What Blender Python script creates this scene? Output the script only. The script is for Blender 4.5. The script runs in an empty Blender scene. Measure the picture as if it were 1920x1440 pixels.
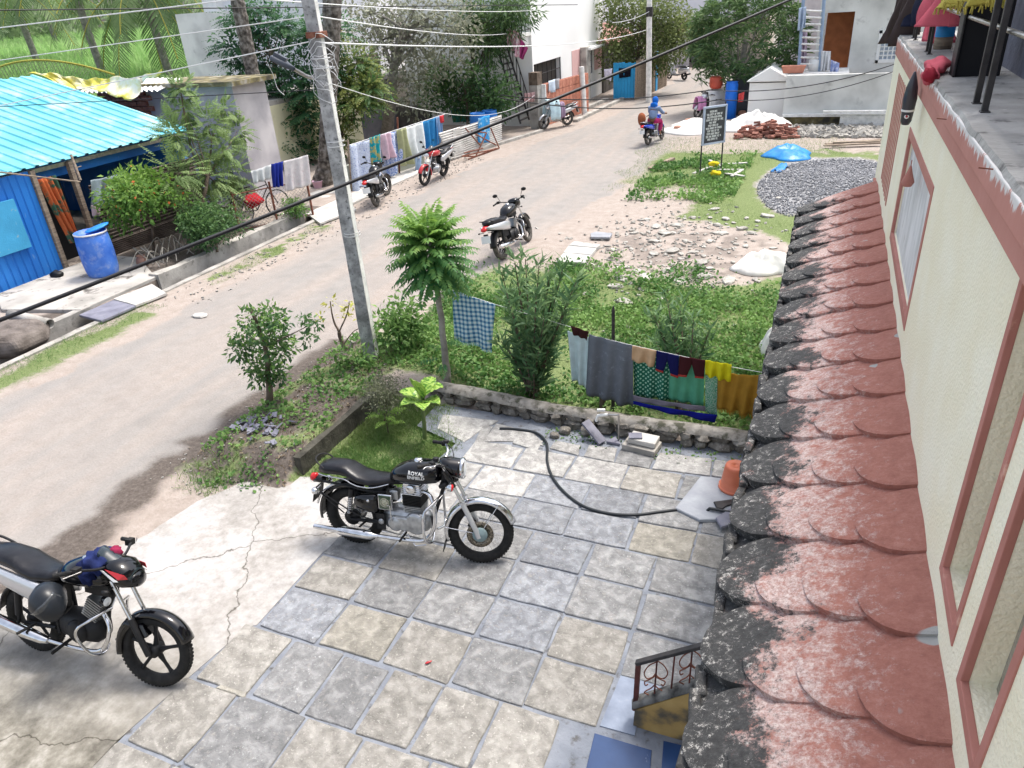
import bpy, math, random
import numpy as np
from mathutils import Vector, Matrix, Euler
random.seed(7); rng = np.random.default_rng(7)
S = bpy.context.scene
R = math.radians
COL = S.collection
# ------------------------------------------------------------------ camera
H = 5.0; FPX = 1366.43
YAW, PITCH, ROLL = -0.417052, 0.489229, -0.0717033
cy, sy, cp, sp = math.cos(YAW), math.sin(YAW), math.cos(PITCH), math.sin(PITCH)
FW = Vector((sy*cp, cy*cp, -sp)); RT = Vector((cy, -sy, 0)); UP = RT.cross(FW)
CR = RT*math.cos(ROLL) + UP*math.sin(ROLL); CU = -RT*math.sin(ROLL) + UP*math.cos(ROLL)
cam = bpy.data.objects.new('camera', bpy.data.cameras.new('camera')); COL.objects.link(cam)
m = Matrix.Identity(4)
for i in range(3):
    m[i][0] = CR[i]; m[i][1] = CU[i]; m[i][2] = -FW[i]
m.translation = (0, 0, H)
cam.matrix_world = m
cam.data.sensor_width = 36; cam.data.lens = 36*FPX/1920; cam.data.clip_start = .05; cam.data.clip_end = 2500
S.camera = cam
# ------------------------------------------------------------------ light
W = bpy.data.worlds.new('World'); S.world = W; W.use_nodes = True
nt = W.node_tree; nt.nodes.clear()
SUN_DIR = Vector((0.26, 0.44, 1.15)).normalized()     # towards the sun
sky = nt.nodes.new('ShaderNodeTexSky'); sky.sky_type = 'NISHITA'; sky.sun_disc = False
sky.sun_elevation = math.asin(SUN_DIR.z); sky.sun_rotation = math.atan2(SUN_DIR.x, SUN_DIR.y)
sky.air_density = 1.0; sky.dust_density = 4.0; sky.ozone_density = 1.0
hs = nt.nodes.new('ShaderNodeHueSaturation'); hs.inputs['Saturation'].default_value = .55
bg = nt.nodes.new('ShaderNodeBackground'); bg.inputs[1].default_value = .15
wo = nt.nodes.new('ShaderNodeOutputWorld')
nt.links.new(sky.outputs[0], hs.inputs['Color']); nt.links.new(hs.outputs[0], bg.inputs[0]); nt.links.new(bg.outputs[0], wo.inputs[0])
sl = bpy.data.lights.new('sun', 'SUN'); sl.energy = 1.5; sl.angle = R(11); sl.color = (1, .95, .88)
so = bpy.data.objects.new('sun', sl); COL.objects.link(so); so.rotation_euler = (-SUN_DIR).to_track_quat('-Z', 'Y').to_euler()
S.view_settings.view_transform = 'Standard'; S.view_settings.look = 'None'
S.view_settings.exposure = 1.2; S.view_settings.gamma = 1
S.view_settings.use_curve_mapping = False

# ------------------------------------------------------------------ helpers: sight lines
def ray(px, py): return FW*FPX + CR*(px-960) - CU*(py-720)
def P(px, py, z=0.0):            # point of the horizontal plane z seen at a photo pixel
    d = ray(px, py); t = (z-H)/d.z; return Vector((d.x*t, d.y*t, z))
def PY(px, py, y):
    d = ray(px, py); t = y/d.y; return Vector((d.x*t, y, H+d.z*t))
def PX(px, py, x):
    d = ray(px, py); t = x/d.x; return Vector((x, d.y*t, H+d.z*t))
def PD(px, py, dist):
    return Vector((0, 0, H)) + ray(px, py).normalized()*dist
# ------------------------------------------------------------------ mesh builder
class MB:
    def __init__(s): s.v = []; s.f = []; s.m = []; s.sm = []; s.mi = 0; s.smooth = False
    def add(s, vs, fs, smooth=None):
        b = len(s.v); s.v += [tuple(v) for v in vs]; s.f += [tuple(i+b for i in f) for f in fs]
        s.m += [s.mi]*len(fs); s.sm += [s.smooth if smooth is None else smooth]*len(fs); return s
    def box(s, c, d, rz=0, rot=None, taper=1.0):
        x, y, z = d[0]/2, d[1]/2, d[2]/2
        M = rot if rot is not None else Matrix.Rotation(rz, 3, 'Z')
        vs = [Vector((sx*x*(taper if sz > 0 else 1), sy_*y*(taper if sz > 0 else 1), sz*z)) for sz in (-1, 1) for sx, sy_ in ((-1, -1), (1, -1), (1, 1), (-1, 1))]
        return s.add([M@v+Vector(c) for v in vs], [(0, 3, 2, 1), (4, 5, 6, 7), (0, 1, 5, 4), (1, 2, 6, 5), (2, 3, 7, 6), (3, 0, 4, 7)], False)
    def bb(s, x0, x1, y0, y1, z0, z1): return s.box(((x0+x1)/2, (y0+y1)/2, (z0+z1)/2), (abs(x1-x0), abs(y1-y0), abs(z1-z0)))
    def tube(s, pts, r, n=6, caps=True, smooth=True, flat=None):
        pts = [Vector(p) for p in pts]; k = len(pts)
        rr = [r]*k if not hasattr(r, '__len__') else r
        vs = []; up = None
        for i, p in enumerate(pts):
            t = (pts[min(i+1, k-1)]-pts[max(i-1, 0)])
            t = t.normalized() if t.length > 1e-9 else Vector((0, 0, 1))
            if up is None:
                up = Vector((0, 0, 1)) if abs(t.z) < .9 else Vector((1, 0, 0))
            a = t.cross(up)
            if a.length < 1e-6: a = t.cross(Vector((1, .1, 0)))
            a.normalize(); b = a.cross(t).normalized(); up = b
            for j in range(n):
                an = 2*math.pi*j/n
                vs.append(p + a*(rr[i]*math.cos(an)) + b*(rr[i]*math.sin(an)*(flat or 1)))
        fs = [(i*n+j, i*n+(j+1) % n, (i+1)*n+(j+1) % n, (i+1)*n+j) for i in range(k-1) for j in range(n)]
        s.add(vs, fs, smooth)
        if caps: s.add([vs[j] for j in range(n)], [tuple(reversed(range(n)))], False); s.add([vs[(k-1)*n+j] for j in range(n)], [tuple(range(n))], False)
        return s
    def lathe(s, prof, c=(0, 0, 0), axis='Z', n=24, smooth=True, rot=None, closed=False):
        vs = []
        for r_, h in prof:
            for j in range(n):
                a = 2*math.pi*j/n; x, y = r_*math.cos(a), r_*math.sin(a)
                v = {'Z': Vector((x, y, h)), 'Y': Vector((x, h, y)), 'X': Vector((h, x, y))}[axis]
                if rot is not None: v = rot@v
                vs.append(v+Vector(c))
        k = len(prof); kk = k if closed else k-1
        fs = [(i*n+j, i*n+(j+1) % n, ((i+1) % k)*n+(j+1) % n, ((i+1) % k)*n+j) for i in range(kk) for j in range(n)]
        return s.add(vs, fs, smooth)
    def loft(s, secs, n=16, pw=2.0, smooth=True, caps=True):
        """secs: (x, zc, halfwidth, halfheight[, yc])"""
        vs = []
        for q in secs:
            x, zc, hw, hh = q[:4]; yc = q[4] if len(q) > 4 else 0
            for j in range(n):
                a = 2*math.pi*j/n; c_, s_ = math.cos(a), math.sin(a)
                vs.append((x, yc+hw*math.copysign(abs(c_)**(2/pw), c_), zc+hh*math.copysign(abs(s_)**(2/pw), s_)))
        k = len(secs)
        fs = [(i*n+j, i*n+(j+1) % n, (i+1)*n+(j+1) % n, (i+1)*n+j) for i in range(k-1) for j in range(n)]
        if caps: fs += [tuple(reversed(range(n))), tuple((k-1)*n+j for j in range(n))]
        return s.add(vs, fs, smooth)
    def prism(s, poly, z0, z1, inset=0.0, smooth=False):
        """poly: ccw list of (x,y); extruded from z0 to z1, with a small chamfer"""
        n = len(poly); a = sum(poly[i][0]*poly[(i+1) % n][1]-poly[(i+1) % n][0]*poly[i][1] for i in range(n))
        if a < 0: poly = poly[::-1]
        vs = [(x, y, z0) for x, y in poly]
        if inset:
            cx = sum(p[0] for p in poly)/n; cy_ = sum(p[1] for p in poly)/n
            vs += [(x, y, z1-inset) for x, y in poly]
            for x, y in poly:
                d = math.hypot(x-cx, y-cy_); k = max(0, 1-inset/max(d, 1e-6)); vs.append((cx+(x-cx)*k, cy_+(y-cy_)*k, z1))
            L = 3
        else: vs += [(x, y, z1) for x, y in poly]; L = 2
        fs = [tuple(range((L-1)*n, L*n))] + [tuple(reversed(range(n)))]
        for l in range(L-1): fs += [(l*n+i, l*n+(i+1) % n, (l+1)*n+(i+1) % n, (l+1)*n+i) for i in range(n)]
        return s.add(vs, fs, smooth)
    def grid(s, fn, nu, nv, smooth=True):
        vs = [fn(i/nu, j/nv) for j in range(nv+1) for i in range(nu+1)]; w = nu+1
        return s.add(vs, [(j*w+i, j*w+i+1, (j+1)*w+i+1, (j+1)*w+i) for j in range(nv) for i in range(nu)], smooth)
    def quad(s, a, b, c, d): return s.add([a, b, c, d], [(0, 1, 2, 3)], False)
    def xf(s, M, start=0):
        for i in range(start, len(s.v)): s.v[i] = tuple(M@Vector(s.v[i]))
        return s
def panel(mb, ax, c, t, s0, s1, z0, z1, holes=()):
    """wall slab: ax 'x' = plane x=c running along y; holes (s0,s1,z0,z1)"""
    ss = sorted({s0, s1, *[h[0] for h in holes], *[h[1] for h in holes]}); zz = sorted({z0, z1, *[h[2] for h in holes], *[h[3] for h in holes]})
    for a, b in zip(ss, ss[1:]):
        for p, q in zip(zz, zz[1:]):
            mx, mz = (a+b)/2, (p+q)/2
            if any(h[0] < mx < h[1] and h[2] < mz < h[3] for h in holes): continue
            if ax == 'x': mb.bb(c-t, c, a, b, p, q)
            else: mb.bb(a, b, c, c+t, p, q)
    return mb
def mkmesh(name, mb, mats):
    me = bpy.data.meshes.new(name); me.from_pydata(mb.v, [], mb.f)
    for m_ in (mats if isinstance(mats, (list, tuple)) else [mats]): me.materials.append(m_)
    if mb.m and max(mb.m) > 0: me.polygons.foreach_set('material_index', mb.m)
    me.polygons.foreach_set('use_smooth', mb.sm); me.update(); return me
def tag(o, label=None, cat=None, group=None, kind=None):
    if label: o['label'] = label
    if cat: o['category'] = cat
    if group: o['group'] = group
    if kind: o['kind'] = kind
    return o
def thing(name, label, cat, loc, rz=0, group=None, rx=0):
    o = bpy.data.objects.new(name, None); COL.objects.link(o); o.empty_display_size = .2
    o.location = loc; o.rotation_euler = (rx, 0, rz); return tag(o, label, cat, group)
def part(name, mb, mat, parent, world=False, bevel=0, solid=0, label=None, kind=None, sub=0):
    """world=True: mb is in world coordinates, parent unrotated"""
    if world:
        L = Vector((0, 0, 0)); q = parent
        while q is not None: L += q.location; q = q.parent
        for i, v in enumerate(mb.v): mb.v[i] = (v[0]-L.x, v[1]-L.y, v[2]-L.z)
    o = bpy.data.objects.new(name, mkmesh(name, mb, mat)); COL.objects.link(o); o.parent = parent
    if solid:
        k = o.modifiers.new('s', 'SOLIDIFY'); k.thickness = solid; k.offset = 0
    if bevel:
        k = o.modifiers.new('b', 'BEVEL'); k.width = bevel; k.segments = 2; k.limit_method = 'ANGLE'
    if sub:
        k = o.modifiers.new('u', 'SUBSURF'); k.levels = k.render_levels = sub
    return tag(o, label, kind=kind)
def solo(name, mb, mat, label=None, cat=None, base=None, group=None, kind=None, **k):
    """one-mesh thing; mb in world coordinates"""
    if base is None:
        a = np.array(mb.v); base = ((a[:, 0].min()+a[:, 0].max())/2, (a[:, 1].min()+a[:, 1].max())/2, a[:, 2].min())
    b = Vector(base)
    mb.v = [(v[0]-b.x, v[1]-b.y, v[2]-b.z) for v in mb.v]
    o = part(name, mb, mat, None, **k); o.location = b; return tag(o, label, cat, group, kind)
# big numpy meshes (leaves): template scattered over frames
def npmesh(name, V, F, mat, tint=None, parent=None, loc=(0, 0, 0), smooth=False):
    me = bpy.data.meshes.new(name); nv = len(V); k = F.shape[1]; nf = len(F)
    me.vertices.add(nv); me.vertices.foreach_set('co', (V-np.array(loc)).astype(np.float32).ravel())
    me.loops.add(nf*k); me.loops.foreach_set('vertex_index', F.astype(np.int32).ravel())
    me.polygons.add(nf); me.polygons.foreach_set('loop_start', np.arange(0, nf*k, k, dtype=np.int32))
    me.polygons.foreach_set('use_smooth', [smooth]*nf)
    if tint is not None:
        at = me.attributes.new('tint', 'FLOAT', 'POINT'); at.data.foreach_set('value', tint.astype(np.float32))
    me.materials.append(mat); me.update(calc_edges=True); me.validate()
    o = bpy.data.objects.new(name, me); COL.objects.link(o)
    o.parent = parent
    if parent is None: o.location = loc
    return o
TPL = {  # leaf outlines along +X, normal +Z, folded a little on the midrib
 'oval': (np.array([(0, 0, 0), (.35, .23, .05), (.35, -.23, .05), (1, 0, -.12), (.5, 0, 0)]), np.array([(0, 4, 1), (0, 2, 4), (4, 3, 1), (4, 2, 3)])),
 'lance': (np.array([(0, 0, 0), (.4, .09, .02), (.4, -.09, .02), (1, 0, -.22), (.45, 0, 0)]), np.array([(0, 4, 1), (0, 2, 4), (4, 3, 1), (4, 2, 3)])),
 'blade': (np.array([(0, -.03, 0), (0, .03, 0), (.6, .02, .0), (1, 0, -.15), (.6, -.02, 0)]), np.array([(0, 1, 2), (0, 2, 4), (4, 2, 3)])),
 'round': (np.array([(0, 0, 0), (.3, .35, .05), (.3, -.35, .05), (.8, .3, 0), (.8, -.3, 0), (1, 0, -.06)]), np.array([(0, 2, 1), (1, 2, 4), (1, 4, 3), (3, 4, 5)])),
}
def frames(D, N):
    """orthonormal frames: x along D, z near N"""
    D = D/np.linalg.norm(D, axis=1, keepdims=True)
    Y_ = np.cross(N, D); Y_ /= (np.linalg.norm(Y_, axis=1, keepdims=True)+1e-9); Z_ = np.cross(D, Y_)
    return np.stack([D, Y_, Z_], axis=2)
class Leaves:
    def __init__(s): s.p = []; s.d = []; s.n = []; s.s = []; s.t = []
    def add(s, p, d, n, size, t):
        s.p.append(p); s.d.append(d); s.n.append(n); s.s.append(size); s.t.append(t)
    def build(s, name, tpl, mat, parent=None, loc=(0, 0, 0)):
        p, d, n, sz, t = [np.concatenate(q) for q in (s.p, s.d, s.n, s.s, s.t)]
        tv, tf = TPL[tpl]; F_ = frames(d, n)
        V = np.einsum('nij,kj->nki', F_, tv)*sz[:, None, None]+p[:, None, :]
        N_ = len(p); k = len(tv)
        F = (tf[None]+(np.arange(N_)*k)[:, None, None]).reshape(-1, 3)
        L = np.array(loc, float)
        return npmesh(name, V.reshape(-1, 3), F, mat, np.repeat(t, k), parent, L)
def rdir(n, up=0.0, rg=rng):
    d = rg.normal(size=(n, 3)); d[:, 2] += up; return d/np.linalg.norm(d, axis=1, keepdims=True)
# ------------------------------------------------------------------ materials
def hexc(*c): return (*c, 1)
def M(name, stops, scale=4, rough=.75, metal=0, bump=.25, bscale=30, detail=5, coord='P', spk=None, spec=.35, clear=0, dist=0, fac=None, trans=0, tint=None, stretch=None, coat=0, alpha=None):
    """noise-ramp material; spk = list of (colour, scale, lo, hi) second-layer stains; coord P world position, O object"""
    m_ = bpy.data.materials.new(name); m_.use_nodes = True; n = m_.node_tree.nodes; l = m_.node_tree.links
    b = n['Principled BSDF']; b.inputs['Roughness'].default_value = rough; b.inputs['Metallic'].default_value = metal
    b.inputs['Specular IOR Level'].default_value = spec
    if coat: b.inputs['Coat Weight'].default_value = coat; b.inputs['Coat Roughness'].default_value = .05
    if coord == 'P': src = n.new('ShaderNodeNewGeometry').outputs['Position']
    else: src = n.new('ShaderNodeTexCoord').outputs['Object' if coord == 'O' else 'UV']
    if stretch:
        mp = n.new('ShaderNodeMapping'); mp.inputs['Scale'].default_value = stretch; l.new(src, mp.inputs[0]); src = mp.outputs[0]
    if len(stops) > 1:
        t = n.new('ShaderNodeTexNoise'); t.inputs['Scale'].default_value = scale; t.inputs['Detail'].default_value = detail; t.inputs['Distortion'].default_value = dist
        l.new(src, t.inputs['Vector']); r = n.new('ShaderNodeValToRGB'); e = r.color_ramp.elements
        for i, (p, c) in enumerate(stops):
            q = e[i] if i < 2 else e.new(p)
            q.position = p; q.color = (*c, 1)
        l.new(t.outputs[0], r.inputs[0]); out = r.outputs[0]
    else:
        q = n.new('ShaderNodeRGB'); q.outputs[0].default_value = (*stops[0][1], 1); out = q.outputs[0]
    for c, sc, lo, hi in (spk or []):
        t = n.new('ShaderNodeTexNoise'); t.inputs['Scale'].default_value = sc; t.inputs['Detail'].default_value = 6; t.inputs['Roughness'].default_value = .65
        l.new(src, t.inputs['Vector']); mr = n.new('ShaderNodeMapRange'); mr.inputs[1].default_value = lo; mr.inputs[2].default_value = hi
        l.new(t.outputs[0], mr.inputs[0]); mx = n.new('ShaderNodeMix'); mx.data_type = 'RGBA'
        l.new(mr.outputs[0], mx.inputs[0]); l.new(out, mx.inputs[6]); mx.inputs[7].default_value = (*c, 1); out = mx.outputs[2]
    if tint:   # per-leaf variation
        a = n.new('ShaderNodeAttribute'); a.attribute_name = 'tint'; mx = n.new('ShaderNodeMix'); mx.data_type = 'RGBA'
        l.new(a.outputs['Fac'], mx.inputs[0]); l.new(out, mx.inputs[6]); mx.inputs[7].default_value = (*tint, 1); out = mx.outputs[2]
    l.new(out, b.inputs['Base Color'])
    if bump:
        t = n.new('ShaderNodeTexNoise'); t.inputs['Scale'].default_value = bscale; t.inputs['Detail'].default_value = 4
        l.new(src, t.inputs['Vector']); bp = n.new('ShaderNodeBump'); bp.inputs['Strength'].default_value = bump; bp.inputs['Distance'].default_value = .02
        l.new(t.outputs[0], bp.inputs['Height']); l.new(bp.outputs[0], b.inputs['Normal'])
    if trans:
        tr = n.new('ShaderNodeBsdfTranslucent'); l.new(out, tr.inputs[0]); mx = n.new('ShaderNodeMixShader'); mx.inputs[0].default_value = trans
        l.new(b.outputs[0], mx.inputs[1]); l.new(tr.outputs[0], mx.inputs[2]); l.new(mx.outputs[0], n['Material Output'].inputs[0])
    m_.diffuse_color = (*stops[0][1], 1); m_['out'] = 1
    return m_
def two(c, k=.75): return [(.35, tuple(x*k for x in c)), (.65, c)]
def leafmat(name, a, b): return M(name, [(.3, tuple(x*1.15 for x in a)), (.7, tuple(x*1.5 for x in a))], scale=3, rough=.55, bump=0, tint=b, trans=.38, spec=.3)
def cloth(name, c, rough=.9, spk=None, k=.85, trans=.15): return M(name, two(c, k), scale=9, rough=rough, bump=.2, bscale=180, spk=spk, trans=trans, spec=.1)
mt = {}
mt['black'] = M('black_paint', [(0, (.002, .002, .003))], rough=.1, bump=0, spec=.45, coat=.2)
mt['blackm'] = M('black_matte', [(.3, (.004, .004, .005)), (.7, (.013, .013, .014))], rough=.55, bump=.1, coord='O')
mt['rubber'] = M('tyre_rubber', [(.35, (.006, .006, .006)), (.7, (.018, .017, .016))], scale=20, rough=.75, bump=.25, bscale=60, coord='O')
mt['dustyrub'] = M('dusty_tyre', [(.35, (.05, .045, .04)), (.7, (.12, .11, .095))], scale=14, rough=.85, bump=.2, coord='O')
mt['chrome'] = M('chrome', [(.3, (.55, .55, .56)), (.7, (.75, .75, .76))], scale=18, rough=.14, metal=1, bump=0, coord='O')
mt['steel'] = M('worn_steel', [(.3, (.28, .27, .26)), (.7, (.5, .48, .46))], scale=15, rough=.35, metal=1, bump=.05, coord='O')
mt['alu'] = M('cast_aluminium', [(.3, (.32, .33, .34)), (.7, (.5, .51, .52))], scale=22, rough=.38, metal=.85, bump=.12, coord='O')
mt['seat'] = M('black_vinyl', [(.3, (.004, .004, .006)), (.7, (.012, .012, .015))], scale=14, rough=.28, bump=.12, bscale=120, coord='O', spk=[((.05, .05, .05), 6, .6, .85)])
mt['redlens'] = M('red_lens', [(0, (.55, .01, .012))], rough=.15, bump=0, coat=.4)
mt['glass'] = M('lamp_glass', [(0, (.75, .78, .8))], rough=.08, bump=0, metal=.3, coat=.5)
mt['white'] = M('white_paint', two((.78, .78, .76), .9), rough=.5, bump=.05, coord='O')
mt['silver'] = M('silver_paint', [(0, (.55, .56, .58))], rough=.28, metal=.6, bump=0, coat=.5)
mt['redp'] = M('red_paint', [(0, (.42, .02, .025))], rough=.18, bump=0, coat=.6)
mt['bluep'] = M('blue_paint', [(0, (.02, .06, .45))], rough=.2, bump=0, coat=.5)
mt['rust'] = M('rusty_steel', [(.3, (.09, .03, .02)), (.55, (.22, .08, .05)), (.75, (.3, .16, .1))], scale=14, rough=.8, bump=.2, bscale=60)
mt['concrete'] = M('old_concrete', [(.3, (.22, .21, .19)), (.5, (.36, .34, .31)), (.7, (.48, .46, .42))], scale=2.2, rough=.9, bump=.35, bscale=25, spk=[((.1, .095, .085), 5, .56, .75)])
mt['pole'] = M('pole_concrete', [(.3, (.2, .2, .2)), (.5, (.34, .34, .34)), (.7, (.5, .5, .5))], scale=9, rough=.9, bump=.5, bscale=45, spk=[((.07, .07, .07), 26, .56, .7)])
mt['limew_and_lit'] = M('limewash_and_sunlit_edge', [(.3, (.55, .55, .53)), (.6, (.8, .79, .76))], scale=6, rough=.9, bump=.3, spk=[((.35, .34, .32), 12, .58, .72)])  # limewash on posts and ledges; painted sunlight on the utility pole's edge
mt['bark'] = M('bark', [(.3, (.07, .05, .035)), (.6, (.17, .13, .1)), (.8, (.26, .22, .18))], scale=10, rough=.95, bump=.8, bscale=30, stretch=(1, 1, .4))
mt['barkg'] = M('grey_bark', [(.3, (.16, .15, .13)), (.6, (.3, .28, .25)), (.8, (.4, .38, .34))], scale=7, rough=.95, bump=.6, bscale=25)
mt['wood'] = M('weathered_wood', [(.3, (.16, .12, .09)), (.7, (.36, .29, .22))], scale=6, rough=.9, bump=.4, stretch=(1, 1, 6))
mt['wire'] = M('cable_black', [(0, (.012, .012, .015))], rough=.5, bump=0)
mt['wirel'] = M('cable_light', [(0, (.7, .7, .7))], rough=.5, bump=0)
mt['iron'] = M('black_iron', [(.3, (.015, .014, .014)), (.7, (.05, .045, .045))], scale=12, rough=.5, bump=.1)
mt['dark'] = M('dark_interior', [(0, (.012, .012, .014))], rough=.9, bump=0)
# ================================================================== GROUND
def hsh(ix, iy, s=0):
    v = np.sin(ix*127.1+iy*311.7+s*74.7)*43758.5453; return v-np.floor(v)
def vn(x, y, sc, s=0):
    x = np.asarray(x, float)*sc; y = np.asarray(y, float)*sc; ix, iy = np.floor(x), np.floor(y); fx, fy = x-ix, y-iy
    fx = fx*fx*(3-2*fx); fy = fy*fy*(3-2*fy)
    return (hsh(ix, iy, s)*(1-fx)+hsh(ix+1, iy, s)*fx)*(1-fy)+(hsh(ix, iy+1, s)*(1-fx)+hsh(ix+1, iy+1, s)*fx)*fy
def fbm(x, y, sc, s=0): return .5*vn(x, y, sc, s)+.3*vn(x, y, sc*2.1, s+1)+.2*vn(x, y, sc*4.3, s+2)
def sst(a, b, x): t = np.clip((x-a)/(b-a), 0, 1); return t*t*(3-2*t)
YL = [-60, 16, 24, 30, 38, 60, 90]
def left(y): return np.interp(y, YL, [-12.35, -12.35, -11.9, -10.7, -9.7, -9.9, -10])
def right(y): return np.interp(y, [-60, 5, 9, 12, 15, 20, 27, 33, 60, 90], [-7.2, -7.0, -7.1, -6.4, -5.9, -5.2, -4.7, -4.3, -4.6, -4.8])
fx_ = np.concatenate([np.arange(-22, -13.1, .22), [-13.04, -13.02, -12.48, -12.46], np.arange(-12.3, 3.2, .13)])
xs = np.concatenate([[-1500, -400, -150, -80, -50, -35, -26], fx_, [6, 12, 30, 120, 1500]])
ys = np.concatenate([[-1500, -200, -40, -12], np.arange(-4, 48, .13), [52, 58, 66, 80, 120, 300, 1500]])
GX, GY = np.meshgrid(xs, ys)
def in_trench(x, y):
    far = (y > 24.5)
    return (~far) & (x > -13.03) & (x < -12.47)
def gz(x, y):
    x = np.asarray(x, float); y = np.asarray(y, float)
    n = fbm(x, y, .8, 3)-.5
    z = .02*n + .012*(fbm(x, y, 5, 9)-.5)
    ap = (x > -6.5) & (y < 7.9)            # flat under the patio
    z = np.where(ap & (x > -5.4), -.04, z)
    bank = sst(-7.2, -6.5, x)*sst(5.3, 5.9, y)*(1-sst(-5.5, -5.44, x)*(1-sst(7.5, 8.1, y)))*(1-sst(9, 10.5, y))*(1-sst(-5, -4, x))
    z = z+.26*bank
    ap2 = sst(-7.0, -6.6, x)*(1-sst(5.0, 5.6, y)); z = z*(1-ap2)-.05*ap2
    plot = sst(-5.5, -3, x)*sst(8, 9.5, y)*(1-sst(24, 30, y)); z = z+plot*.12*(fbm(x, y, .35, 5)-.3)
    z = np.where((x < -13.02), .06+.05*n, z)
    z = np.where(in_trench(x, y), -.42+.03*n, z)
    heap = np.exp(-(((x-.4)/1.4)**2+((y-20.5)/2.4)**2)); z = z+.3*heap*(1+.15*(fbm(x, y, 3, 8)-.5))
    return z
GZ = gz(GX, GY)
nz = fbm(GX, GY, .9, 11); nz2 = fbm(GX, GY, 3, 21)
# zones: grass, asphalt, dark soil, grey gravel
road = sst(0, .5, GX-left(GY)-1.0+1.0*(nz-.5))*(1-sst(-.4, .35, GX-right(GY)+.9*(nz-.5)))
grass = np.zeros_like(GX)
plotm = sst(-6.8, -5.9, GX-(.0)+.8*(nz-.5))*sst(7.9, 8.3, GY)*(1-sst(12.5, 14, GY+1.2*(nz-.5)))
dirtbay = sst(13, 15, GY)*(1-sst(19.5, 21.5, GY+1.5*(nz-.5)))*(1-sst(-3.3, -2.5, GX+1.0*(nz-.5)))
bare = np.exp(-(((GX+3.0)/1.75)**2+((GY-15.2)/2.2)**2))+.8*np.exp(-(((GX+1.3)/1.3)**2+((GY-14.9)/1.6)**2))
g2 = sst(-5.6, -4.4, GX-.0+1.0*(nz-.5))*sst(12, 13, GY)*(1-sst(25.5, 27, GY+nz))*(1-dirtbay)
grass = np.maximum(plotm*.95, g2*(1-sst(.3, .6, bare*(.55+.9*nz2)))*.9)
grass = np.maximum(grass, (1-sst(.0, .7, np.abs(GX+11.85)+.6*(nz-.5)))*(GY < 9.5)*1.0)
grass = np.maximum(grass, (1-sst(.0, .45, np.abs(GX+11.9)+.8*(nz-.5)))*(GY > 11)*(GY < 16)*sst(.45, .6, nz2))
verge = sst(-7.3, -6.9, GX+.5*(nz-.5))*(1-sst(-5.5, -5.4, GX))*sst(5.1, 5.5, GY)*(1-sst(8.8, 9.6, GY))
grass = np.maximum(grass, verge*sst(.42, .62, nz2)*.7)
grass = np.maximum(grass, (GX > -5.42)*(GX < -3.75)*(GY > 5.6)*(GY < 7.75)*1.0)
grass = np.maximum(grass, (GX < -26)*1.0)
dark = verge*.85*(1-grass*.5)
dark = np.maximum(dark, .95*(1-sst(.1, .75, np.abs(GX+7.15)*1.35+1.0*(nz-.5)+.5*(nz2-.5)))*(GY < 9.3)*sst(.35, .5, fbm(GX, GY, .5, 31)+.12))
dark = np.maximum(dark, (GX < -13)*(GX > -16.2)*sst(.45, .6, nz)*.8*(GY < 17)); dark = np.maximum(dark, .8*(GX < -13.02)*(GX > -15.6)*sst(11.5, 12.3, GY)*(1-sst(14.6, 15.6, GY)))
dark = np.maximum(dark, in_trench(GX, GY)*.9)
dark = np.maximum(dark, .5*sst(.4, .6, nz2)*sst(.4, .8, bare))
grav = sst(.14, .3, np.exp(-(((GX-.4)/1.6)**2+((GY-21)/3.0)**2))+.1*(nz2-.5)); grass = grass*(1-grav)
rub = (GY > 25)*(GX > right(GY))*(GX < 3)*1.0; grass = grass*(1-.6*rub*sst(.4, .6, nz2))
me = bpy.data.meshes.new('ground'); nx, ny = len(xs), len(ys)
idx = np.arange(nx*ny).reshape(ny, nx); F = np.stack([idx[:-1, :-1], idx[:-1, 1:], idx[1:, 1:], idx[1:, :-1]], -1).reshape(-1, 4)
V = np.stack([GX, GY, GZ], -1).reshape(-1, 3)
me.vertices.add(len(V)); me.vertices.foreach_set('co', V.astype(np.float32).ravel())
me.loops.add(len(F)*4); me.loops.foreach_set('vertex_index', F.astype(np.int32).ravel())
me.polygons.add(len(F)); me.polygons.foreach_set('loop_start', np.arange(0, len(F)*4, 4, dtype=np.int32)); me.polygons.foreach_set('use_smooth', [True]*len(F))
at = me.color_attributes.new('zone', 'FLOAT_COLOR', 'POINT')
at.data.foreach_set('color', np.stack([grass, road, dark, grav], -1).reshape(-1).astype(np.float32)); me.update(calc_edges=True)
ground = bpy.data.objects.new('ground', me); COL.objects.link(ground); tag(ground, kind='structure')
gm = bpy.data.materials.new('ground'); gm.use_nodes = True; n = gm.node_tree.nodes; l = gm.node_tree.links; bs = n['Principled BSDF']; bs.inputs['Roughness'].default_value = .95; bs.inputs['Specular IOR Level'].default_value = .1
pos = n.new('ShaderNodeNewGeometry').outputs['Position']; att = n.new('ShaderNodeAttribute'); att.attribute_name = 'zone'
sep = n.new('ShaderNodeSeparateColor'); l.new(att.outputs['Color'], sep.inputs[0])
def nz_(sc, det=6, ro=.6, st=None):
    t = n.new('ShaderNodeTexNoise'); t.inputs['Scale'].default_value = sc; t.inputs['Detail'].default_value = det; t.inputs['Roughness'].default_value = ro
    if st:
        mp = n.new('ShaderNodeMapping'); mp.inputs['Scale'].default_value = st; l.new(pos, mp.inputs[0]); l.new(mp.outputs[0], t.inputs['Vector'])
    else: l.new(pos, t.inputs['Vector'])
    return t.outputs[0]
def ramp(src, st):
    r = n.new('ShaderNodeValToRGB'); e = r.color_ramp.elements
    for i, (p, c) in enumerate(st):
        q = e[i] if i < 2 else e.new(p)
        q.position = p; q.color = (*c, 1)
    l.new(src, r.inputs[0]); return r.outputs[0]
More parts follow.
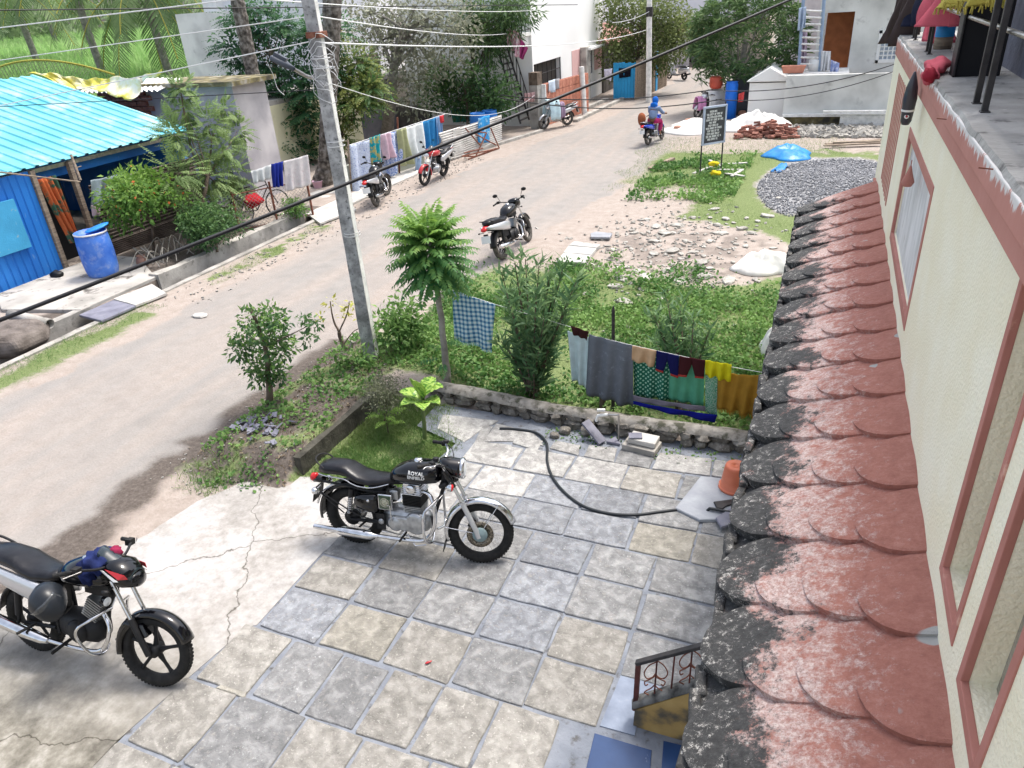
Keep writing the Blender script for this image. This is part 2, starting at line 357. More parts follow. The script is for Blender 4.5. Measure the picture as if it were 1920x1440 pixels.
def mixc(f, a, b):
    x = n.new('ShaderNodeMix'); x.data_type = 'RGBA'
    if isinstance(f, float): x.inputs[0].default_value = f
    else: l.new(f, x.inputs[0])
    l.new(a, x.inputs[6]); l.new(b, x.inputs[7]); return x.outputs[2]
def mask(z, nsrc, w=.35):      # zone value roughened with noise
    a = n.new('ShaderNodeMath'); a.operation = 'ADD'; l.new(z, a.inputs[0]); l.new(nsrc, a.inputs[1])
    r = n.new('ShaderNodeMapRange'); r.inputs[1].default_value = 1.0-w/2; r.inputs[2].default_value = 1.0+w/2; l.new(a.outputs[0], r.inputs[0]); return r.outputs[0]
fine = nz_(30, 8, .7); mid = nz_(5); big = nz_(.7, 5)
dirt = mixc(big, ramp(fine, [(.3, (.25, .2, .168)), (.5, (.34, .288, .252)), (.7, (.42, .37, .333))]), ramp(mid, [(.35, (.27, .228, .195)), (.65, (.4, .35, .312))]))
asp = mixc(nz_(1.6, 8, .7, (1, .35, 1)), ramp(fine, [(.3, (.2, .19, .178)), (.7, (.31, .292, .275))]), ramp(nz_(3, 7), [(.3, (.23, .215, .2)), (.7, (.34, .315, .292))])); asp = mixc(ramp(nz_(.9, 7, .65, (1, .13, 1)), [(.4, (0, 0, 0)), (.66, (.85, .85, .85))]), asp, dirt)
grs = mixc(mid, ramp(fine, [(.3, (.07, .09, .03)), (.55, (.15, .2, .075)), (.75, (.27, .29, .15))]), ramp(nz_(60, 4), [(.35, (.1, .13, .05)), (.65, (.25, .29, .14))]))
drk = mixc(mid, ramp(fine, [(.3, (.05, .042, .036)), (.6, (.13, .11, .095)), (.8, (.24, .21, .185))]), ramp(nz_(18), [(.4, (.09, .075, .065)), (.7, (.2, .17, .15))]))
vo = n.new('ShaderNodeTexVoronoi'); vo.inputs['Scale'].default_value = 26; l.new(pos, vo.inputs['Vector'])
vg = n.new('ShaderNodeSeparateColor'); l.new(vo.outputs['Color'], vg.inputs[0]); grv = ramp(vg.outputs[0], [(0, (.1, .1, .1)), (.6, (.26, .26, .265)), (1, (.45, .45, .45))])
c = mixc(mask(sep.outputs[1], mid), dirt, asp); c = mixc(mask(sep.outputs[2], fine, .5), c, drk); c = mixc(mask(sep.outputs[0], nz_(9, 7), .4), c, grs); c = mixc(mask(att.outputs['Alpha'], fine), c, grv)
l.new(c, bs.inputs['Base Color'])
bp = n.new('ShaderNodeBump'); bp.inputs['Strength'].default_value = .5; bp.inputs['Distance'].default_value = .03; l.new(fine, bp.inputs['Height']); l.new(bp.outputs[0], bs.inputs['Normal'])
me.materials.append(gm)
def gh(x, y): return float(gz(np.array([x]), np.array([y]))[0])

# drain walls and covers
def wobble_wall(mb, pts, w, z0, z1, seg=.35, j=.02):
    for (xa, ya), (xb, yb) in zip(pts, pts[1:]):
        L_ = math.hypot(xb-xa, yb-ya); k = max(1, int(L_/seg)); dx, dy = (xb-xa)/L_, (yb-ya)/L_; nx_, ny_ = -dy, dx; vs = []
        for i in range(k+1):
            t = i/k; x, y = xa+(xb-xa)*t, ya+(yb-ya)*t; a = j*(fbm(x, y, 2, 1)-.5)*2; b_ = j*(fbm(x, y, 2, 7)-.5)*2
            vs += [(x+nx_*(w/2+a), y+ny_*(w/2+a), z0), (x+nx_*(w/2+a), y+ny_*(w/2+a), z1+b_), (x-nx_*(w/2+b_), y-ny_*(w/2+b_), z1+b_*.7), (x-nx_*(w/2+b_), y-ny_*(w/2+b_), z0)]
        fs = [(i*4+q, i*4+q+1, i*4+5+q, i*4+4+q) for i in range(k) for q in range(3)] + [(0, 3, 2, 1), (k*4, k*4+1, k*4+2, k*4+3)]
        mb.add(vs, fs, False)
mb = MB(); wobble_wall(mb, [(-12.4, -3), (-12.4, 16.2)], .16, -.45, .035); solo('drain_kerb', mb, mt['concrete'], kind='structure')
mb = MB(); wobble_wall(mb, [(-13.12, -3), (-13.12, 9.2)], .2, -.45, .12); wobble_wall(mb, [(-13.12, 10.9), (-13.12, 16.1)], .26, -.45, .16, j=.05); solo('drain_bank', mb, mt['concrete'], kind='structure')
mb = MB(); wobble_wall(mb, [(-12.0, 24.6), (-10.8, 29.2)], .2, -.1, .1); wobble_wall(mb, [(-10.1, 31.5), (-9.75, 38), (-9.3, 46)], .22, -.1, .12)
wobble_wall(mb, [(-10.9, 32.0), (-10.5, 38)], .22, -.1, .14); solo('roadside_kerb', mb, mt['concrete'], kind='structure')
slate = M('slate', [(.3, (.13, .13, .17)), (.7, (.24, .24, .29))], scale=5, rough=.55, bump=.15, spk=[((.3, .28, .25), 8, .6, .8)])
cement = M('pale_cement', [(.3, (.36, .35, .33)), (.7, (.56, .54, .5))], scale=3, rough=.9, bump=.3, spk=[((.2, .19, .17), 4, .6, .75)])
def pslab(name, pix, z0, z1, mat, label, cat, group=None, parent=None):
    mb = MB(); pp = [P(x, y, z1) for x, y in pix]; mb.prism([(p.x, p.y) for p in pp], z0, z1, .008)
    return solo(name, mb, mat, label, cat, group=group)
pslab('drain_cover', [(148, 590), (212, 562), (254, 573), (190, 601)], .03, .075, slate, 'dark slate slab covering the open drain by the blue barrel', 'slab')
pslab('drain_cover', [(212, 560), (285, 532), (312, 549), (254, 572)], .03, .08, cement, 'pale concrete slab covering the open drain beside the darker slate slab', 'slab')
pslab('drain_cover', [(575, 400), (650, 375), (668, 392), (600, 418)], .03, .08, cement, 'pale concrete slab bridging the drain at the end of the mesh fence', 'slab')
mb = MB(); yard = [P(*q, .1) for q in [(20, 560), (150, 500), (300, 520), (230, 575), (120, 590), (60, 600)]]
mb = MB(); mb.prism([(-13.05, 9.0), (-13.05, 10.9), (-14.6, 11.9), (-15.8, 11.9), (-15.8, 9.2), (-14.8, 8.6)], .0, .13, .01); solo('forecourt_slab', mb, M('forecourt', [(.3, (.28, .265, .24)), (.7, (.5, .47, .43))], scale=1.6, rough=.9, spk=[((.1, .09, .08), 2.3, .58, .68)]), kind='structure')
mb = MB(); mb.prism([(-12.3, 16.5), (-12.9, 16.2), (-14.6, 16.6), (-14.2, 20.5), (-13.3, 24), (-12.1, 24.2), (-12.3, 20)], -.02, .055, .01); solo('side_pavement', mb, cement, kind='structure')

# ================================================================== PATIO
joint = M('cement_joint', [(.3, (.15, .165, .195)), (.7, (.26, .28, .315))], scale=4, rough=.9, bump=.4, bscale=40, spk=[((.09, .085, .08), 9, .55, .68)])
mb = MB(); mb.add([(-4.75, -2.5, 0), (.64, -2.5, 0), (.64, 7.75, 0), (-3.55, 7.75, 0), (-4.6, 7.75, 0), (-4.6, 7.15, 0), (-3.9, 6.9, 0), (-4.1, 5.6, 0), (-4.5, 4.8, 0)], [(0, 1, 2, 3, 4, 5, 6, 7, 8)], False)
patio = solo('patio', mb, joint, kind='structure', base=(0, 0, 0))
def stonemat(name, a, b, s=(.3, .28, .26)):
    m_ = M(name, [(.3, tuple(x*.72 for x in a)), (.48, a), (.68, b)], scale=9, rough=.75, bump=.6, bscale=34, detail=12, spk=[(s, 22, .56, .74), (tuple(min(1, x*1.3) for x in b), 46, .58, .7), (tuple(x*.7 for x in a), 4, .6, .8)], dist=.6)
    n = m_.node_tree.nodes; l = m_.node_tree.links; bs = n['Principled BSDF']; src = bs.inputs['Base Color'].links[0].from_socket
    oi = n.new('ShaderNodeObjectInfo'); mr = n.new('ShaderNodeMapRange'); mr.inputs[3].default_value = .84; mr.inputs[4].default_value = 1.12; l.new(oi.outputs['Random'], mr.inputs[0])
    h = n.new('ShaderNodeHueSaturation'); l.new(mr.outputs[0], h.inputs['Value']); l.new(src, h.inputs['Color'])
    w = n.new('ShaderNodeTexNoise'); w.inputs['Scale'].default_value = 5; w.inputs['Distortion'].default_value = 1.6; w.inputs['Detail'].default_value = 3; mp = n.new('ShaderNodeNewGeometry'); l.new(mp.outputs['Position'], w.inputs['Vector'])
    cr = n.new('ShaderNodeValToRGB'); e = cr.color_ramp.elements; e[0].position = .492; e[0].color = (1, 1, 1, 1); e[1].position = .5; e[1].color = (.72, .72, .72, 1); q = e.new(.508); q.color = (1, 1, 1, 1); l.new(w.outputs[0], cr.inputs[0])
    mx = n.new('ShaderNodeMix'); mx.data_type = 'RGBA'; mx.blend_type = 'MULTIPLY'; mx.inputs[0].default_value = 1; l.new(h.outputs[0], mx.inputs[6]); l.new(cr.outputs[0], mx.inputs[7]); l.new(mx.outputs[2], bs.inputs['Base Color'])
    return m_
ST = [stonemat('shahabad_grey', (.2, .2, .2), (.31, .31, .305)), stonemat('shahabad_blue', (.21, .218, .236), (.315, .33, .35)), stonemat('shahabad_beige', (.245, .232, .208), (.36, .343, .312)), stonemat('shahabad_yellow', (.27, .253, .215), (.385, .362, .31)), stonemat('shahabad_white', (.32, .312, .3), (.46, .45, .43))]
def pslabs(poly, k, inset=.012):
    mb = MB(); cx = sum(p[0] for p in poly)/len(poly); cy_ = sum(p[1] for p in poly)/len(poly); pts = []
    for (xa, ya), (xb, yb) in zip(poly, poly[1:]+poly[:1]):
        for t in (0.02, .34, .67, .98): pts.append((xa+(xb-xa)*t+random.uniform(-.006, .006), ya+(yb-ya)*t+random.uniform(-.006, .006)))
    z = .014+random.uniform(-.003, .004); mb.prism([(x-cx, y-cy_) for x, y in pts], -.01, z, .007)
    o = part('paving_slab', mb, ST[k], patio); o.location = (cx, cy_, 0); return o
rows = [(6.56, 7.05, [-3.68, -3.0, -2.34, -1.68, -1.04, -.38, .28], [4, 4, 4, 2, 0, 0]),
        (6.07, 6.56, [-3.92, -3.35, -2.68, -2.0, -1.36, -.72, -.08, .6], [4, 4, 1, 1, 0, 0, 0]),
        (5.59, 6.07, [-4.0, -3.36, -2.68, -2.02, -1.36, -.72, -.05, .6], [4, 0, 1, 1, 3, 2, 0]),
        (5.09, 5.59, [-4.32, -3.66, -3.0, -2.34, -1.68, -1.04, -.38, .28], [0, 0, 0, 1, 0, 0, 0]),
        (4.58, 5.09, [-4.32, -3.66, -3.0, -2.34, -1.68, -1.04, -.38, .28], [0, 2, 0, 1, 0, 0, 0]),
        (4.07, 4.58, [-4.32, -3.66, -3.0, -2.34, -1.68, -1.04, -.38, .28], [2, 0, 0, 1, 2, 0, 1]),
        (3.53, 4.07, [-4.3, -3.66, -3.0, -2.34, -1.68, -1.06], [1, 3, 2, 0, 2]),
        (2.88, 3.53, [-4.45, -3.88, -3.34, -2.85, -2.36, -1.86, -1.34], [2, 0, 0, 2, 2, 2]),
        (2.2, 2.88, [-4.55, -3.95, -3.28, -2.72, -2.14, -1.6, -1.06], [2, 0, 2, 2, 2, 0]),
        (1.5, 2.2, [-4.6, -4.0, -3.4, -2.8, -2.2, -1.6, -1.0], [2, 2, 4, 0, 2, 2]),
        (.8, 1.5, [-4.6, -3.9, -3.25, -2.6, -2, -1.4, -.8], [2, 0, 0, 2, 0, 2]), (.1, .8, [-4.6, -3.9, -3.25, -2.6, -2, -1.4, -.8], [2, 0, 0, 2, 0, 2]), (-.7, .1, [-4.6, -3.9, -3.25, -2.6, -2, -1.4, -.8], [2, 0, 0, 2, 0, 2])]
for y0, y1, xe, ks in rows:
    for (a, b), k in zip(zip(xe, xe[1:]), ks):
        g_ = .009+random.random()*.012; j = lambda: random.uniform(-.012, .012)
        if b > .64: b = .64
        pslabs([(a+g_+j(), y0+g_+j()), (b-g_+j(), y0+g_+j()), (b-g_+j(), y1-g_+j()), (a+g_+j(), y1-g_+j())], k)
irr = [([(905, 830), (930, 795), (1000, 812), (1012, 825), (1020, 838), (985, 828)], 4), ([(960, 832), (975, 815), (1018, 828), (1006, 846)], 4), ([(1030, 842), (1042, 828), (1088, 836), (1084, 855)], 4), ([(1094, 856), (1105, 835), (1158, 842), (1150, 868)], 4),
       ([(1152, 869), (1165, 842), (1228, 856), (1216, 880)], 0), ([(1222, 880), (1236, 850), (1335, 862), (1330, 893)], 4), ([(1334, 893), (1340, 864), (1408, 872), (1404, 905)], 4),
       ([(880, 850), (905, 800), (925, 800), (905, 830), (960, 836), (950, 850), (905, 870)], 4), ([(820, 805), (830, 778), (935, 790), (905, 806), (870, 830)], 4)]
for q, k in irr: pslabs([tuple(P(*p_)[:2]) for p_ in q], k)
for q, k in [([(345, 1420), (390, 1350), (452, 1320), (425, 1390), (395, 1425)], 3), ([(300, 1400), (365, 1290), (458, 1318), (400, 1350), (345, 1415)], 3), ([(405, 1290), (450, 1262), (475, 1280), (460, 1308)], 3), ([(468, 1305), (515, 1270), (575, 1225), (640, 1228), (560, 1345)], 0), ([(455, 1250), (490, 1200), (545, 1205), (500, 1275), (470, 1285)], 3)][:3]:
    pass
# concrete apron with cracks
apm = bpy.data.materials.new('apron_concrete'); apm.use_nodes = True; n = apm.node_tree.nodes; l = apm.node_tree.links; bs = n['Principled BSDF']; bs.inputs['Roughness'].default_value = .9
pos = n.new('ShaderNodeNewGeometry').outputs['Position']
a_ = ramp(nz_(1.1, 8, .65), [(.34, (.2, .185, .165)), (.46, (.32, .3, .275)), (.56, (.43, .42, .41)), (.7, (.54, .53, .525))]); b_ = ramp(nz_(9, 8, .7), [(.3, (.18, .165, .145)), (.55, (.42, .4, .38)), (.75, (.62, .6, .58))]); c = mixc(.45, a_, b_)
# the slabs near the drive turn browner towards the bottom left corner
sx_ = n.new('ShaderNodeSeparateXYZ'); l.new(pos, sx_.inputs[0]); mr = n.new('ShaderNodeMapRange'); mr.inputs[1].default_value = 3.4; mr.inputs[2].default_value = 2.0; l.new(sx_.outputs[1], mr.inputs[0])
c = mixc(mr.outputs[0], c, ramp(nz_(4, 9, .7), [(.35, (.1, .09, .072)), (.52, (.22, .205, .17)), (.68, (.38, .36, .32))]))
wv = n.new('ShaderNodeTexVoronoi'); wv.feature = 'DISTANCE_TO_EDGE'; wv.inputs['Scale'].default_value = .5
dm = n.new('ShaderNodeVectorMath'); dm.operation = 'ADD'; t = n.new('ShaderNodeTexNoise'); t.inputs['Scale'].default_value = 3; t.inputs['Detail'].default_value = 6; l.new(pos, t.inputs['Vector']); sc_ = n.new('ShaderNodeVectorMath'); sc_.operation = 'SCALE'; sc_.inputs['Scale'].default_value = .35; l.new(t.outputs['Color'], sc_.inputs[0]); l.new(pos, dm.inputs[0]); l.new(sc_.outputs[0], dm.inputs[1]); l.new(dm.outputs[0], wv.inputs['Vector'])
cr_ = ramp(wv.outputs['Distance'], [(0, (.22, .2, .17)), (.0018, (.5, .48, .45)), (.0045, (1, 1, 1))])
mx = n.new('ShaderNodeMix'); mx.data_type = 'RGBA'; mx.blend_type = 'MULTIPLY'; mx.inputs[0].default_value = 1; l.new(c, mx.inputs[6]); l.new(cr_, mx.inputs[7]); l.new(mx.outputs[2], bs.inputs['Base Color'])
bp = n.new('ShaderNodeBump'); bp.inputs['Strength'].default_value = .5; bp.inputs['Distance'].default_value = .02; l.new(nz_(14, 8, .7), bp.inputs['Height']); l.new(bp.outputs[0], bs.inputs['Normal'])
edge = [(-7.3, -2.5), (-7.3, 1.5), (-7.15, 3.0), (-6.75, 3.6), (-6.4, 4.25), (-6.3, 4.9), (-6.05, 5.35), (-5.6, 5.62), (-5.3, 5.72), (-5.05, 5.66), (-4.25, 5.66), (-4.0, 5.6)]
mb = MB(); vs = []
poly = []
for (xa, ya), (xb, yb) in zip(edge, edge[1:]):
    for i in range(5): t_ = i/5; x, y = xa+(xb-xa)*t_, ya+(yb-ya)*t_; o_ = .07*(fbm(x, y, 3, 4)-.5); poly.append((x+o_, y-o_))
poly += [(-3.98, 5.6), (-4.33, 4.6), (-4.33, 3.55), (-4.4, 3.5), (-4.5, 2.9), (-4.6, 2.2), (-4.6, -2.5)]
mb.prism(poly, -.08, .006, .0); solo('concrete_apron', mb, apm, kind='structure')
apY = [([(345, 1422), (392, 1352), (400, 1300), (365, 1290), (290, 1375), (318, 1395)], 3), ([(405, 1292), (450, 1262), (476, 1282), (458, 1310)], 3)]
for q, k in apY: pslabs([tuple(P(*p_)[:2]) for p_ in q], k)
# raised bank face beside the grass strip
bankm = M('mossy_bank', [(.3, (.03, .028, .022)), (.6, (.08, .075, .06)), (.8, (.14, .13, .11))], scale=7, rough=.95, bump=.6)
mb = MB(); wobble_wall(mb, [(-5.44, 5.72), (-5.42, 7.45)], .1, -.1, .25, seg=.1, j=.03); solo('retaining_wall', mb, bankm, 'dark mossy retaining edge between the verge and the strip of grass', 'wall')

# low stone boundary wall
stn = stonemat('rubble_stone', (.16, .145, .125), (.3, .28, .25), (.07, .065, .055))
lw = thing('boundary_wall', 'low mossy stone boundary wall along the back of the patio', 'wall', (-2.4, 7.75, 0))
def rock(mb, c, d, rz=0, seed=0, j=.18):
    rg = random.Random(seed); Mx = Matrix.Rotation(rz, 3, 'Z'); vs = []; n_ = 7
    for zi, (zz, k) in enumerate([(-.5, .85), (-.1, 1.05), (.32, .95), (.5, .7)]):
        for i in range(n_):
            a = 2*math.pi*i/n_; cx_, sx__ = math.cos(a), math.sin(a); q = 1/max(abs(cx_), abs(sx__))**.6
            r_ = k*(1+rg.uniform(-j, j)); vs.append(Mx@Vector((cx_*q*r_*d[0]/2, sx__*q*r_*d[1]/2, (zz+rg.uniform(-.06, .06))*d[2]))+Vector(c))
    fs = [tuple(reversed(range(n_))), tuple(range(3*n_, 4*n_))]+[(l_*n_+i, l_*n_+(i+1) % n_, (l_+1)*n_+(i+1) % n_, (l_+1)*n_+i) for l_ in range(3) for i in range(n_)]
    return mb.add(vs, fs, False)
x = -4.75; k = 0
while x < .2:
    w = random.uniform(.16, .34); yw = 7.9-.16*sst(-4.8, -2.5, x)
    for zc, hh in ((.05, .11), (.155, .1)):
        mb = MB(); rock(mb, (x+w/2+random.uniform(-.03, .03), yw+random.uniform(-.02, .02), zc), (w, random.uniform(.2, .27), hh), 0, k); part('stone', mb, stn, lw, world=True); k += 1
    x += w*.97
mb = MB(); vs = []
for i in range(61):
    x = -4.8+5.1*i/60; yw = 7.9-.16*float(sst(-4.8, -2.5, x)); hz = .225+.03*(float(fbm(x, 1, 3))-.5); w = .075+.06*float(fbm(x, 5, 4))
    vs += [(x, yw-w, hz-.04), (x, yw-w*.7, hz+.02), (x, yw, hz+.04), (x, yw+w*.8, hz+.015), (x, yw+w, hz-.04)]
mb.add(vs, [(i*5+q, i*5+5+q, i*5+6+q, i*5+1+q) for i in range(60) for q in range(4)], True); part('mortar_cap', mb, M('mortar', [(.3, (.17, .155, .135)), (.7, (.34, .32, .29))], scale=9, bump=1, bscale=14, rough=.95, spk=[((.07, .07, .05), 7, .5, .62)]), lw, world=True)

# ================================================================== OWN HOUSE (right)
cream = M('cream_stucco', [(.35, (.86, .80, .60)), (.65, (.9, .86, .69))], scale=2.5, rough=.9, bump=.45, bscale=60, spk=[((.55, .53, .47), 55, .66, .78)])
redp = M('brick_red_paint', [(.3, (.4, .165, .13)), (.7, (.48, .21, .175))], scale=4, rough=.75, bump=.25, bscale=16, spk=[((.62, .36, .28), 9, .62, .74)])
bandm = M('fascia_red_paint', [(.3, (.42, .18, .145)), (.7, (.5, .23, .19))], scale=1.5, rough=.75, bump=.2, bscale=10, spk=[((.7, .62, .56), 13, .68, .72)], stretch=(1, 1, .5))
house = thing('terrace_house', 'cream house with brick red bands and a tiled awning along the right edge', 'house', (.65, 5, 0))
XW = .65
r1 = (2.33, 2.67, 2.87, 4.08); r2 = (1.77, 2.09, 2.87, 4.08); nc = (5.2, 7.2, 2.9, 3.73); r3 = (1.1, 1.45, 2.87, 4.08)
mb = MB(); panel(mb, 'x', XW+.2, .2, -3, 10.7, 2.55, 4.1, [r1, r2, nc, r3]); mb.bb(XW, 5.5, 10.6, 10.7, 0, 4.1); panel(mb, 'x', XW+.2, .2, -3, 10.7, 0, 2.5, [(3.4, 4.6, 0, 2.1)]); part('wall', mb, cream, house, world=True)
plast = M('rough_plaster', [(.3, (.27, .25, .2)), (.7, (.41, .385, .32))], scale=5, rough=.95, bump=.9, bscale=45, spk=[((.12, .12, .12), 5, .62, .75)])
paleniche = M('whitewashed_panel', [(.35, (.5, .5, .49)), (.65, (.72, .72, .71))], scale=7, rough=.8, bump=.2, spk=[((.4, .38, .34), 20, .6, .7)], stretch=(1, 1, .3))
mb = MB(); mb.bb(XW+.035, XW+.14, nc[0], nc[1], nc[2], nc[3]); part('niche_panel', mb, paleniche, house, world=True)
for q in (r1, r2, r3):
    mb = MB(); mb.bb(XW+.1, XW+.14, q[0], q[1], q[2], q[3]); part('recess_panel', mb, plast, house, world=True)
for q, t_ in ((r1, .045), (r2, .045), (r3, .045), (nc, .07)):   # painted surrounds, a little proud of the stucco
    mb = MB(); e_ = .006
    mb.bb(XW-e_, XW+.02, q[0]-t_, q[0]+.003, q[2]-t_, q[3]+(t_ if q is nc else 0)); mb.bb(XW-e_, XW+.02, q[1]-.003, q[1]+t_, q[2]-t_, q[3]+(t_ if q is nc else 0)); mb.bb(XW-e_, XW+.02, q[0], q[1], q[2]-t_, q[2]+.003)
    if q is nc: mb.bb(XW-e_, XW+.02, q[0], q[1], q[3]-.003, q[3]+t_)
    part('window_surround', mb, redp, house, world=True, bevel=.003)
mb = MB(); mb.bb(.617, .9, -3, 10.3, 4.11, 4.2); mb.bb(.605, .9, -3, 10.31, 4.2, 4.305); mb.bb(.9, 5.5, 10.2, 10.31, 4.11, 4.305); part('fascia_band', mb, bandm, house, world=True, bevel=.006)
ledm = M('ledge_cement', [(.3, (.24, .235, .22)), (.7, (.42, .41, .39))], scale=4, rough=.95, bump=.7, bscale=20, spk=[((.12, .115, .11), 6, .58, .7), ((.62, .6, .56), 5, .66, .72)])
mb = MB(); vs = []
for i in range(140):
    y = -3+13.32*i/139; e_ = .6+.022*float(fbm(y, 1, 6, 2)); vs += [(e_, y, 4.305), (e_+.01, y, 4.325+.008*float(fbm(y, 3, 7))), (1.06, y, 4.33), (5.5, y, 4.33)]
mb.add(vs, [(i*4+q, i*4+q+1, i*4+5+q, i*4+4+q) for i in range(139) for q in range(3)], False); part('terrace_ledge', mb, ledm, house, world=True)
n = bandm.node_tree.nodes; l = bandm.node_tree.links; bs = n['Principled BSDF']; src = bs.inputs['Base Color'].links[0].from_socket   # ragged whitewash along the upper edge
pos = n.new('ShaderNodeNewGeometry').outputs['Position']; sz_ = n.new('ShaderNodeSeparateXYZ'); l.new(pos, sz_.inputs[0]); t = nz_(14, 6, .75, (1, 1.2, .12)); mr = n.new('ShaderNodeMapRange'); mr.inputs[1].default_value = 4.20; mr.inputs[2].default_value = 4.305; mr.inputs[3].default_value = -.32; mr.inputs[4].default_value = .12; l.new(sz_.outputs[2], mr.inputs[0])
ad = n.new('ShaderNodeMath'); ad.operation = 'ADD'; l.new(mr.outputs[0], ad.inputs[0]); l.new(t, ad.inputs[1]); m2 = n.new('ShaderNodeMapRange'); m2.inputs[1].default_value = .5; m2.inputs[2].default_value = .54; l.new(ad.outputs[0], m2.inputs[0])
w_ = n.new('ShaderNodeRGB'); w_.outputs[0].default_value = (.66, .64, .62, 1); l.new(mixc(m2.outputs[0], src, w_.outputs[0]), bs.inputs['Base Color'])
mb = MB()
for i in range(7): mb.bb(XW-.006, XW+.01, 8.3+i*.2, 8.34+i*.2+.05, 2.85, 3.98)
part('striped_pilaster', mb, redp, house, world=True)
ink = M('dark_terrace_wall', [(.3, (.11, .115, .15)), (.7, (.17, .175, .22))], scale=8, rough=.85, bump=.5, bscale=35)
mb = MB(); panel(mb, 'x', 1.3, .2, -3, 9.2, 4.33, 5.05, []); part('terrace_wall', mb, ink, house, world=True)
mb = MB(); mb.bb(1.09, 1.3, -3, 9.2, 5.06, 7); part('terrace_wall', mb, M('upper_terrace_wall', two((.3, .3, .36)), rough=.8), house, world=True)
mb = MB(); mb.bb(1.075, 1.1, -3, 9.2, 5.05, 5.062); part('conduit', mb, mt['white'], house, world=True)
def vpost(mb, x, y, w=.022): mb.bb(x-w/2, x+w/2, y-w/2, y+w/2, 4.32, 6.3)
for y in (4.49, 4.78, 7.63, 7.87, 9.22, 9.5):
    mb = MB(); vpost(mb, .72, y, .03 if y < 5 else .022); mb.bb(.7, .745, y-.03, y+.03, 4.325, 4.335); part('railing_post', mb, mt['iron'], house, world=True, bevel=.003)
mb = MB(); a = PX(1790, 22, .755); b = PX(1918, 66, .755); mb.tube([a+(a-b)*1.0, b+(b-a)*.6], .013, 6); part('railing_bar', mb, mt['steel'], house, world=True)
mb = MB(); mb.bb(.74, 1.0, 5.98, 6.14, 4.33, 6.5); part('steel_door_frame', mb, mt['dark'], house, world=True, bevel=.005)
mb = MB(); mb.bb(.725, .74, 5.96, 6.16, 4.33, 6.5); part('steel_door_frame', mb, mt['iron'], house, world=True, bevel=.005)
# awning slab and tiles
def AW(x, y, n_=0.0): return Vector((x-.447*n_, y, 2.295+.5*x+.894*n_))
awm = bpy.data.materials.new('weathered_red_cement'); awm.use_nodes = True; n = awm.node_tree.nodes; l = awm.node_tree.links; bs = n['Principled BSDF']; bs.inputs['Roughness'].default_value = .9
pos = n.new('ShaderNodeNewGeometry').outputs['Position']; sx_ = n.new('ShaderNodeSeparateXYZ'); l.new(pos, sx_.inputs[0])
def mrng(src, a, b, lo=0.0, hi=1.0):
    r = n.new('ShaderNodeMapRange'); r.inputs[1].default_value = a; r.inputs[2].default_value = b; r.inputs[3].default_value = lo; r.inputs[4].default_value = hi; l.new(src, r.inputs[0]); return r.outputs[0]
def mth(op, a, b):
    x = n.new('ShaderNodeMath'); x.operation = op
    for i, v in enumerate((a, b)):
        if isinstance(v, (int, float)): x.inputs[i].default_value = v
        else: l.new(v, x.inputs[i])
    return x.outputs[0]
X_ = sx_.outputs[0]
red = ramp(nz_(16, 12, .85), [(.3, (.25, .095, .07)), (.5, (.36, .145, .11)), (.62, (.42, .19, .15)), (.72, (.55, .36, .31))])
worn = ramp(nz_(55, 8, .85), [(.34, (.17, .1, .09)), (.46, (.46, .32, .29)), (.6, (.68, .58, .54))])
wm = mrng(mth('ADD', nz_(15, 12, .85), mrng(X_, .6, .1, -.12, .09)), .47, .6); c = mixc(wm, red, worn)
blk = ramp(nz_(24, 8, .8), [(.3, (.018, .018, .018)), (.55, (.05, .05, .05)), (.7, (.12, .115, .11)), (.8, (.42, .41, .38))])
bm = mrng(mth('ADD', mth('ADD', mth('MULTIPLY', nz_(30, 12, .9), .5), mth('MULTIPLY', nz_(2.6, 5, .7), .6)), mrng(X_, .42, -.12, -.2, .1)), .53, .575); c = mixc(bm, c, blk)
lm = mrng(mth('ADD', nz_(20, 12, .9), mrng(X_, .3, -.1, -.1, .015)), .56, .6); wh = n.new('ShaderNodeRGB'); wh.outputs[0].default_value = (.66, .63, .58, 1); c = mixc(mth('MULTIPLY', lm, .8), c, wh.outputs[0])
fl = mrng(mth('ADD', nz_(46, 6, .8), mrng(X_, .45, .1, -.12, .0)), .62, .66); fk = n.new('ShaderNodeRGB'); fk.outputs[0].default_value = (.05, .045, .045, 1); c = mixc(fl, c, fk.outputs[0])
gp = mrng(mth('ADD', nz_(3.4, 2, .3), mrng(X_, .3, .5, -.3, 0)), .67, .68); gy_ = n.new('ShaderNodeRGB'); gy_.outputs[0].default_value = (.36, .36, .35, 1); c = mixc(gp, c, gy_.outputs[0])
l.new(c, bs.inputs['Base Color']); bp = n.new('ShaderNodeBump'); bp.inputs['Strength'].default_value = .7; bp.inputs['Distance'].default_value = .02; l.new(nz_(26, 9, .75), bp.inputs['Height']); l.new(bp.outputs[0], bs.inputs['Normal'])
mb = MB(); A_ = [AW(.66, -3, .0), AW(-.215, -3, .0), AW(-.215, 10.45, .0), AW(.66, 10.45, .0)]; B_ = [v-Vector((0, 0, .09)) for v in A_]
mb.add(A_+B_, [(0, 1, 2, 3), (7, 6, 5, 4), (0, 4, 5, 1), (1, 5, 6, 2), (2, 6, 7, 3), (3, 7, 4, 0)], False); part('awning_slab', mb, awm, house, world=True)
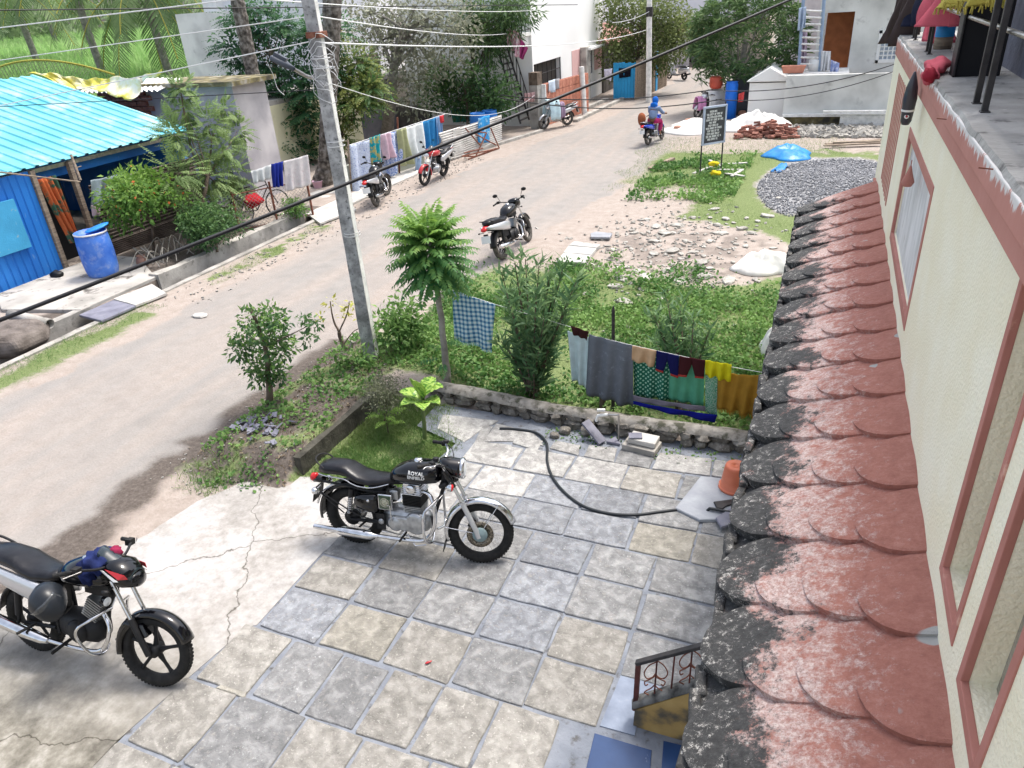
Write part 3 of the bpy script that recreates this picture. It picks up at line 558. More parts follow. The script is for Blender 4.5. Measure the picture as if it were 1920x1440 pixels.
def tilemesh(seed):
    rg = random.Random(seed); mb = MB(); hw = .262; N_ = 14; top = []
    out = [(-.42, hw), (.0, hw)]+[(.26*math.sin(t_)*(1+rg.uniform(-.02, .02)), hw*math.cos(t_)) for t_ in [math.pi*(i+1)/(N_+1) for i in range(N_)]]+[(0, -hw), (-.42, -hw)]
    rim = []; nn = len(out)
    for u, v in out: q_ = max(0, (u+.42)/.68); h_ = .006+.034*q_**1.3+.03*q_*(v/hw+1)/2; rim.append((u, v, h_))
    bot = [(u, v, -.004) for u, v, h_ in rim]; ins = [(-.42+(u+.42)*.965, v*.95, h_+.004) for u, v, h_ in rim]; mid_ = [(-.42+(u+.42)*.55, v*.5, h_*.8+.006) for u, v, h_ in rim]
    vs = bot+rim+ins+mid_
    fs = [(k_*nn+i, k_*nn+(i+1) % nn, (k_+1)*nn+(i+1) % nn, (k_+1)*nn+i) for k_ in range(3) for i in range(nn)]+[tuple(range(3*nn, 4*nn))]
    mb.add([(a, b+0, c_) for a, b, c_ in vs], [tuple(reversed(f)) for f in fs], False); return mkmesh('roof_tile', mb, awm)
TM = [tilemesh(i) for i in range(4)]
eu = Vector((-.894, 0, -.447)); ev = Vector((0, -1, 0)); en = Vector((-.447, 0, .894))
for c_i, (ux, off) in enumerate([(.405, 0), (.19, .13), (-.02, .2), (-.215, .3)]):
    for i in range(-9, 15):
        y = 3.28+off+i*.512+random.uniform(-.015, .015)
        if y > 10.3: continue
        o = bpy.data.objects.new('roof_tile', TM[random.randrange(4)]); COL.objects.link(o); o.parent = house
        pt = AW(ux+.23+random.uniform(-.006, .006), y, .012-.001*c_i+random.uniform(0, .004))
        Mx = Matrix((eu, ev, en)).transposed().to_4x4(); Mx = Mx@Matrix.Rotation(random.uniform(-.03, .03), 4, 'Z')@Matrix.Rotation(R(-1.5+c_i*.0), 4, 'Y'); Mx.translation = pt-house.location
        o.matrix_basis = Mx
mb = MB()
for i in range(90):   # ragged dripping edge
    y = -1.5+11.9*i/89; mb.box((-.215+random.uniform(-.012, .012), y, 2.2-.03+random.uniform(-.03, .015)), (.05, .17, .1+random.random()*.05), random.uniform(-.2, .2))
part('awning_lip', mb, awm, house, world=True, bevel=.012)
mb = MB(); mb.bb(XW-.03, XW, -3, 10.5, 2.61, 2.64); part('red_skirting', mb, redp, house, world=True)
# nails in the wall
for q in [(1340, 895), (1690, 1270)]:
    a = PX(1440+q[0]/4, q[1]/4, .6); mb = MB(); mb.tube([a, a+Vector((-.05, 0, .005))], .003, 5); solo('nail', mb, mt['rust'], 'rusty nail sticking out of the red band, %s' % ('the higher one' if q[0] < 1500 else 'the lower one'), 'nail')
# hanging toy bottle
a = PX(1716, 134, .55); b = PX(1697, 234, .55)
d_ = (a-b); L_ = d_.length; rot = d_.to_track_quat('Z', 'Y').to_matrix()
tb = thing('hanging_toy', 'black and white bird shaped inflatable hanging on the cream wall', 'toy', b)
greyp = M('black_toy_plastic', [(0, (.035, .035, .045))], rough=.3, bump=0, coat=.3)
mb = MB(); mb.lathe([(0, 0), (.028, .004), (.04, .03), (.045, L_*.3), (.05, L_*.5), (.04, L_*.72), (.026, L_*.85), (.016, L_*.93), (.008, L_), (0, L_)], n=18, rot=rot); part('body', mb, greyp, tb)
mb = MB(); mb.lathe([(.0475, L_*.27), (.0475, L_*.31)], n=18, rot=rot); mb.lathe([(0, 0), (.016, .004), (.02, .012)], c=Vector((-.036, -.012, L_*.37)), axis='X', n=12); part('white_marking', mb, mt['white'], tb)
ec = rot@Vector((0, 0, L_*.16)); vd = (Vector((0, 0, H))-b).normalized(); er = vd.to_track_quat('Z', 'Y').to_matrix()
mb = MB(); mb.lathe([(.017, 0), (.013, .004), (0, .004)], c=ec+vd*.042, n=14, rot=er); part('eye', mb, mt['white'], tb)
mb = MB(); mb.lathe([(.009, 0), (.006, .003), (0, .003)], c=ec+vd*.047, n=12, rot=er); part('pupil', mb, M('red_dot', [(0, (.4, .02, .03))], rough=.4, bump=0), tb)
a = PX(1710, 300, .6); mb = MB(); mb.tube([a, a+Vector((0, 0, -.06))], .004); mb.lathe([(.006, 0), (.02, -.05), (.045, -.12), (.03, -.15), (0, -.155)], c=a+Vector((0, 0, -.04)), n=14); solo('wall_lamp', mb, redp, 'small brick red teardrop ornament hanging at the corner of the niche', 'ornament')
# ================================================================== MOTORCYCLES
def ring(mb, R0, w, rt, n=40, m=10, c=(0, 0, 0), sq=1.0, y0=0):
    prof = [(R0+rt*math.sin(2*math.pi*j/m), y0+w*math.cos(2*math.pi*j/m)) for j in range(m)]
    return mb.lathe(prof, c, 'Y', n, closed=True)
def bar(mb, a, b, r, n=8): return mb.tube([a, b], r, n)
def smoothpts(pts, k=6):
    pts = [Vector(p) for p in pts]; out = []
    for i in range(len(pts)-1):
        p0, p1, p2, p3 = pts[max(i-1, 0)], pts[i], pts[i+1], pts[min(i+2, len(pts)-1)]
        for j in range(k):
            t = j/k; out.append(.5*((2*p1)+(-p0+p2)*t+(2*p0-5*p1+4*p2-p3)*t*t+(-p0+3*p1-3*p2+p3)*t**3))
    return out+[pts[-1]]
def fender(mb, c, Rr, w, a0, a1, skirt=.03, n=18):
    vs = []
    for i in range(n+1):
        a = R(a0+(a1-a0)*i/n)
        for q, (yy, dr) in enumerate([(-w, -skirt), (-w*.92, -skirt*.3), (-w*.5, 0), (0, .008), (w*.5, 0), (w*.92, -skirt*.3), (w, -skirt)]):
            vs.append((c[0]+(Rr+dr)*math.cos(a), yy, c[2]+(Rr+dr)*math.sin(a)))
    mb.add(vs, [(i*7+q, i*7+q+1, i*7+8+q, i*7+7+q) for i in range(n) for q in range(6)], True); return mb
def wheel(root, c, Rt, wt, style, xf=None, detail=2, tyre='rubber', brake=True):
    X = xf or (lambda mb: mb)
    n = 44 if detail > 1 else 24; rr = wt*.55; Rm = Rt-rr
    mb = MB(); prof = [(Rm+rr*1.0*math.copysign(abs(math.sin(a))**.8, math.sin(a)), wt/2*math.copysign(abs(math.cos(a))**.8, math.cos(a))) for a in [2*math.pi*j/12 for j in range(12)]]
    mb.lathe(prof, c, 'Y', n, closed=True)
    if detail > 1:     # tread blocks
        for i in range(60):
            a = 2*math.pi*i/60
            for s in (-1, 1): mb.box((c[0]+(Rt-.002)*math.cos(a+s*.02), s*wt*.2, c[2]+(Rt-.002)*math.sin(a+s*.02)), (.008, wt*.22, .018), rot=Matrix.Rotation(-a, 3, 'Y'))
    w = part('wheel', X(mb), mt[tyre], root)
    mb = MB(); Ri = Rm-rr*.55
    mb.lathe([(Ri+.014, -wt*.36), (Ri+.004, -wt*.34), (Ri-.006, 0), (Ri+.004, wt*.34), (Ri+.014, wt*.36), (Ri+.004, wt*.28), (Ri+.004, -wt*.28)], c, 'Y', n, closed=True)
    part('rim', X(mb), mt['chrome'] if style == 'spoke' else mt['blackm'], w)
    mb = MB()
    if style == 'spoke':
        for i in range(36):
            a = 2*math.pi*i/36; s = 1 if i % 2 else -1; b = a+(.35 if (i//2) % 2 else -.35)
            bar(mb, (c[0]+.045*math.cos(b), s*.035, c[2]+.045*math.sin(b)), (c[0]+Ri*math.cos(a), s*.006, c[2]+Ri*math.sin(a)), .0016, 4)
        part('spokes', X(mb), mt['chrome'], w)
    else:
        for i in range(5):
            a = 2*math.pi*i/5+.3
            for s in (0,):
                pts = [(c[0]+rr_*math.cos(a+da), 0, c[2]+rr_*math.sin(a+da)) for rr_, da in ((.03, 0), (Ri*.5, .0), (Ri*.8, 0), (Ri+.003, .0))]
                mb.tube(pts, [.026, .014, .014, .024], 6)
        part('spokes', X(mb), mt['blackm'], w)
    mb = MB(); mb.lathe([(0, -.06), (.03, -.06), (.05, -.045), (.05, .045), (.03, .06), (0, .06)], c, 'Y', 20); part('hub', X(mb), mt['alu'] if style == 'spoke' else mt['blackm'], w)
    return w
def text_mesh(body, size, ext=.001):
    cu = bpy.data.curves.new('t', 'FONT'); cu.body = body; cu.size = size; cu.align_x = 'CENTER'; cu.align_y = 'CENTER'; cu.extrude = ext; cu.resolution_u = 2; cu.offset = size*.02
    o = bpy.data.objects.new('t', cu); COL.objects.link(o); bpy.context.view_layer.update()
    me = bpy.data.meshes.new_from_object(o); bpy.data.objects.remove(o); return me
def place_mesh(name, me, mat, parent, M4):
    me.materials.clear(); me.materials.append(mat); me.transform(M4); o = bpy.data.objects.new(name, me); COL.objects.link(o); o.parent = parent; return o
def steer_fn(root, hx, hz, ang, rake=27):
    ax = Vector((-math.sin(R(rake)), 0, math.cos(R(rake)))); Rm = Matrix.Rotation(R(ang), 4, ax); T = Matrix.Translation((hx, 0, hz)); Mx = T@Rm@T.inverted()
    return (lambda mb: mb.xf(Mx)), Mx

def classic_bike(loc, heading, lean, steer):
    b = thing('motorcycle', 'black classic motorcycle with chrome fenders and spoked wheels on the stone paving', 'motorcycle', loc, heading, rx=lean)
    A = Vector((0, 0, .325)); B = Vector((1.385, 0, .325)); X, MX = steer_fn(b, 1.06, .9, steer)
    bl, ch, al = mt['black'], mt['chrome'], mt['alu']
    wheel(b, A, .325, .105, 'spoke'); fw = wheel(b, B, .325, .09, 'spoke', X)
    # rear brake drum, sprocket, chain
    mb = MB(); mb.lathe([(0, -.09), (.06, -.09), (.085, -.075), (.085, -.03), (0, -.03)], A, 'Y', 24); part('rear_brake_drum', mb, mt['blackm'], b)
    mb = MB(); mb.lathe([(.02, .075), (.095, .075), (.095, .08), (.02, .08)], A, 'Y', 28, closed=True); part('sprocket', mb, mt['steel'], b)
    mb = MB(); bar(mb, A+Vector((0, .078, .095)), (.5, .078, .36), .006, 5); bar(mb, A+Vector((0, .078, -.095)), (.5, .078, .25), .006, 5); part('chain', mb, mt['steel'], b)
    # front disc, hub plate, caliper
    mb = MB(); mb.lathe([(.085, -.066), (.135, -.066), (.135, -.07), (.085, -.07)], B, 'Y', 36, closed=True); mb.lathe([(0, -.058), (.07, -.062), (.085, -.066)], B, 'Y', 24)
    part('brake_disc', X(mb), M('drilled_disc', [(.4, (.05, .045, .04)), (.5, (.35, .3, .22)), (.6, (.06, .055, .05))], scale=60, rough=.4, metal=.8, coord='O', detail=2, bump=0), b)
    mb = MB(); mb.lathe([(0, -.1), (.03, -.1), (.055, -.085), (.075, -.08), (.075, -.072), (0, -.072)], B, 'Y', 28); part('hub_plate', X(mb), M('grey_green_hub', [(0, (.2, .27, .28))], rough=.5, bump=0), b)
    mb = MB(); mb.box(B+Vector((-.1, .075, .06)), (.05, .05, .1), rot=Matrix.Rotation(.5, 3, 'Y')); part('brake_caliper', X(mb), mt['blackm'], b, bevel=.006)
    # forks
    for s in (-1, 1):
        lo, mi, hi = B+Vector((-.02, s*.088, .0)), B+Vector((-.17, s*.088, .33)), B+Vector((-.3, s*.088, .6))
        mb = MB(); mb.tube([lo+Vector((.01, 0, -.03)), lo+Vector((-.01, 0, .03)), mi], [.026, .027, .026], 12); mb.lathe([(.03, -.012), (.03, .012)], mi, 'Z', 12); part('fork_lower', X(mb), mt['silver'], b)
        mb = MB(); mb.tube([mi, hi+Vector((-.05, 0, .1))], .0175, 10); part('fork_stanchion', X(mb), ch, b)
        mb = MB(); c0 = B+Vector((-.22, s*.088, .42)); mb.tube([c0+Vector((-.035, 0, .07)), c0+Vector((-.12, 0, .24))], .03, 12); part('fork_cover', X(mb), bl, b)
    # triple clamp, headlight nacelle (casquette)
    mb = MB(); mb.box((1.03, 0, .84), (.08, .25, .035), rot=Matrix.Rotation(R(-27), 3, 'Y')); part('fork_clamp', X(mb), mt['blackm'], b, bevel=.01)
    hc = Vector((1.14, 0, .985))
    mb = MB(); mb.loft([(-.16, .05, .03, .03), (-.12, .04, .085, .055), (-.05, .015, .1, .085), (.03, 0, .1, .1), (.06, 0, .098, .098)], 24); mb.xf(Matrix.Translation(hc)@Matrix.Rotation(R(6), 4, 'Y')); part('headlamp_shell', X(mb), bl, b)
    mb = MB(); mb.lathe([(.1, .055), (.106, .062), (.104, .085), (.092, .095)], hc, 'X', 32); hd = part('headlamp_rim', X(mb), ch, b)
    mb = MB(); mb.lathe([(.094, .088), (.07, .1), (.035, .107), (0, .109)], hc, 'X', 28); part('headlamp_glass', X(mb), mt['glass'], hd)
    mb = MB(); mb.lathe([(0, 0), (.035, 0), (.04, .012), (.035, .02), (0, .02)], hc+Vector((-.06, 0, .085)), 'Z', 20); part('speedometer', X(mb), mt['blackm'], b)
    # handlebar
    hb = [(1.02, -.09, 1.03), (1.03, -.2, 1.09), (.98, -.31, 1.13), (.86, -.38, 1.12)]
    pts = smoothpts([(x, y, z) for x, y, z in hb][::-1]+[(1.02, 0, 1.02)]+[(x, -y, z) for x, y, z in hb]); mb = MB(); mb.tube(pts, .0115, 8); part('handlebar', X(mb), ch, b)
    for s in (-1, 1):
        e = Vector((.86, s*.38, 1.12)); d_ = Vector((.98-.86, s*(-.07), .01)).normalized()
        mb = MB(); mb.tube([e-d_*.01, e+d_*.005, e+d_*.11], [.02, .019, .018], 10); part('grip', X(mb), mt['rubber'], b)
        mb = MB(); q = e+d_*.13; mb.box(q, (.05, .045, .05), s*.4); mb.lathe([(.03, 0), (.03, .03), (0, .035)], q+Vector((.03, s*-.05, .02)), 'Z', 12); part('switch_housing', X(mb), mt['blackm'], b, bevel=.006)
        mb = MB(); mb.tube(smoothpts([q+Vector((.03, 0, 0)), q+Vector((.04, s*.04, .0)), e+d_*.02+Vector((.055, 0, 0)), e+Vector((.05, s*.02, -.01))]), .005, 6); part('lever', X(mb), ch, b)
        mb = MB(); mb.tube(smoothpts([q+Vector((.02, 0, -.01)), q+Vector((.1, -s*.06, -.06)), (1.12, s*.05, .86), (1.02, s*.04, .76)]), .005, 5); part('control_cable', X(mb), mt['wire'], b)
        # indicators
        fi = Vector((1.12, s*.17, .845)); mb = MB(); bar(mb, fi+Vector((-.03, -s*.08, .03)), fi, .008, 6); mb.lathe([(0, -.045), (.028, -.035), (.038, -.005), (.038, .01)], fi, 'X', 16); ic = part('front_indicator', X(mb), ch, b)
        mb = MB(); mb.lathe([(.037, .01), (.03, .022), (0, .027)], fi, 'X', 14); part('lens', X(mb), M('amber_lens%d' % s, [(0, (.6, .09, .02))], rough=.2, bump=0) if s > 0 else mt['redlens'], ic)
        ri = Vector((-.36, s*.14, .62)); mb = MB(); bar(mb, ri+Vector((.03, -s*.08, .03)), ri, .008, 6); mb.lathe([(0, .045), (.028, .035), (.038, .005), (.038, -.01)], ri, 'X', 16); ic = part('rear_indicator', mb, ch, b)
        mb = MB(); mb.lathe([(.037, -.01), (.03, -.022), (0, -.027)], ri, 'X', 14); part('lens', mb, mt['glass'], ic)
    # fenders
    mb = MB(); fender(mb, B, .362, .062, 20, 196, .04); part('front_fender', X(mb), ch, b, solid=.002)
    mb = MB(); p0 = B+Vector((.362*math.cos(R(197)), 0, .362*math.sin(R(197)))); mb.box(p0+Vector((-.015, 0, -.04)), (.008, .13, .12), rot=Matrix.Rotation(.2, 3, 'Y')); part('mud_flap', X(mb), mt['blackm'], b)
    for s in (-1, 1):
        mb = MB(); bar(mb, B+Vector((0, s*.07, 0)), B+Vector((.36*math.cos(R(170)), s*.064, .36*math.sin(R(170)))), .005, 6); bar(mb, B+Vector((0, s*.07, 0)), B+Vector((.36*math.cos(R(60)), s*.064, .36*math.sin(R(60)))), .005, 6); part('fender_stay', X(mb), ch, b)
    mb = MB(); fender(mb, A+Vector((-.01, 0, .02)), .375, .085, 65, 192, .05); part('rear_fender', mb, bl, b, solid=.003)
    mb = MB(); pts = [A+Vector((-.01+.38*math.cos(R(a)), -.09, .02+.38*math.sin(R(a)))) for a in range(100, 170, 8)]; mb.tube(pts, .011, 6); part('fender_rail', mb, ch, b)
    # tail light, plate
    mb = MB(); mb.loft([(-.43, .68, .045, .035), (-.38, .69, .05, .04), (-.3, .69, .04, .035)], 14); part('tail_housing', mb, bl, b)
    mb = MB(); mb.loft([(-.475, .695, .03, .03), (-.46, .7, .042, .045), (-.425, .7, .045, .05), (-.4, .71, .04, .04)], 14); part('tail_light', mb, mt['redlens'], b)
    mb = MB(); mb.box((-.41, 0, .54), (.006, .2, .17), rot=Matrix.Rotation(R(12), 3, 'Y')); part('number_plate', mb, mt['blackm'], b, bevel=.003)
    # frame
    mb = MB()
    for s in (-1, 1):
        mb.tube(smoothpts([(-.28, s*.1, .72), (0, s*.11, .71), (.2, s*.1, .68), (.42, s*.07, .67)]), .013, 8); bar(mb, A+Vector((0, s*.1, 0)), (.36, s*.1, .33), .018, 8); bar(mb, (.3, s*.09, .68), (.36, s*.1, .3), .016, 8)
    mb.tube([(1.03, 0, .9), (.9, 0, .82), (.42, 0, .74), (.3, 0, .6)], .02, 8); mb.tube([(1.03, 0, .82), (.9, 0, .45), (.85, 0, .3)], .02, 8); mb.box((1.03, 0, .88), (.07, .07, .16), rot=Matrix.Rotation(R(-27), 3, 'Y')); part('frame', mb, mt['blackm'], b)
    for s in (-1, 1):
        t_, q_ = Vector((.06, s*.125, .69)), Vector((-.0, s*.125, .37)); mb = MB(); bar(mb, t_, q_, .014, 8); mb.tube([t_+(q_-t_)*.0, t_+(q_-t_)*.22, t_+(q_-t_)*.3], [.028, .03, .024], 12); mb.tube([t_+(q_-t_)*.85, q_], [.022, .02], 10); sh = part('shock_absorber', mb, mt['blackm'], b)
        mb = MB(); dd = (q_-t_); sx = Vector((1, 0, .19)).normalized(); pts = []
        for i in range(97):
            u = i/96; a = u*2*math.pi*9; pts.append(t_+dd*(.26+.6*u)+sx*(.026*math.cos(a))+Vector((0, .026*math.sin(a), 0)))
        mb.tube(pts, .0048, 5); part('spring', mb, ch, sh)
    # seat
    st = [(-.33, .835, .03, .02), (-.31, .845, .1, .05), (-.24, .855, .122, .062), (-.08, .86, .125, .062), (.0, .85, .128, .06), (.06, .815, .135, .058), (.13, .785, .14, .05), (.25, .772, .135, .045), (.36, .782, .115, .042), (.46, .8, .085, .04), (.52, .81, .06, .03)]
    mb = MB(); mb.loft(st, 24, 2.8); part('seat', mb, mt['seat'], b)
    mb = MB()
    for s in (-1, 1): mb.tube(smoothpts([(-.32, s*.1, .8), (-.2, s*.124, .795), (-.02, s*.13, .79), (.07, s*.138, .755), (.16, s*.142, .735), (.3, s*.132, .735), (.46, s*.09, .775)]), .0065, 6)
    part('seat_trim', mb, ch, b)
    mb = MB(); mb.tube(smoothpts([(-.2, -.11, .84), (-.3, -.11, .92), (-.36, -.05, .95), (-.36, .05, .95), (-.3, .11, .92), (-.2, .11, .84)]), .008, 6); part('grab_rail', mb, mt['blackm'], b)
    # tank
    tk = [(.46, .85, .05, .03), (.48, .855, .085, .06), (.55, .88, .125, .09), (.66, .905, .15, .11), (.78, .92, .158, .118), (.88, .925, .148, .112), (.96, .92, .115, .095), (1.0, .915, .07, .06), (1.015, .91, .03, .03)]
    mb = MB(); mb.loft(tk, 30, 2.3); tank = part('fuel_tank', mb, bl, b)
    mb = MB(); mb.lathe([(0, .028), (.03, .026), (.04, .018), (.044, 0), (.044, -.01)], (.76, 0, 1.03), 'Z', 22); part('filler_cap', mb, ch, tank)
    for s in (-1,):
        for k, t_ in enumerate(('ROYAL', 'ENFIELD')):
            me_ = text_mesh(t_, .05 if k == 0 else .046, .0012); rot = Matrix.Rotation(R(90), 4, 'X'); me_.transform(rot)
            for v in me_.vertices:
                x, z = .79+v.co.x*1.05, .957-.043*k+v.co.z
                # follow the tank side
                i = max(j for j in range(len(tk)-1) if tk[j][0] <= x); a0, a1 = tk[i], tk[i+1]; u = (x-a0[0])/(a1[0]-a0[0]); zc, hw, hh = [a0[q]+(a1[q]-a0[q])*u for q in (1, 2, 3)]
                w_ = hw*(max(0, 1-abs((z-zc)/hh)**2.3))**(1/2.3); v.co = (x, -(w_+.002)+v.co.y*.5, z)
            me_.materials.clear(); me_.materials.append(mt['white']); o = bpy.data.objects.new('lettering', me_); COL.objects.link(o); o.parent = tank
    # engine
    mb = MB(); mb.loft([(.36, .36, .07, .08), (.4, .37, .1, .12), (.5, .38, .115, .135), (.62, .37, .118, .135), (.74, .37, .115, .13), (.83, .37, .09, .1), (.87, .37, .05, .06)], 22, 2.6); eng = part('crankcase', mb, al, b)
    mb = MB(); mb.lathe([(.12, 0), (.12, -.03), (.1, -.045), (.02, -.05), (0, -.05)], (.74, -.1, .385), 'Y', 28); mb.lathe([(.085, 0), (.085, -.035), (.06, -.05), (0, -.052)], (.52, -.1, .36), 'Y', 24); mb.box((.63, -.12, .37), (.2, .05, .15)); part('engine_cover', mb, al, eng, bevel=.012)
    mb = MB()
    for dx, dz in ((.1, 0), (.05, .09), (-.05, .09), (-.09, -.03), (0, -.105), (.07, -.08)): mb.lathe([(.009, 0), (.009, -.006), (0, -.007)], (.74+dx, -.135, .385+dz), 'Y', 8)
    part('cover_bolt', mb, ch, eng)
    mb = MB(); mb.box((.7, 0, .53), (.15, .15, .1))
    for i in range(4): mb.box((.7, 0, .495+i*.018), (.19, .19, .007))
    part('cylinder_base', mb, al, eng)
    mb = MB(); mb.box((.7, 0, .62), (.15, .15, .12))
    for i in range(7): mb.box((.7, 0, .57+i*.017), (.2, .2, .007))
    part('cylinder', mb, mt['blackm'], eng)
    mb = MB()
    for i in range(5): mb.box((.7, 0, .695+i*.02), (.215-.006*i, .21-.008*i, .009))
    mb.box((.7, 0, .74), (.17, .17, .12)); mb.lathe([(.05, -.09), (.05, -.11), (.03, -.118), (0, -.12)], (.7, 0, .75), 'Y', 16); part('cylinder_head', mb, ch, eng, bevel=.003)
    mb = MB(); mb.tube([(.55, -.02, .69), (.45, -.03, .66)], [.028, .03], 12); mb.box((.52, -.06, .66), (.07, .07, .11)); part('carburettor', mb, al, eng, bevel=.01)
    # kick starter, gear
    mb = MB(); mb.tube([(.5, -.15, .4), (.5, -.17, .43), (.5, -.175, .58), (.47, -.19, .6)], .008, 6); part('kick_starter', mb, ch, b)
    # side boxes
    mb = MB(); mb.loft([(-.02+.1, .56, .02, .03, -.12), (.11, .56, .05, .075, -.115), (.2, .555, .055, .095, -.11), (.3, .55, .05, .11, -.105), (.34, .55, .03, .09, -.1)], 18, 2.6); tb_ = part('tool_box', mb, bl, b)
    mb = MB(); mb.lathe([(.016, 0), (.016, -.01), (0, -.012)], (.255, -.165, .6), 'Y', 14); part('lock', mb, ch, tb_)
    mb = MB(); mb.box((.43, -.13, .595), (.15, .03, .17)); bx = part('battery_box', mb, ch, b, bevel=.008)
    mb = MB(); mb.box((.43, -.1475, .595), (.128, .004, .146)); part('box_badge', mb, M('dark_green_badge', [(.4, (.03, .06, .03)), (.6, (.12, .14, .1))], scale=14, rough=.3, bump=0, coord='O'), bx)
    mb = MB(); mb.lathe([(.05, -.1497), (.05, -.153), (.042, -.153), (.042, -.1497)], (.43, 0, .595), 'Y', 24, closed=True); mb.lathe([(.036, -.1497), (.03, -.152), (0, -.1525)], (.43, 0, .595), 'Y', 20); part('badge_ring', mb, M('badge_cream', [(.4, (.3, .3, .2)), (.6, (.5, .48, .38))], scale=60, rough=.4, coord='O', bump=.3), bx)
    mb = MB(); mb.loft([(.1, .52, .03, .03, .11), (.14, .55, .05, .09, .11), (.3, .56, .05, .12, .1), (.44, .57, .03, .09, .1)], 16, 2.6); part('side_cover', mb, bl, b)
    mb = MB(); mb.box((.3, 0, .56), (.22, .16, .2)); part('airbox', mb, mt['blackm'], b, bevel=.01)
    # exhaust: header, tail and silencer
    hd_ = smoothpts([(.8, -.05, .72), (.89, -.08, .71), (.95, -.12, .6), (.95, -.14, .4), (.86, -.155, .25), (.7, -.165, .215), (.3, -.17, .215)]); mb = MB(); mb.tube(hd_, .021, 10); part('exhaust_pipe', mb, ch, b)
    mb = MB(); mb.tube([(.34, -.172, .215), (.3, -.172, .215), (.27, -.174, .215), (.23, -.176, .215), (-.06, -.185, .222), (-.1, -.186, .223), (-.12, -.187, .224), (-.38, -.195, .235)], [.023, .026, .045, .05, .048, .04, .028, .026], 18); part('silencer', mb, ch, b)
    # crash guard
    for s in (-1, 1):
        mb = MB(); mb.tube(smoothpts([(1.0, s*.03, .7), (.96, s*.14, .66), (.9, s*.24, .6), (.89, s*.27, .48), (.9, s*.26, .3), (.93, s*.17, .24), (.9, s*.04, .26)]), .014, 8); part('crash_guard', mb, ch, b)
    mb = MB()
    for s in (-1, 1): bar(mb, (.62, s*.1, .26), (.62, s*.26, .25), .012, 8); bar(mb, (.18, s*.1, .33), (.17, s*.23, .33), .012, 8)
    part('foot_pegs', mb, mt['rubber'], b)
    mb = MB(); mb.tube([(.66, -.16, .28), (.75, -.18, .17), (.86, -.16, .19)], .009, 6); part('brake_pedal', mb, ch, b)
    mb = MB(); mb.tube([(.42, .12, .26), (.4, .26, .03), (.4, .29, .01)], .01, 6); part('side_stand', mb, mt['blackm'], b)
    mb = MB(); mb.tube(smoothpts([(-.05, -.13, .4), (-.3, -.14, .62), (.1, -.15, .42), (.4, -.13, .36)][::-1]), .007, 6); mb.box((.36, -.12, .36), (.09, .02, .18)); part('swing_arm_plate', mb, mt['blackm'], b)
    mb = MB(); mb.lathe([(.03, 0), (.03, -.012), (0, -.014)], (.37, -.135, .37), 'Y', 16); part('pivot_cap', mb, mt['alu'], b)
    return b

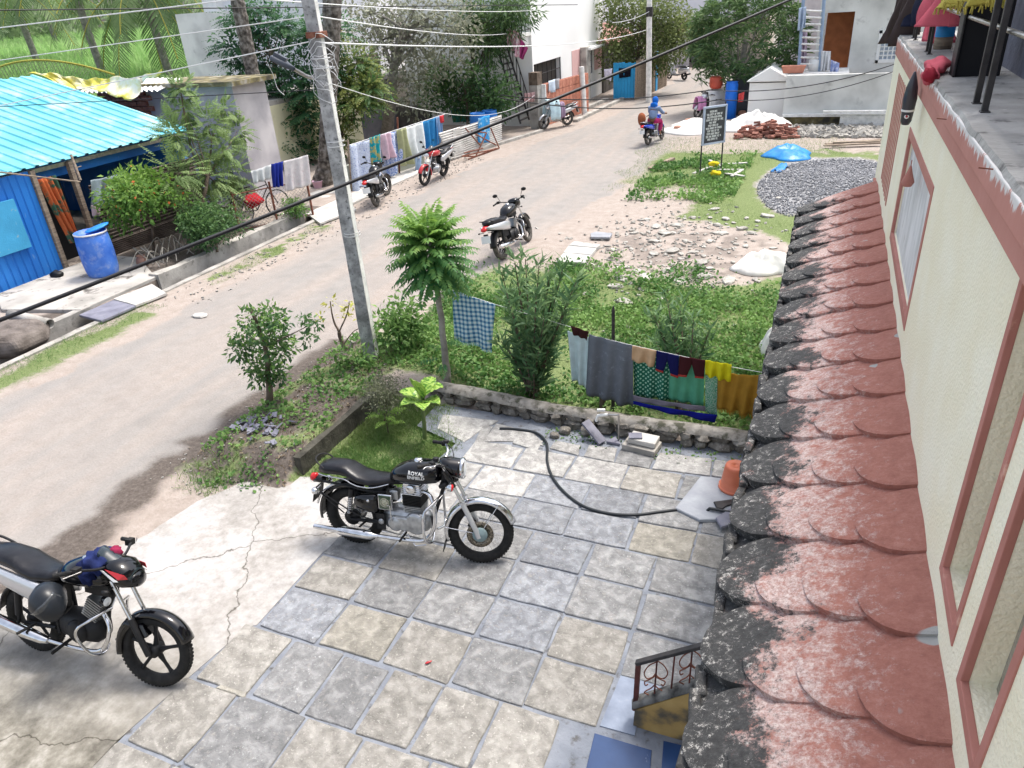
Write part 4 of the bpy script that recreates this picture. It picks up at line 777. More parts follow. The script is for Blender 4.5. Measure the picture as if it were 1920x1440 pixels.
def commuter(label, loc, heading, lean, steer, paint, tailc=None, fairing=True, tyre='rubber', det=1, plate='white', scale=1.0, screen=False, guard=True, seatc='seat', mirrors=True, name='motorcycle', cat='motorcycle', group=None):
    b = thing(name, label, cat, loc, heading, rx=lean, group=group); b.scale = (scale,)*3
    A = Vector((0, 0, .305)); B = Vector((1.29, 0, .305)); X, MX = steer_fn(b, 1.0, .85, steer); ch = mt['chrome']; bk = mt['blackm']; pt = mt[paint]; tc = mt[tailc or paint]
    wheel(b, A, .305, .1, 'alloy', None, det, tyre); wheel(b, B, .305, .085, 'alloy', X, det, tyre)
    for s in (-1, 1):
        lo = B+Vector((-.01, s*.08, -.01)); mi = B+Vector((-.15, s*.08, .28)); mb = MB(); mb.tube([lo, mi], [.024, .026], 10); part('fork_lower', X(mb), mt['blackm'] if paint == 'black' else mt['alu'], b)
        mb = MB(); mb.tube([mi, B+Vector((-.3, s*.08, .58))], .0165, 8); part('fork_stanchion', X(mb), ch, b)
    mb = MB(); fender(mb, B, .335, .06, 22, 128, .045, 14); fender(mb, B, .335, .06, 128, 190, .07, 8); part('front_fender', X(mb), pt, b, solid=.004)
    mb = MB(); mb.box(B+Vector((-.09, .0, .17)), (.1, .155, .12), rot=Matrix.Rotation(R(-25), 3, 'Y')); part('fender_bracket', X(mb), pt, b, bevel=.015)
    mb = MB(); fender(mb, A, .34, .07, 60, 175, .03, 12); part('rear_hugger', mb, bk, b, solid=.003)
    # tank
    tk = [(.42, .80, .05, .03), (.46, .83, .1, .075), (.56, .865, .14, .105), (.7, .885, .155, .115), (.82, .885, .145, .1), (.9, .88, .105, .08), (.95, .875, .05, .04)]
    mb = MB(); mb.loft(tk, 24, 2.3); tank = part('fuel_tank', mb, pt, b)
    mb = MB(); mb.lathe([(0, .02), (.035, .018), (.042, 0)], (.7, 0, .995), 'Z', 16); part('filler_cap', mb, ch, tank)
    mb = MB(); mb.loft([(-.42, .86, .03, .02), (-.38, .865, .09, .045), (-.2, .86, .125, .06), (.0, .84, .135, .06), (.1, .8, .14, .055), (.2, .78, .14, .05), (.34, .785, .11, .045), (.46, .81, .07, .04)], 20, 2.8); part('seat', mb, mt[seatc], b)
    for s in (-1, 1):
        mb = MB(); mb.loft([(-.5, .8, .012, .02, s*.07), (-.35, .77, .03, .05, s*.105), (-.15, .73, .035, .07, s*.125), (.1, .68, .035, .09, s*.13), (.3, .64, .035, .1, s*.125), (.42, .64, .02, .06, s*.11)], 14, 2.4); part('tail_panel', mb, tc, b)
        mb = MB(); t_, q_ = Vector((.02, s*.12, .66)), Vector((-.03, s*.12, .33)); mb.tube([t_, q_], .013, 6); mb.tube([t_+(q_-t_)*.15, t_+(q_-t_)*.8], [.028, .028], 10); part('shock_absorber', mb, bk, b)
    mb = MB(); mb.tube(smoothpts([(-.2, -.12, .86), (-.42, -.1, .93), (-.5, 0, .94), (-.42, .1, .93), (-.2, .12, .86)]), .011, 6); part('grab_rail', mb, mt['silver'] if paint != 'black' else bk, b)
    mb = MB(); mb.loft([(-.56, .76, .03, .02), (-.54, .77, .06, .035), (-.46, .79, .07, .045), (-.36, .8, .06, .03)], 12, 2.6); part('tail_light', mb, mt['redlens'], b)
    mb = MB(); mb.box((-.5, 0, .6), (.02, .1, .16), rot=Matrix.Rotation(R(14), 3, 'Y')); part('plate_holder', mb, bk, b)
    mb = MB(); mb.box((-.53, 0, .575), (.006, .21, .15), rot=Matrix.Rotation(R(14), 3, 'Y')); part('number_plate', mb, mt[plate], b, bevel=.003)
    for s in (-1, 1):
        for (x, z, f) in ((-.46, .7, 0), (1.0, .83, 1)):
            mb = MB(); mb.tube([(x, s*.05, z), (x, s*.15, z)], .007, 5); mb.loft([(-.03, 0, .01, .01), (0, 0, .022, .018), (.03, 0, .008, .008)], 10); i0 = len(mb.v)-32
            for q in range(len(mb.v)-30, len(mb.v)): mb.v[q] = (mb.v[q][0]+x, mb.v[q][1]+s*.16, mb.v[q][2]+z)
            part('indicator', X(mb) if f else mb, bk, b)
    # headlight cowl
    if fairing:
        mb = MB(); mb.loft([(1.18, .88, .03, .03), (1.16, .9, .09, .07), (1.08, .93, .13, .11), (.98, .96, .12, .09), (.92, .98, .09, .04)], 20, 2.4); cw = part('headlamp_cowl', X(mb), pt, b)
        mb = MB(); mb.loft([(1.195, .875, .02, .02), (1.185, .885, .07, .05), (1.13, .9, .1, .07)], 18, 2.4); part('headlamp', X(mb), mt['glass' if det < 2 else 'black'], cw)
        if screen:
            mb = MB(); fn = lambda u, v: (1.17-.3*v**1.0, (u-.5)*.2*(1-.25*v), .965+.16*v-.05*(2*u-1)**2); mb.grid(fn, 8, 5); part('windscreen', X(mb), M('smoked_screen', [(0, (.02, .03, .035))], rough=.08, bump=0, coat=.6), cw, solid=.004)
            for s in (-1, 1):
                mb = MB(); mb.add([(1.1, s*.139, .93), (.98, s*.129, 1.0), (1.14, s*.12, .965), (1.16, s*.11, .93)], [(0, 1, 2, 3)], False); part('red_decal', X(mb), mt['redp'], cw, solid=.003)
                mb = MB(); mb.add([(1.06, s*.141, .91), (.93, s*.12, .985), (.95, s*.125, .99), (1.1, s*.1405, .915)], [(0, 1, 2, 3)], False); part('white_decal', X(mb), mt['white'], cw, solid=.003)
    else:
        hc = Vector((1.1, 0, .9)); mb = MB(); mb.lathe([(0, -.1), (.06, -.09), (.085, -.03), (.09, .03)], hc, 'X', 20); mb.lathe([(.09, .03), (.095, .035), (.085, .045)], hc, 'X', 20); hl = part('headlamp_shell', X(mb), pt, b)
        mb = MB(); mb.lathe([(.086, .04), (.04, .055), (0, .058)], hc, 'X', 18); part('headlamp', X(mb), mt['glass'], hl)
    mb = MB(); mb.tube(smoothpts([(.78, -.35, 1.03), (.88, -.3, 1.05), (.95, -.12, 1.0), (.95, .12, 1.0), (.88, .3, 1.05), (.78, .35, 1.03)]), .011, 7); part('handlebar', X(mb), bk, b)
    for s in (-1, 1):
        mb = MB(); mb.tube([(.75, s*.365, 1.025), (.86, s*.315, 1.045)], .018, 8); mb.box((.88, s*.29, 1.045), (.05, .06, .05)); part('grip', X(mb), mt['rubber'], b)
        mb = MB(); mb.tube([(.93, s*.3, 1.05), (.86, s*.4, 1.03)], .005, 5); part('lever', X(mb), mt['steel'], b)
        if mirrors:
            mb = MB(); mb.tube([(.9, s*.24, 1.05), (.93, s*.3, 1.18)], .006, 5); mb.loft([(-.012, 0, .03, .02), (0, 0, .06, .038), (.015, 0, .04, .025)], 12)
            for q in range(len(mb.v)-36, len(mb.v)): mb.v[q] = (mb.v[q][0]+.93, mb.v[q][1]+s*.34, mb.v[q][2]+1.19)
            part('mirror', X(mb), bk, b)
    # engine, frame
    mb = MB(); mb.loft([(.34, .36, .06, .06), (.4, .37, .1, .11), (.6, .37, .12, .12), (.74, .37, .1, .11), (.8, .37, .05, .06)], 16, 2.6); mb.lathe([(.1, 0), (.1, -.03), (.07, -.05), (0, -.052)], (.6, -.09, .37), 'Y', 18); mb.lathe([(.1, 0), (.1, .03), (.07, .05), (0, .052)], (.6, .09, .37), 'Y', 18); eng = part('crankcase', mb, bk if paint == 'black' else mt['alu'], b)
    mb = MB()
    for i in range(8): mb.box((.7+.012*i, 0, .5+i*.022), (.15, .15, .008), rot=Matrix.Rotation(R(25), 3, 'Y'))
    mb.box((.74, 0, .57), (.1, .1, .18), rot=Matrix.Rotation(R(25), 3, 'Y')); part('cylinder', mb, mt['alu'], eng)
    mb = MB()
    for s in (-1, 1): mb.tube([(-.3, s*.08, .76), (.1, s*.1, .7), (.4, s*.07, .7)], .012, 6); mb.tube([A+Vector((0, s*.09, 0)), (.35, s*.09, .34)], .017, 6); mb.tube([(.35, s*.09, .7), (.38, s*.09, .3)], .015, 6)
    mb.tube([(1.0, 0, .85), (.85, 0, .6), (.8, 0, .35)], .02, 6); mb.box((.25, 0, .55), (.22, .16, .24)); mb.box((.8, 0, .76), (.25, .1, .1)); part('frame', mb, bk, b)
    mb = MB(); mb.tube(smoothpts([(.84, -.05, .56), (.92, -.08, .45), (.85, -.12, .27), (.6, -.14, .24), (.3, -.15, .25)]), .018, 8); part('exhaust_pipe', mb, ch, b)
    mb = MB(); mb.tube([(.32, -.155, .25), (.26, -.158, .255), (.1, -.165, .28), (-.3, -.18, .35), (-.34, -.182, .355)], [.025, .04, .048, .05, .035], 14); part('silencer', mb, ch if paint in ('black', 'bluep') else mt['steel'], b)
    if guard:
        for s in (-1, 1):
            mb = MB(); mb.tube(smoothpts([(.93, s*.04, .62), (.86, s*.18, .58), (.78, s*.24, .52), (.76, s*.24, .42), (.84, s*.2, .28), (.86, s*.1, .24), (.84, s*.03, .27)]), .012, 7); part('crash_guard', mb, ch, b)
    mb = MB()
    for s in (-1, 1): bar(mb, (.5, s*.1, .27), (.5, s*.27, .25), .014, 7); bar(mb, (.15, s*.11, .34), (.12, s*.26, .33), .012, 7)
    part('foot_pegs', mb, mt['rubber'], b)
    mb = MB(); mb.tube([(.4, .1, .25), (.38, .24, .03), (.38, .27, .01)], .01, 5); part('side_stand', mb, bk, b)
    return b

def heading_of(a, b): return math.atan2(b[1]-a[1], b[0]-a[0])
def at(px, py, z=0): p = P(px, py, z); return (p.x, p.y, z)
# classic bike on the patio
r_, f_ = P(672, 1016), P(905, 1052); classic_bike((r_.x, r_.y+.0, .012), heading_of(r_, f_), R(-9), 13)
# black commuter bike at left foreground
mt['wheelblack'] = mt['blackm']
r_, f_ = P(78, 1216), P(308, 1283); hero = commuter('black commuter motorcycle with alloy wheels and a helmet on its guard, at the left foreground', (r_.x, r_.y, .006), heading_of(r_, f_), R(-14), 10, 'black', 'silver', det=2, screen=True, plate='white', mirrors=False, scale=1.07)
bpy.context.view_layer.update(); HM = Matrix.Translation(hero.location)@Euler(hero.rotation_euler).to_matrix().to_4x4()@Matrix.Scale(1.07, 4)
# helmet hanging on the right side of the bike
hp = HM@Vector((.56, -.26, .72)); mb = MB(); fl_ = HM@Vector((.98, -.13, .74)); mb.lathe([(0, -.05), (.035, -.03), (.04, .02)], fl_, 'X', 16); part('fog_lamp', mb, mt['black'], hero).matrix_parent_inverse = HM.inverted(); mb = MB(); mb.lathe([(.038, .02), (.02, .028), (0, .03)], fl_, 'X', 14); part('fog_lamp_glass', mb, mt['glass'], hero).matrix_parent_inverse = HM.inverted()
he = thing('helmet', 'matt black full face helmet with visor hanging from the foreground motorcycle', 'helmet', hp, heading_of(r_, f_)+R(-50), rx=R(35))
mb = MB(); mb.loft([(-.145, .02, .03, .04), (-.13, .02, .08, .09), (-.09, .02, .115, .125), (0, .02, .13, .14), (.07, .01, .125, .135), (.12, -.02, .1, .1), (.15, -.04, .06, .06)], 24, 2.2); part('shell', mb, M('helmet_black', [(0, (.014, .017, .022))], rough=.35, bump=0), he)
mb = MB(); fn = lambda u, v: (.128*math.cos(R(-70+140*u))+.012, .136*math.sin(R(-70+140*u)), .0+.085*v-.02*abs(2*u-1)); mb.grid(fn, 14, 4); part('visor', mb, M('visor_smoke', [(0, (.05, .055, .06))], rough=.1, bump=0, coat=.5), he, solid=.004)
mb = MB(); mb.tube(smoothpts([(.0, .1, -.1), (0, .06, -.16), (0, -.06, -.16), (.0, -.1, -.1)]), .008, 6, flat=.4); part('chin_strap', mb, mt['blackm'], he)
# blue cloth stuffed behind the screen
def lump(mb, c, d, seed=0, n=14, m=9, amp=.22, f=6):
    vs = []
    for i in range(m+1):
        th = math.pi*i/m
        for j in range(n):
            ph = 2*math.pi*j/n; v = Vector((math.sin(th)*math.cos(ph), math.sin(th)*math.sin(ph), math.cos(th))); k = 1+amp*(math.sin(v.x*f+seed)+math.sin(v.y*f*1.3+seed*2)+math.sin(v.z*f*.8+seed*3+v.x*4))/2
            vs.append((c[0]+v.x*k*d[0], c[1]+v.y*k*d[1], c[2]+v.z*k*d[2]))
    return mb.add(vs, [(i*n+j, i*n+(j+1) % n, (i+1)*n+(j+1) % n, (i+1)*n+j) for i in range(m) for j in range(n)], True)
mb = MB(); lump(mb, HM@Vector((.86, -.05, 1.02)), (.11, .14, .08), 1, 26, 16, .3, 9); lump(mb, HM@Vector((.82, -.12, .93)), (.08, .06, .09), 4, 20, 12, .25, 8); solo('rag', mb, cloth('navy_rag', (.03, .045, .16), k=.4), 'navy blue jacket bundled over the handlebar of the foreground motorcycle', 'jacket')
mb = MB(); lump(mb, HM@Vector((.93, .05, 1.06)), (.05, .06, .05), 2, 14, 9, .25, 7); solo('rag', mb, cloth('maroon_rag', (.3, .03, .08)), 'maroon cloth tucked behind the windscreen of the foreground motorcycle', 'cloth')
# others
def bike_at(rp, fp, **k):
    a, b = P(*rp), P(*fp); return commuter(loc=(a.x, a.y, gh(a.x, a.y)+.0), heading=heading_of(a, b), **k)
b3 = bike_at((945, 486), (989, 454), label='black and silver motorcycle with a red tail light standing alone at the road edge', lean=R(-11), steer=8, paint='black', tailc='silver', det=1, tyre='dustyrub', fairing=True, scale=1.02)
b4 = bike_at((708, 387), (732, 362), label='grey motorcycle with a white rear plate beside the blue patterned sheets', lean=R(-9), steer=-18, paint='black', tailc='silver', tyre='dustyrub', plate='white')
a, b = P(832, 331), P(787, 354); b5 = commuter('red motorcycle facing the camera in front of the hanging laundry', (a.x, a.y, .02), heading_of(a, b), R(-8), -6, 'redp', 'silver', tyre='rubber', screen=True)
a, b = P(1064, 236), P(1025, 243); b6 = commuter('silver motorcycle with cloths drying on it, parked against the brick wall', (a.x, a.y, .02), heading_of(a, b), R(-6), 5, 'silver', tyre='dustyrub', guard=False, scale=.95)
a, b = P(1216, 273), P(1243, 261); b7 = commuter('blue motorcycle being ridden away up the street', (a.x, a.y, .02), heading_of(a, b), R(-5), 6, 'bluep', 'bluep', tyre='dustyrub', guard=False, scale=.88, mirrors=False)
def scooter(label, loc, heading, paint, scale=1):
    s = thing('scooter', label, 'scooter', loc, heading, rx=R(-6)); s.scale = (scale,)*3; A = Vector((0, 0, .23)); B = Vector((1.24, 0, .23)); pt = mt[paint]
    wheel(s, A, .23, .1, 'alloy', None, 1); wheel(s, B, .23, .09, 'alloy', None, 1)
    mb = MB(); mb.loft([(-.38, .62, .04, .03), (-.34, .6, .12, .1), (-.1, .56, .17, .16), (.15, .52, .17, .18), (.36, .5, .12, .15), (.42, .5, .05, .1)], 18, 2.4); part('rear_body', mb, pt, s)
    mb = MB(); mb.loft([(-.34, .74, .08, .03), (-.2, .76, .13, .045), (.1, .75, .14, .045), (.36, .73, .1, .04)], 16, 2.8); part('seat', mb, mt['seat'], s)
    mb = MB(); mb.box((.62, 0, .27), (.5, .3, .05)); part('floorboard', mb, mt['blackm'], s, bevel=.015)
    mb = MB(); fn = lambda u, v: (.9+.16*v*.6-.03*math.cos((u-.5)*3), (u-.5)*.44*(1-.35*v), .28+.6*v); mb.grid(fn, 8, 8); part('leg_shield', mb, pt, s, solid=.05)
    mb = MB(); fender(mb, B, .27, .07, 10, 150, .06, 10); part('front_fender', mb, pt, s, solid=.006)
    mb = MB(); mb.tube([B+Vector((-.02, .06, 0)), (1.08, .03, .6), (1.0, 0, .95)], .02, 6); part('fork', mb, mt['steel'], s)
    mb = MB(); mb.loft([(1.12, .93, .05, .05), (1.08, .95, .1, .07), (.98, .99, .12, .06), (.92, 1.0, .08, .03)], 16, 2.4); hc = part('headlamp_cowl', mb, pt, s)
    mb = MB(); mb.loft([(1.135, .925, .03, .03), (1.12, .93, .06, .045)], 12); part('headlamp', mb, mt['glass'], hc)
    mb = MB(); mb.tube(smoothpts([(.84, -.33, 1.0), (.95, -.15, 1.02), (.95, .15, 1.02), (.84, .33, 1.0)]), .016, 7); part('handlebar', mb, mt['blackm'], s)
    for q in (-1, 1):
        mb = MB(); mb.tube([(.93, q*.2, 1.02), (.96, q*.26, 1.16)], .006, 5); mb.lathe([(0, 0), (.045, .004), (.045, .014), (0, .018)], (.96, q*.28, 1.19), 'X', 12); part('mirror', mb, mt['blackm'], s)
    mb = MB(); mb.box((-.39, 0, .5), (.01, .2, .12)); part('number_plate', mb, mt['white'], s); mb = MB(); mb.tube([(.2, -.15, .22), (0, -.18, .26), (-.3, -.18, .32)], [.03, .05, .045], 10); part('silencer', mb, mt['blackm'], s)
    return s
a, b = P(1283, 151), P(1254, 149); scooter('white and grey scooter parked side on beside the far drain', (a.x, a.y, .02), heading_of(a, b), 'silver')
a = P(1322, 124); scooter('dark scooter parked under the awning of the far house', (a.x, a.y, .02), R(178), 'black', 1.1)
# ================================================================== PLANTS
LM = {
 'bright': leafmat('leaf_bright', (.075, .17, .035), (.2, .33, .06)), 'weed': leafmat('leaf_weed', (.05, .125, .03), (.22, .36, .1)),
 'ail': leafmat('leaf_compound', (.03, .125, .045), (.22, .36, .065)), 'dark': leafmat('leaf_dark', (.035, .085, .035), (.14, .25, .08)),
 'olive': leafmat('leaf_olive', (.07, .08, .045), (.2, .21, .14)), 'grey': leafmat('leaf_dusty', (.15, .16, .11), (.36, .37, .28)),
 'ole': leafmat('leaf_oleander', (.06, .13, .06), (.26, .38, .16)), 'mango': leafmat('leaf_mango', (.04, .09, .035), (.18, .27, .1)),
 'yel': leafmat('leaf_yellow', (.32, .3, .06), (.5, .5, .12)), 'palm': leafmat('palm_leaf', (.06, .11, .04), (.22, .3, .13)), 'ric': leafmat('crop_leaf', (.22, .38, .12), (.42, .58, .24)),
 'grass': leafmat('grass_blade', (.07, .15, .035), (.24, .32, .1)), 'dry': leafmat('dry_leaf', (.12, .09, .06), (.28, .22, .15)), 'fir': leafmat('leaf_pinnate_dark', (.02, .075, .04), (.1, .22, .08)),
}
def N3(n, s): return rng.normal(size=(n, 3))*s
def crown(lv, cs, n, spread, size, up=.3, outward=None, flat=1.0, sz=.3):
    """leaves round the clump centres cs"""
    cs = np.array(cs, float); k = rng.integers(0, len(cs), n); off = N3(n, 1); off /= (np.linalg.norm(off, axis=1, keepdims=True)+1e-9); off *= (rng.random((n, 1))**.45)*spread; off[:, 2] *= flat
    d = off/spread+N3(n, .5); d[:, 2] -= .15
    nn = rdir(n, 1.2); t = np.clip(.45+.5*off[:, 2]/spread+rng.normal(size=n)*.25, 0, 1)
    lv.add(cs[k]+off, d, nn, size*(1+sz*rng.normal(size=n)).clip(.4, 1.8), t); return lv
def shell(c, r, k, rz=None, lo=-.5, seed=None):
    d = rdir(k); d[:, 2] = np.where(d[:, 2] < lo, -d[:, 2]*.6, d[:, 2]); q = d*(.45+.5*rng.random((k, 1)))
    return np.array(c)+q*np.array([r, r, rz or r])
def trunk(root, pts, r0, r1, mat, name='trunk', n=9, world=True):
    pts = smoothpts(pts, 5); k = len(pts); pts = [p+Vector((random.gauss(0, r0*.08), random.gauss(0, r0*.08), 0)) for p in pts]
    mb = MB(); mb.tube(pts, [r0+(r1-r0)*i/(k-1) for i in range(k)], n); return part(name, mb, mat, root, world=world)
def branches(root, frm, cs, r, mat, name='branches'):
    mb = MB()
    for c in cs:
        a, b = Vector(frm), Vector(c); m_ = (a+b)/2+Vector((random.gauss(0, .08), random.gauss(0, .08), .08))*(b-a).length*.6
        mb.tube(smoothpts([a, m_, b], 3), [r, r*.85, r*.7, r*.6, r*.45, r*.35, r*.25], 5)
    return part(name, mb, mat, root, world=True)
def bush(name, label, cat, base, c, r, rz, leaf, mat, n, size, k=16, spread=None, tr=.03, bm='bark', stems=4, group=None):
    root = thing(name, label, cat, base, group=group); cs = shell(c, r, k, rz); lv = Leaves(); crown(lv, cs, n, spread or r*.5, size)
    lv.build('crown', leaf, LM[mat], root, base); trunk(root, [base, (Vector(base)*.4+Vector(c)*.6)+Vector((.02, .03, 0)), c], tr, tr*.45, mt[bm]); branches(root, Vector(base)*.35+Vector(c)*.65, cs[:10], tr*.45, mt[bm]); return root
def frond(lv, base, d, L, nl, ll, droop=.5, wid=1.0, hang=.3, t0=.5, dt=.3, roll=0.0, taper=.55, start=.12):
    """compound leaf: leaflets in pairs along an arching midrib; returns rib points"""
    d = Vector(d).normalized(); side = d.cross(Vector((0, 0, 1)))
    if side.length < .1: side = Vector((1, 0, 0))
    side.normalize(); pts = []; p = Vector(base); dd = d.copy(); st = L/nl
    P_, D_, N_, S_, T_ = [], [], [], [], []
    for i in range(nl+1):
        u = i/nl; pts.append(p.copy()); dd = (dd+Vector((0, 0, -droop/nl*(.4+1.2*u)))).normalized(); nn = side.cross(dd)
        if u > start:
            w = ll*(1-taper*abs(2*u-.95)**1.6)*wid
            for s in (-1, 1):
                ld = (side*s*.92+dd*.45+Vector((0, 0, -hang))+Vector((random.gauss(0, .06), random.gauss(0, .06), random.gauss(0, .06)))).normalized()
                P_.append(p); D_.append(ld); N_.append(nn); S_.append(w*random.uniform(.88, 1.1)); T_.append(min(1, max(0, t0+dt*(u-.5)+random.gauss(0, .1))))
        p = p+dd*st
    P_.append(pts[-1]); D_.append(dd); N_.append(nn); S_.append(ll*.6); T_.append(t0)
    lv.add(np.array([tuple(q) for q in P_]), np.array([tuple(q) for q in D_]), np.array([tuple(q) for q in N_]), np.array(S_), np.array(T_)); return pts

# --- compound-leaved young tree in the middle
b0 = P(842, 735); b0 = Vector((b0.x, b0.y, gh(b0.x, b0.y)))
t1 = thing('young_tree', 'young tree with a round head of long bright green compound leaves, beside the checked towel', 'tree', b0)
top = PY(799, 425, 8.2); cb = PY(819, 528, 8.15)
trunk(t1, [b0, PY(832, 640, 8.12), cb, top], .055, .03, mt['barkg'])
TV = {}
for i in range(88):
    el = math.asin(min(1, -0.5+1.4*((i+.5)/88)))*.92; az = i*2.39996; hz = (i/88)
    d_ = Vector((math.cos(el)*math.cos(az), math.cos(el)*math.sin(az), math.sin(el))); p0 = cb.lerp(top, min(1, .2+hz*.62))
    lv = Leaves(); L_ = random.uniform(.6, .74)*(.9 if el < 0 else 1)*(1-.18*hz)
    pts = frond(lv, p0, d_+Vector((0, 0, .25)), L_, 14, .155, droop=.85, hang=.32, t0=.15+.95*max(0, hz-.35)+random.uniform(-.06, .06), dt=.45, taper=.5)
    o = lv.build('compound_leaf', 'oval', LM['ail'], t1, tuple(b0))
for i in range(5):
    lv = Leaves(); a = i*1.3; frond(lv, PY(830, 640+10*i, 8.12), (math.cos(a), math.sin(a), .2), .4, 9, .09, droop=.6, t0=.2); lv.build('compound_leaf', 'oval', LM['ail'], t1, tuple(b0))
# --- small weeping tree
b_ = P(512, 778); b_ = Vector((b_.x, b_.y, gh(b_.x, b_.y)))
t2 = thing('small_tree', 'small drooping fig tree with glossy leaves on the verge next to the road', 'tree', b_)
c_ = PY(490, 640, b_.y); trunk(t2, [b_, PY(505, 720, b_.y), PY(497, 650, b_.y), PY(470, 580, b_.y)], .055, .02, mt['bark'])
cs = [tuple(PY(x, y, b_.y+dy)) for x, y, dy in [(470, 600, 0), (500, 590, .1), (520, 600, -.1), (455, 630, .1), (490, 625, -.15), (525, 630, .1), (450, 655, 0), (485, 655, .2), (515, 660, -.1), (535, 650, 0), (475, 685, .05), (505, 690, 0), (520, 700, .05), (490, 705, -.1), (590, 605, 0), (570, 600, 0), (578, 635, 0)]]
lv = Leaves(); crown(lv, cs[:14], 1500, .17, .075); crown(lv, cs[14:], 130, .11, .075); lv.build('crown', 'oval', LM['dark'], t2, tuple(b_)); lv = Leaves(); crown(lv, cs[:14], 700, .2, .06); lv.build('crown', 'oval', LM['bright'], t2, tuple(b_)); branches(t2, PY(497, 650, b_.y), [cs[0], cs[2], cs[5], cs[3], cs[14]], .014, mt['bark'])
# --- pollarded shrub with yellow leaves
b_ = P(660, 678); b_ = Vector((b_.x, b_.y, gh(b_.x, b_.y)))
t3 = thing('cut_back_shrub', 'cut back shrub with bare branches and a few yellow leaves by the concrete pole', 'shrub', b_); yy = b_.y
trunk(t3, [b_, PY(645, 650, yy), PY(636, 622, yy)], .04, .03, mt['bark']); trunk(t3, [PY(655, 672, yy), PY(661, 640, yy)], .035, .03, mt['barkg'], 'stump')
trunk(t3, [PY(636, 622, yy), PY(625, 600, yy), PY(619, 565, yy)], .02, .008, mt['bark'], 'branch'); trunk(t3, [PY(636, 622, yy), PY(650, 590, yy), PY(655, 565, yy)], .014, .006, mt['bark'], 'branch'); trunk(t3, [PY(645, 645, yy), PY(665, 620, yy), PY(690, 612, yy)], .01, .004, mt['bark'], 'branch')
lv = Leaves(); crown(lv, [tuple(PY(x, y, yy)) for x, y in [(620, 565), (655, 575), (648, 588), (605, 595), (646, 590), (678, 600), (660, 570)]], 90, .09, .085); lv.build('yellow_leaves', 'oval', LM['yel'], t3, tuple(b_))
# --- oleanders
def oleander(label, base, tips, L, n, size):
    base = Vector(base); root = thing('oleander_bush', label, 'bush', base); lv = Leaves()
    for tp in tips:
        tp = Vector(tp); ax = (tp-base).normalized()
        for q in range(7):
            f = 1-.1*q; p = base.lerp(tp, f); k = 10; a = rng.random(k)*6.28; el = rng.uniform(.0, 1.1, k)
            d = np.stack([np.cos(a)*np.cos(el), np.sin(a)*np.cos(el), np.sin(el)+.1], 1)+np.array(ax)*.3
            lv.add(np.array(p)+N3(k, .03), d, rdir(k, 1), size*rng.uniform(.7, 1.15, k), np.clip(rng.normal(size=k)*.2+.4*f, 0, 1))
    lv.build('crown', 'lance', LM['ole'], root, tuple(base))
    mb = MB()
    for tp in tips: tp = Vector(tp); mb.tube(smoothpts([base+Vector((random.gauss(0, .06), random.gauss(0, .06), 0)), base.lerp(tp, .5)+Vector((0, 0, .08)), tp], 3), [.016, .015, .014, .012, .01, .008, .006], 5)
    part('stems', mb, mt['bark'], root, world=True); return root
bb_ = at(1000, 742); yb = bb_[1]
oleander('tall oleander bush between the checked towel and the clothesline', bb_, [tuple(PY(x, y, yb+dy)) for x, y, dy in [(940, 510, .2), (965, 490, 0), (985, 485, .3), (1010, 500, -.2), (1030, 520, .1), (1055, 505, .3), (1080, 530, 0), (950, 550, -.3), (975, 545, .2), (1005, 550, -.35), (1035, 560, .1), (1065, 570, -.1), (960, 600, .1), (985, 610, -.2), (1020, 600, -.3), (1045, 615, .2), (940, 640, 0), (970, 665, .2), (1010, 660, -.3), (1040, 660, .1), (990, 700, .1), (1015, 710, -.1)]], .3, 0, .24)
bb_ = at(1285, 775); yb = bb_[1]
oleander('oleander bush rising behind the yellow cloth on the clothesline', bb_, [tuple(PY(x, y, yb+.4+dy)) for x, y, dy in [(1250, 560, .1), (1275, 570, .3), (1300, 600, 0), (1235, 600, .2), (1262, 605, 0), (1285, 625, .2), (1230, 640, .3), (1310, 640, .2), (1330, 620, .1), (1255, 650, .1), (1290, 660, 0), (1225, 590, .2)]], .3, 0, .2)
# --- shrubs by the pole
g_ = at(745, 680); bush('green_shrub', 'bushy green shrub growing right beside the foot of the concrete pole', 'shrub', (g_[0], g_[1], .1), tuple(PY(752, 625, g_[1])), .38, .55, 'oval', 'weed', 1500, .085, 16, .3, .02)
g_ = at(720, 800); bush('twiggy_bush', 'dry twiggy bush with tiny leaves at the corner of the retaining edge', 'bush', (g_[0], g_[1], .05), tuple(PY(725, 745, g_[1])), .34, .24, 'oval', 'olive', 2600, .032, 22, .2, .012)
g_ = at(672, 720); bush('low_shrub', 'low light green shrub at the foot of the cut back shrub', 'shrub', (g_[0], g_[1], .2), (g_[0], g_[1], .38), .3, .14, 'oval', 'weed', 420, .075, 10, .2, .01)
# bright fern
g_ = at(728, 812); gb = Vector((g_[0], g_[1], 0)); fn_ = thing('fern_seedling', 'small lime green feathery seedling on the grass strip', 'seedling', gb)
for i in range(9):
    lv = Leaves(); a = i*2.4; frond(lv, gb+Vector((0, 0, .14+.02*i)), (math.cos(a), math.sin(a), .8), .28, 9, .075, droop=1.0, t0=.9); lv.build('feathery_leaf', 'oval', LM['bright'], fn_, tuple(gb))
trunk(fn_, [gb, gb+Vector((0, 0, .3))], .008, .004, mt['bark'])
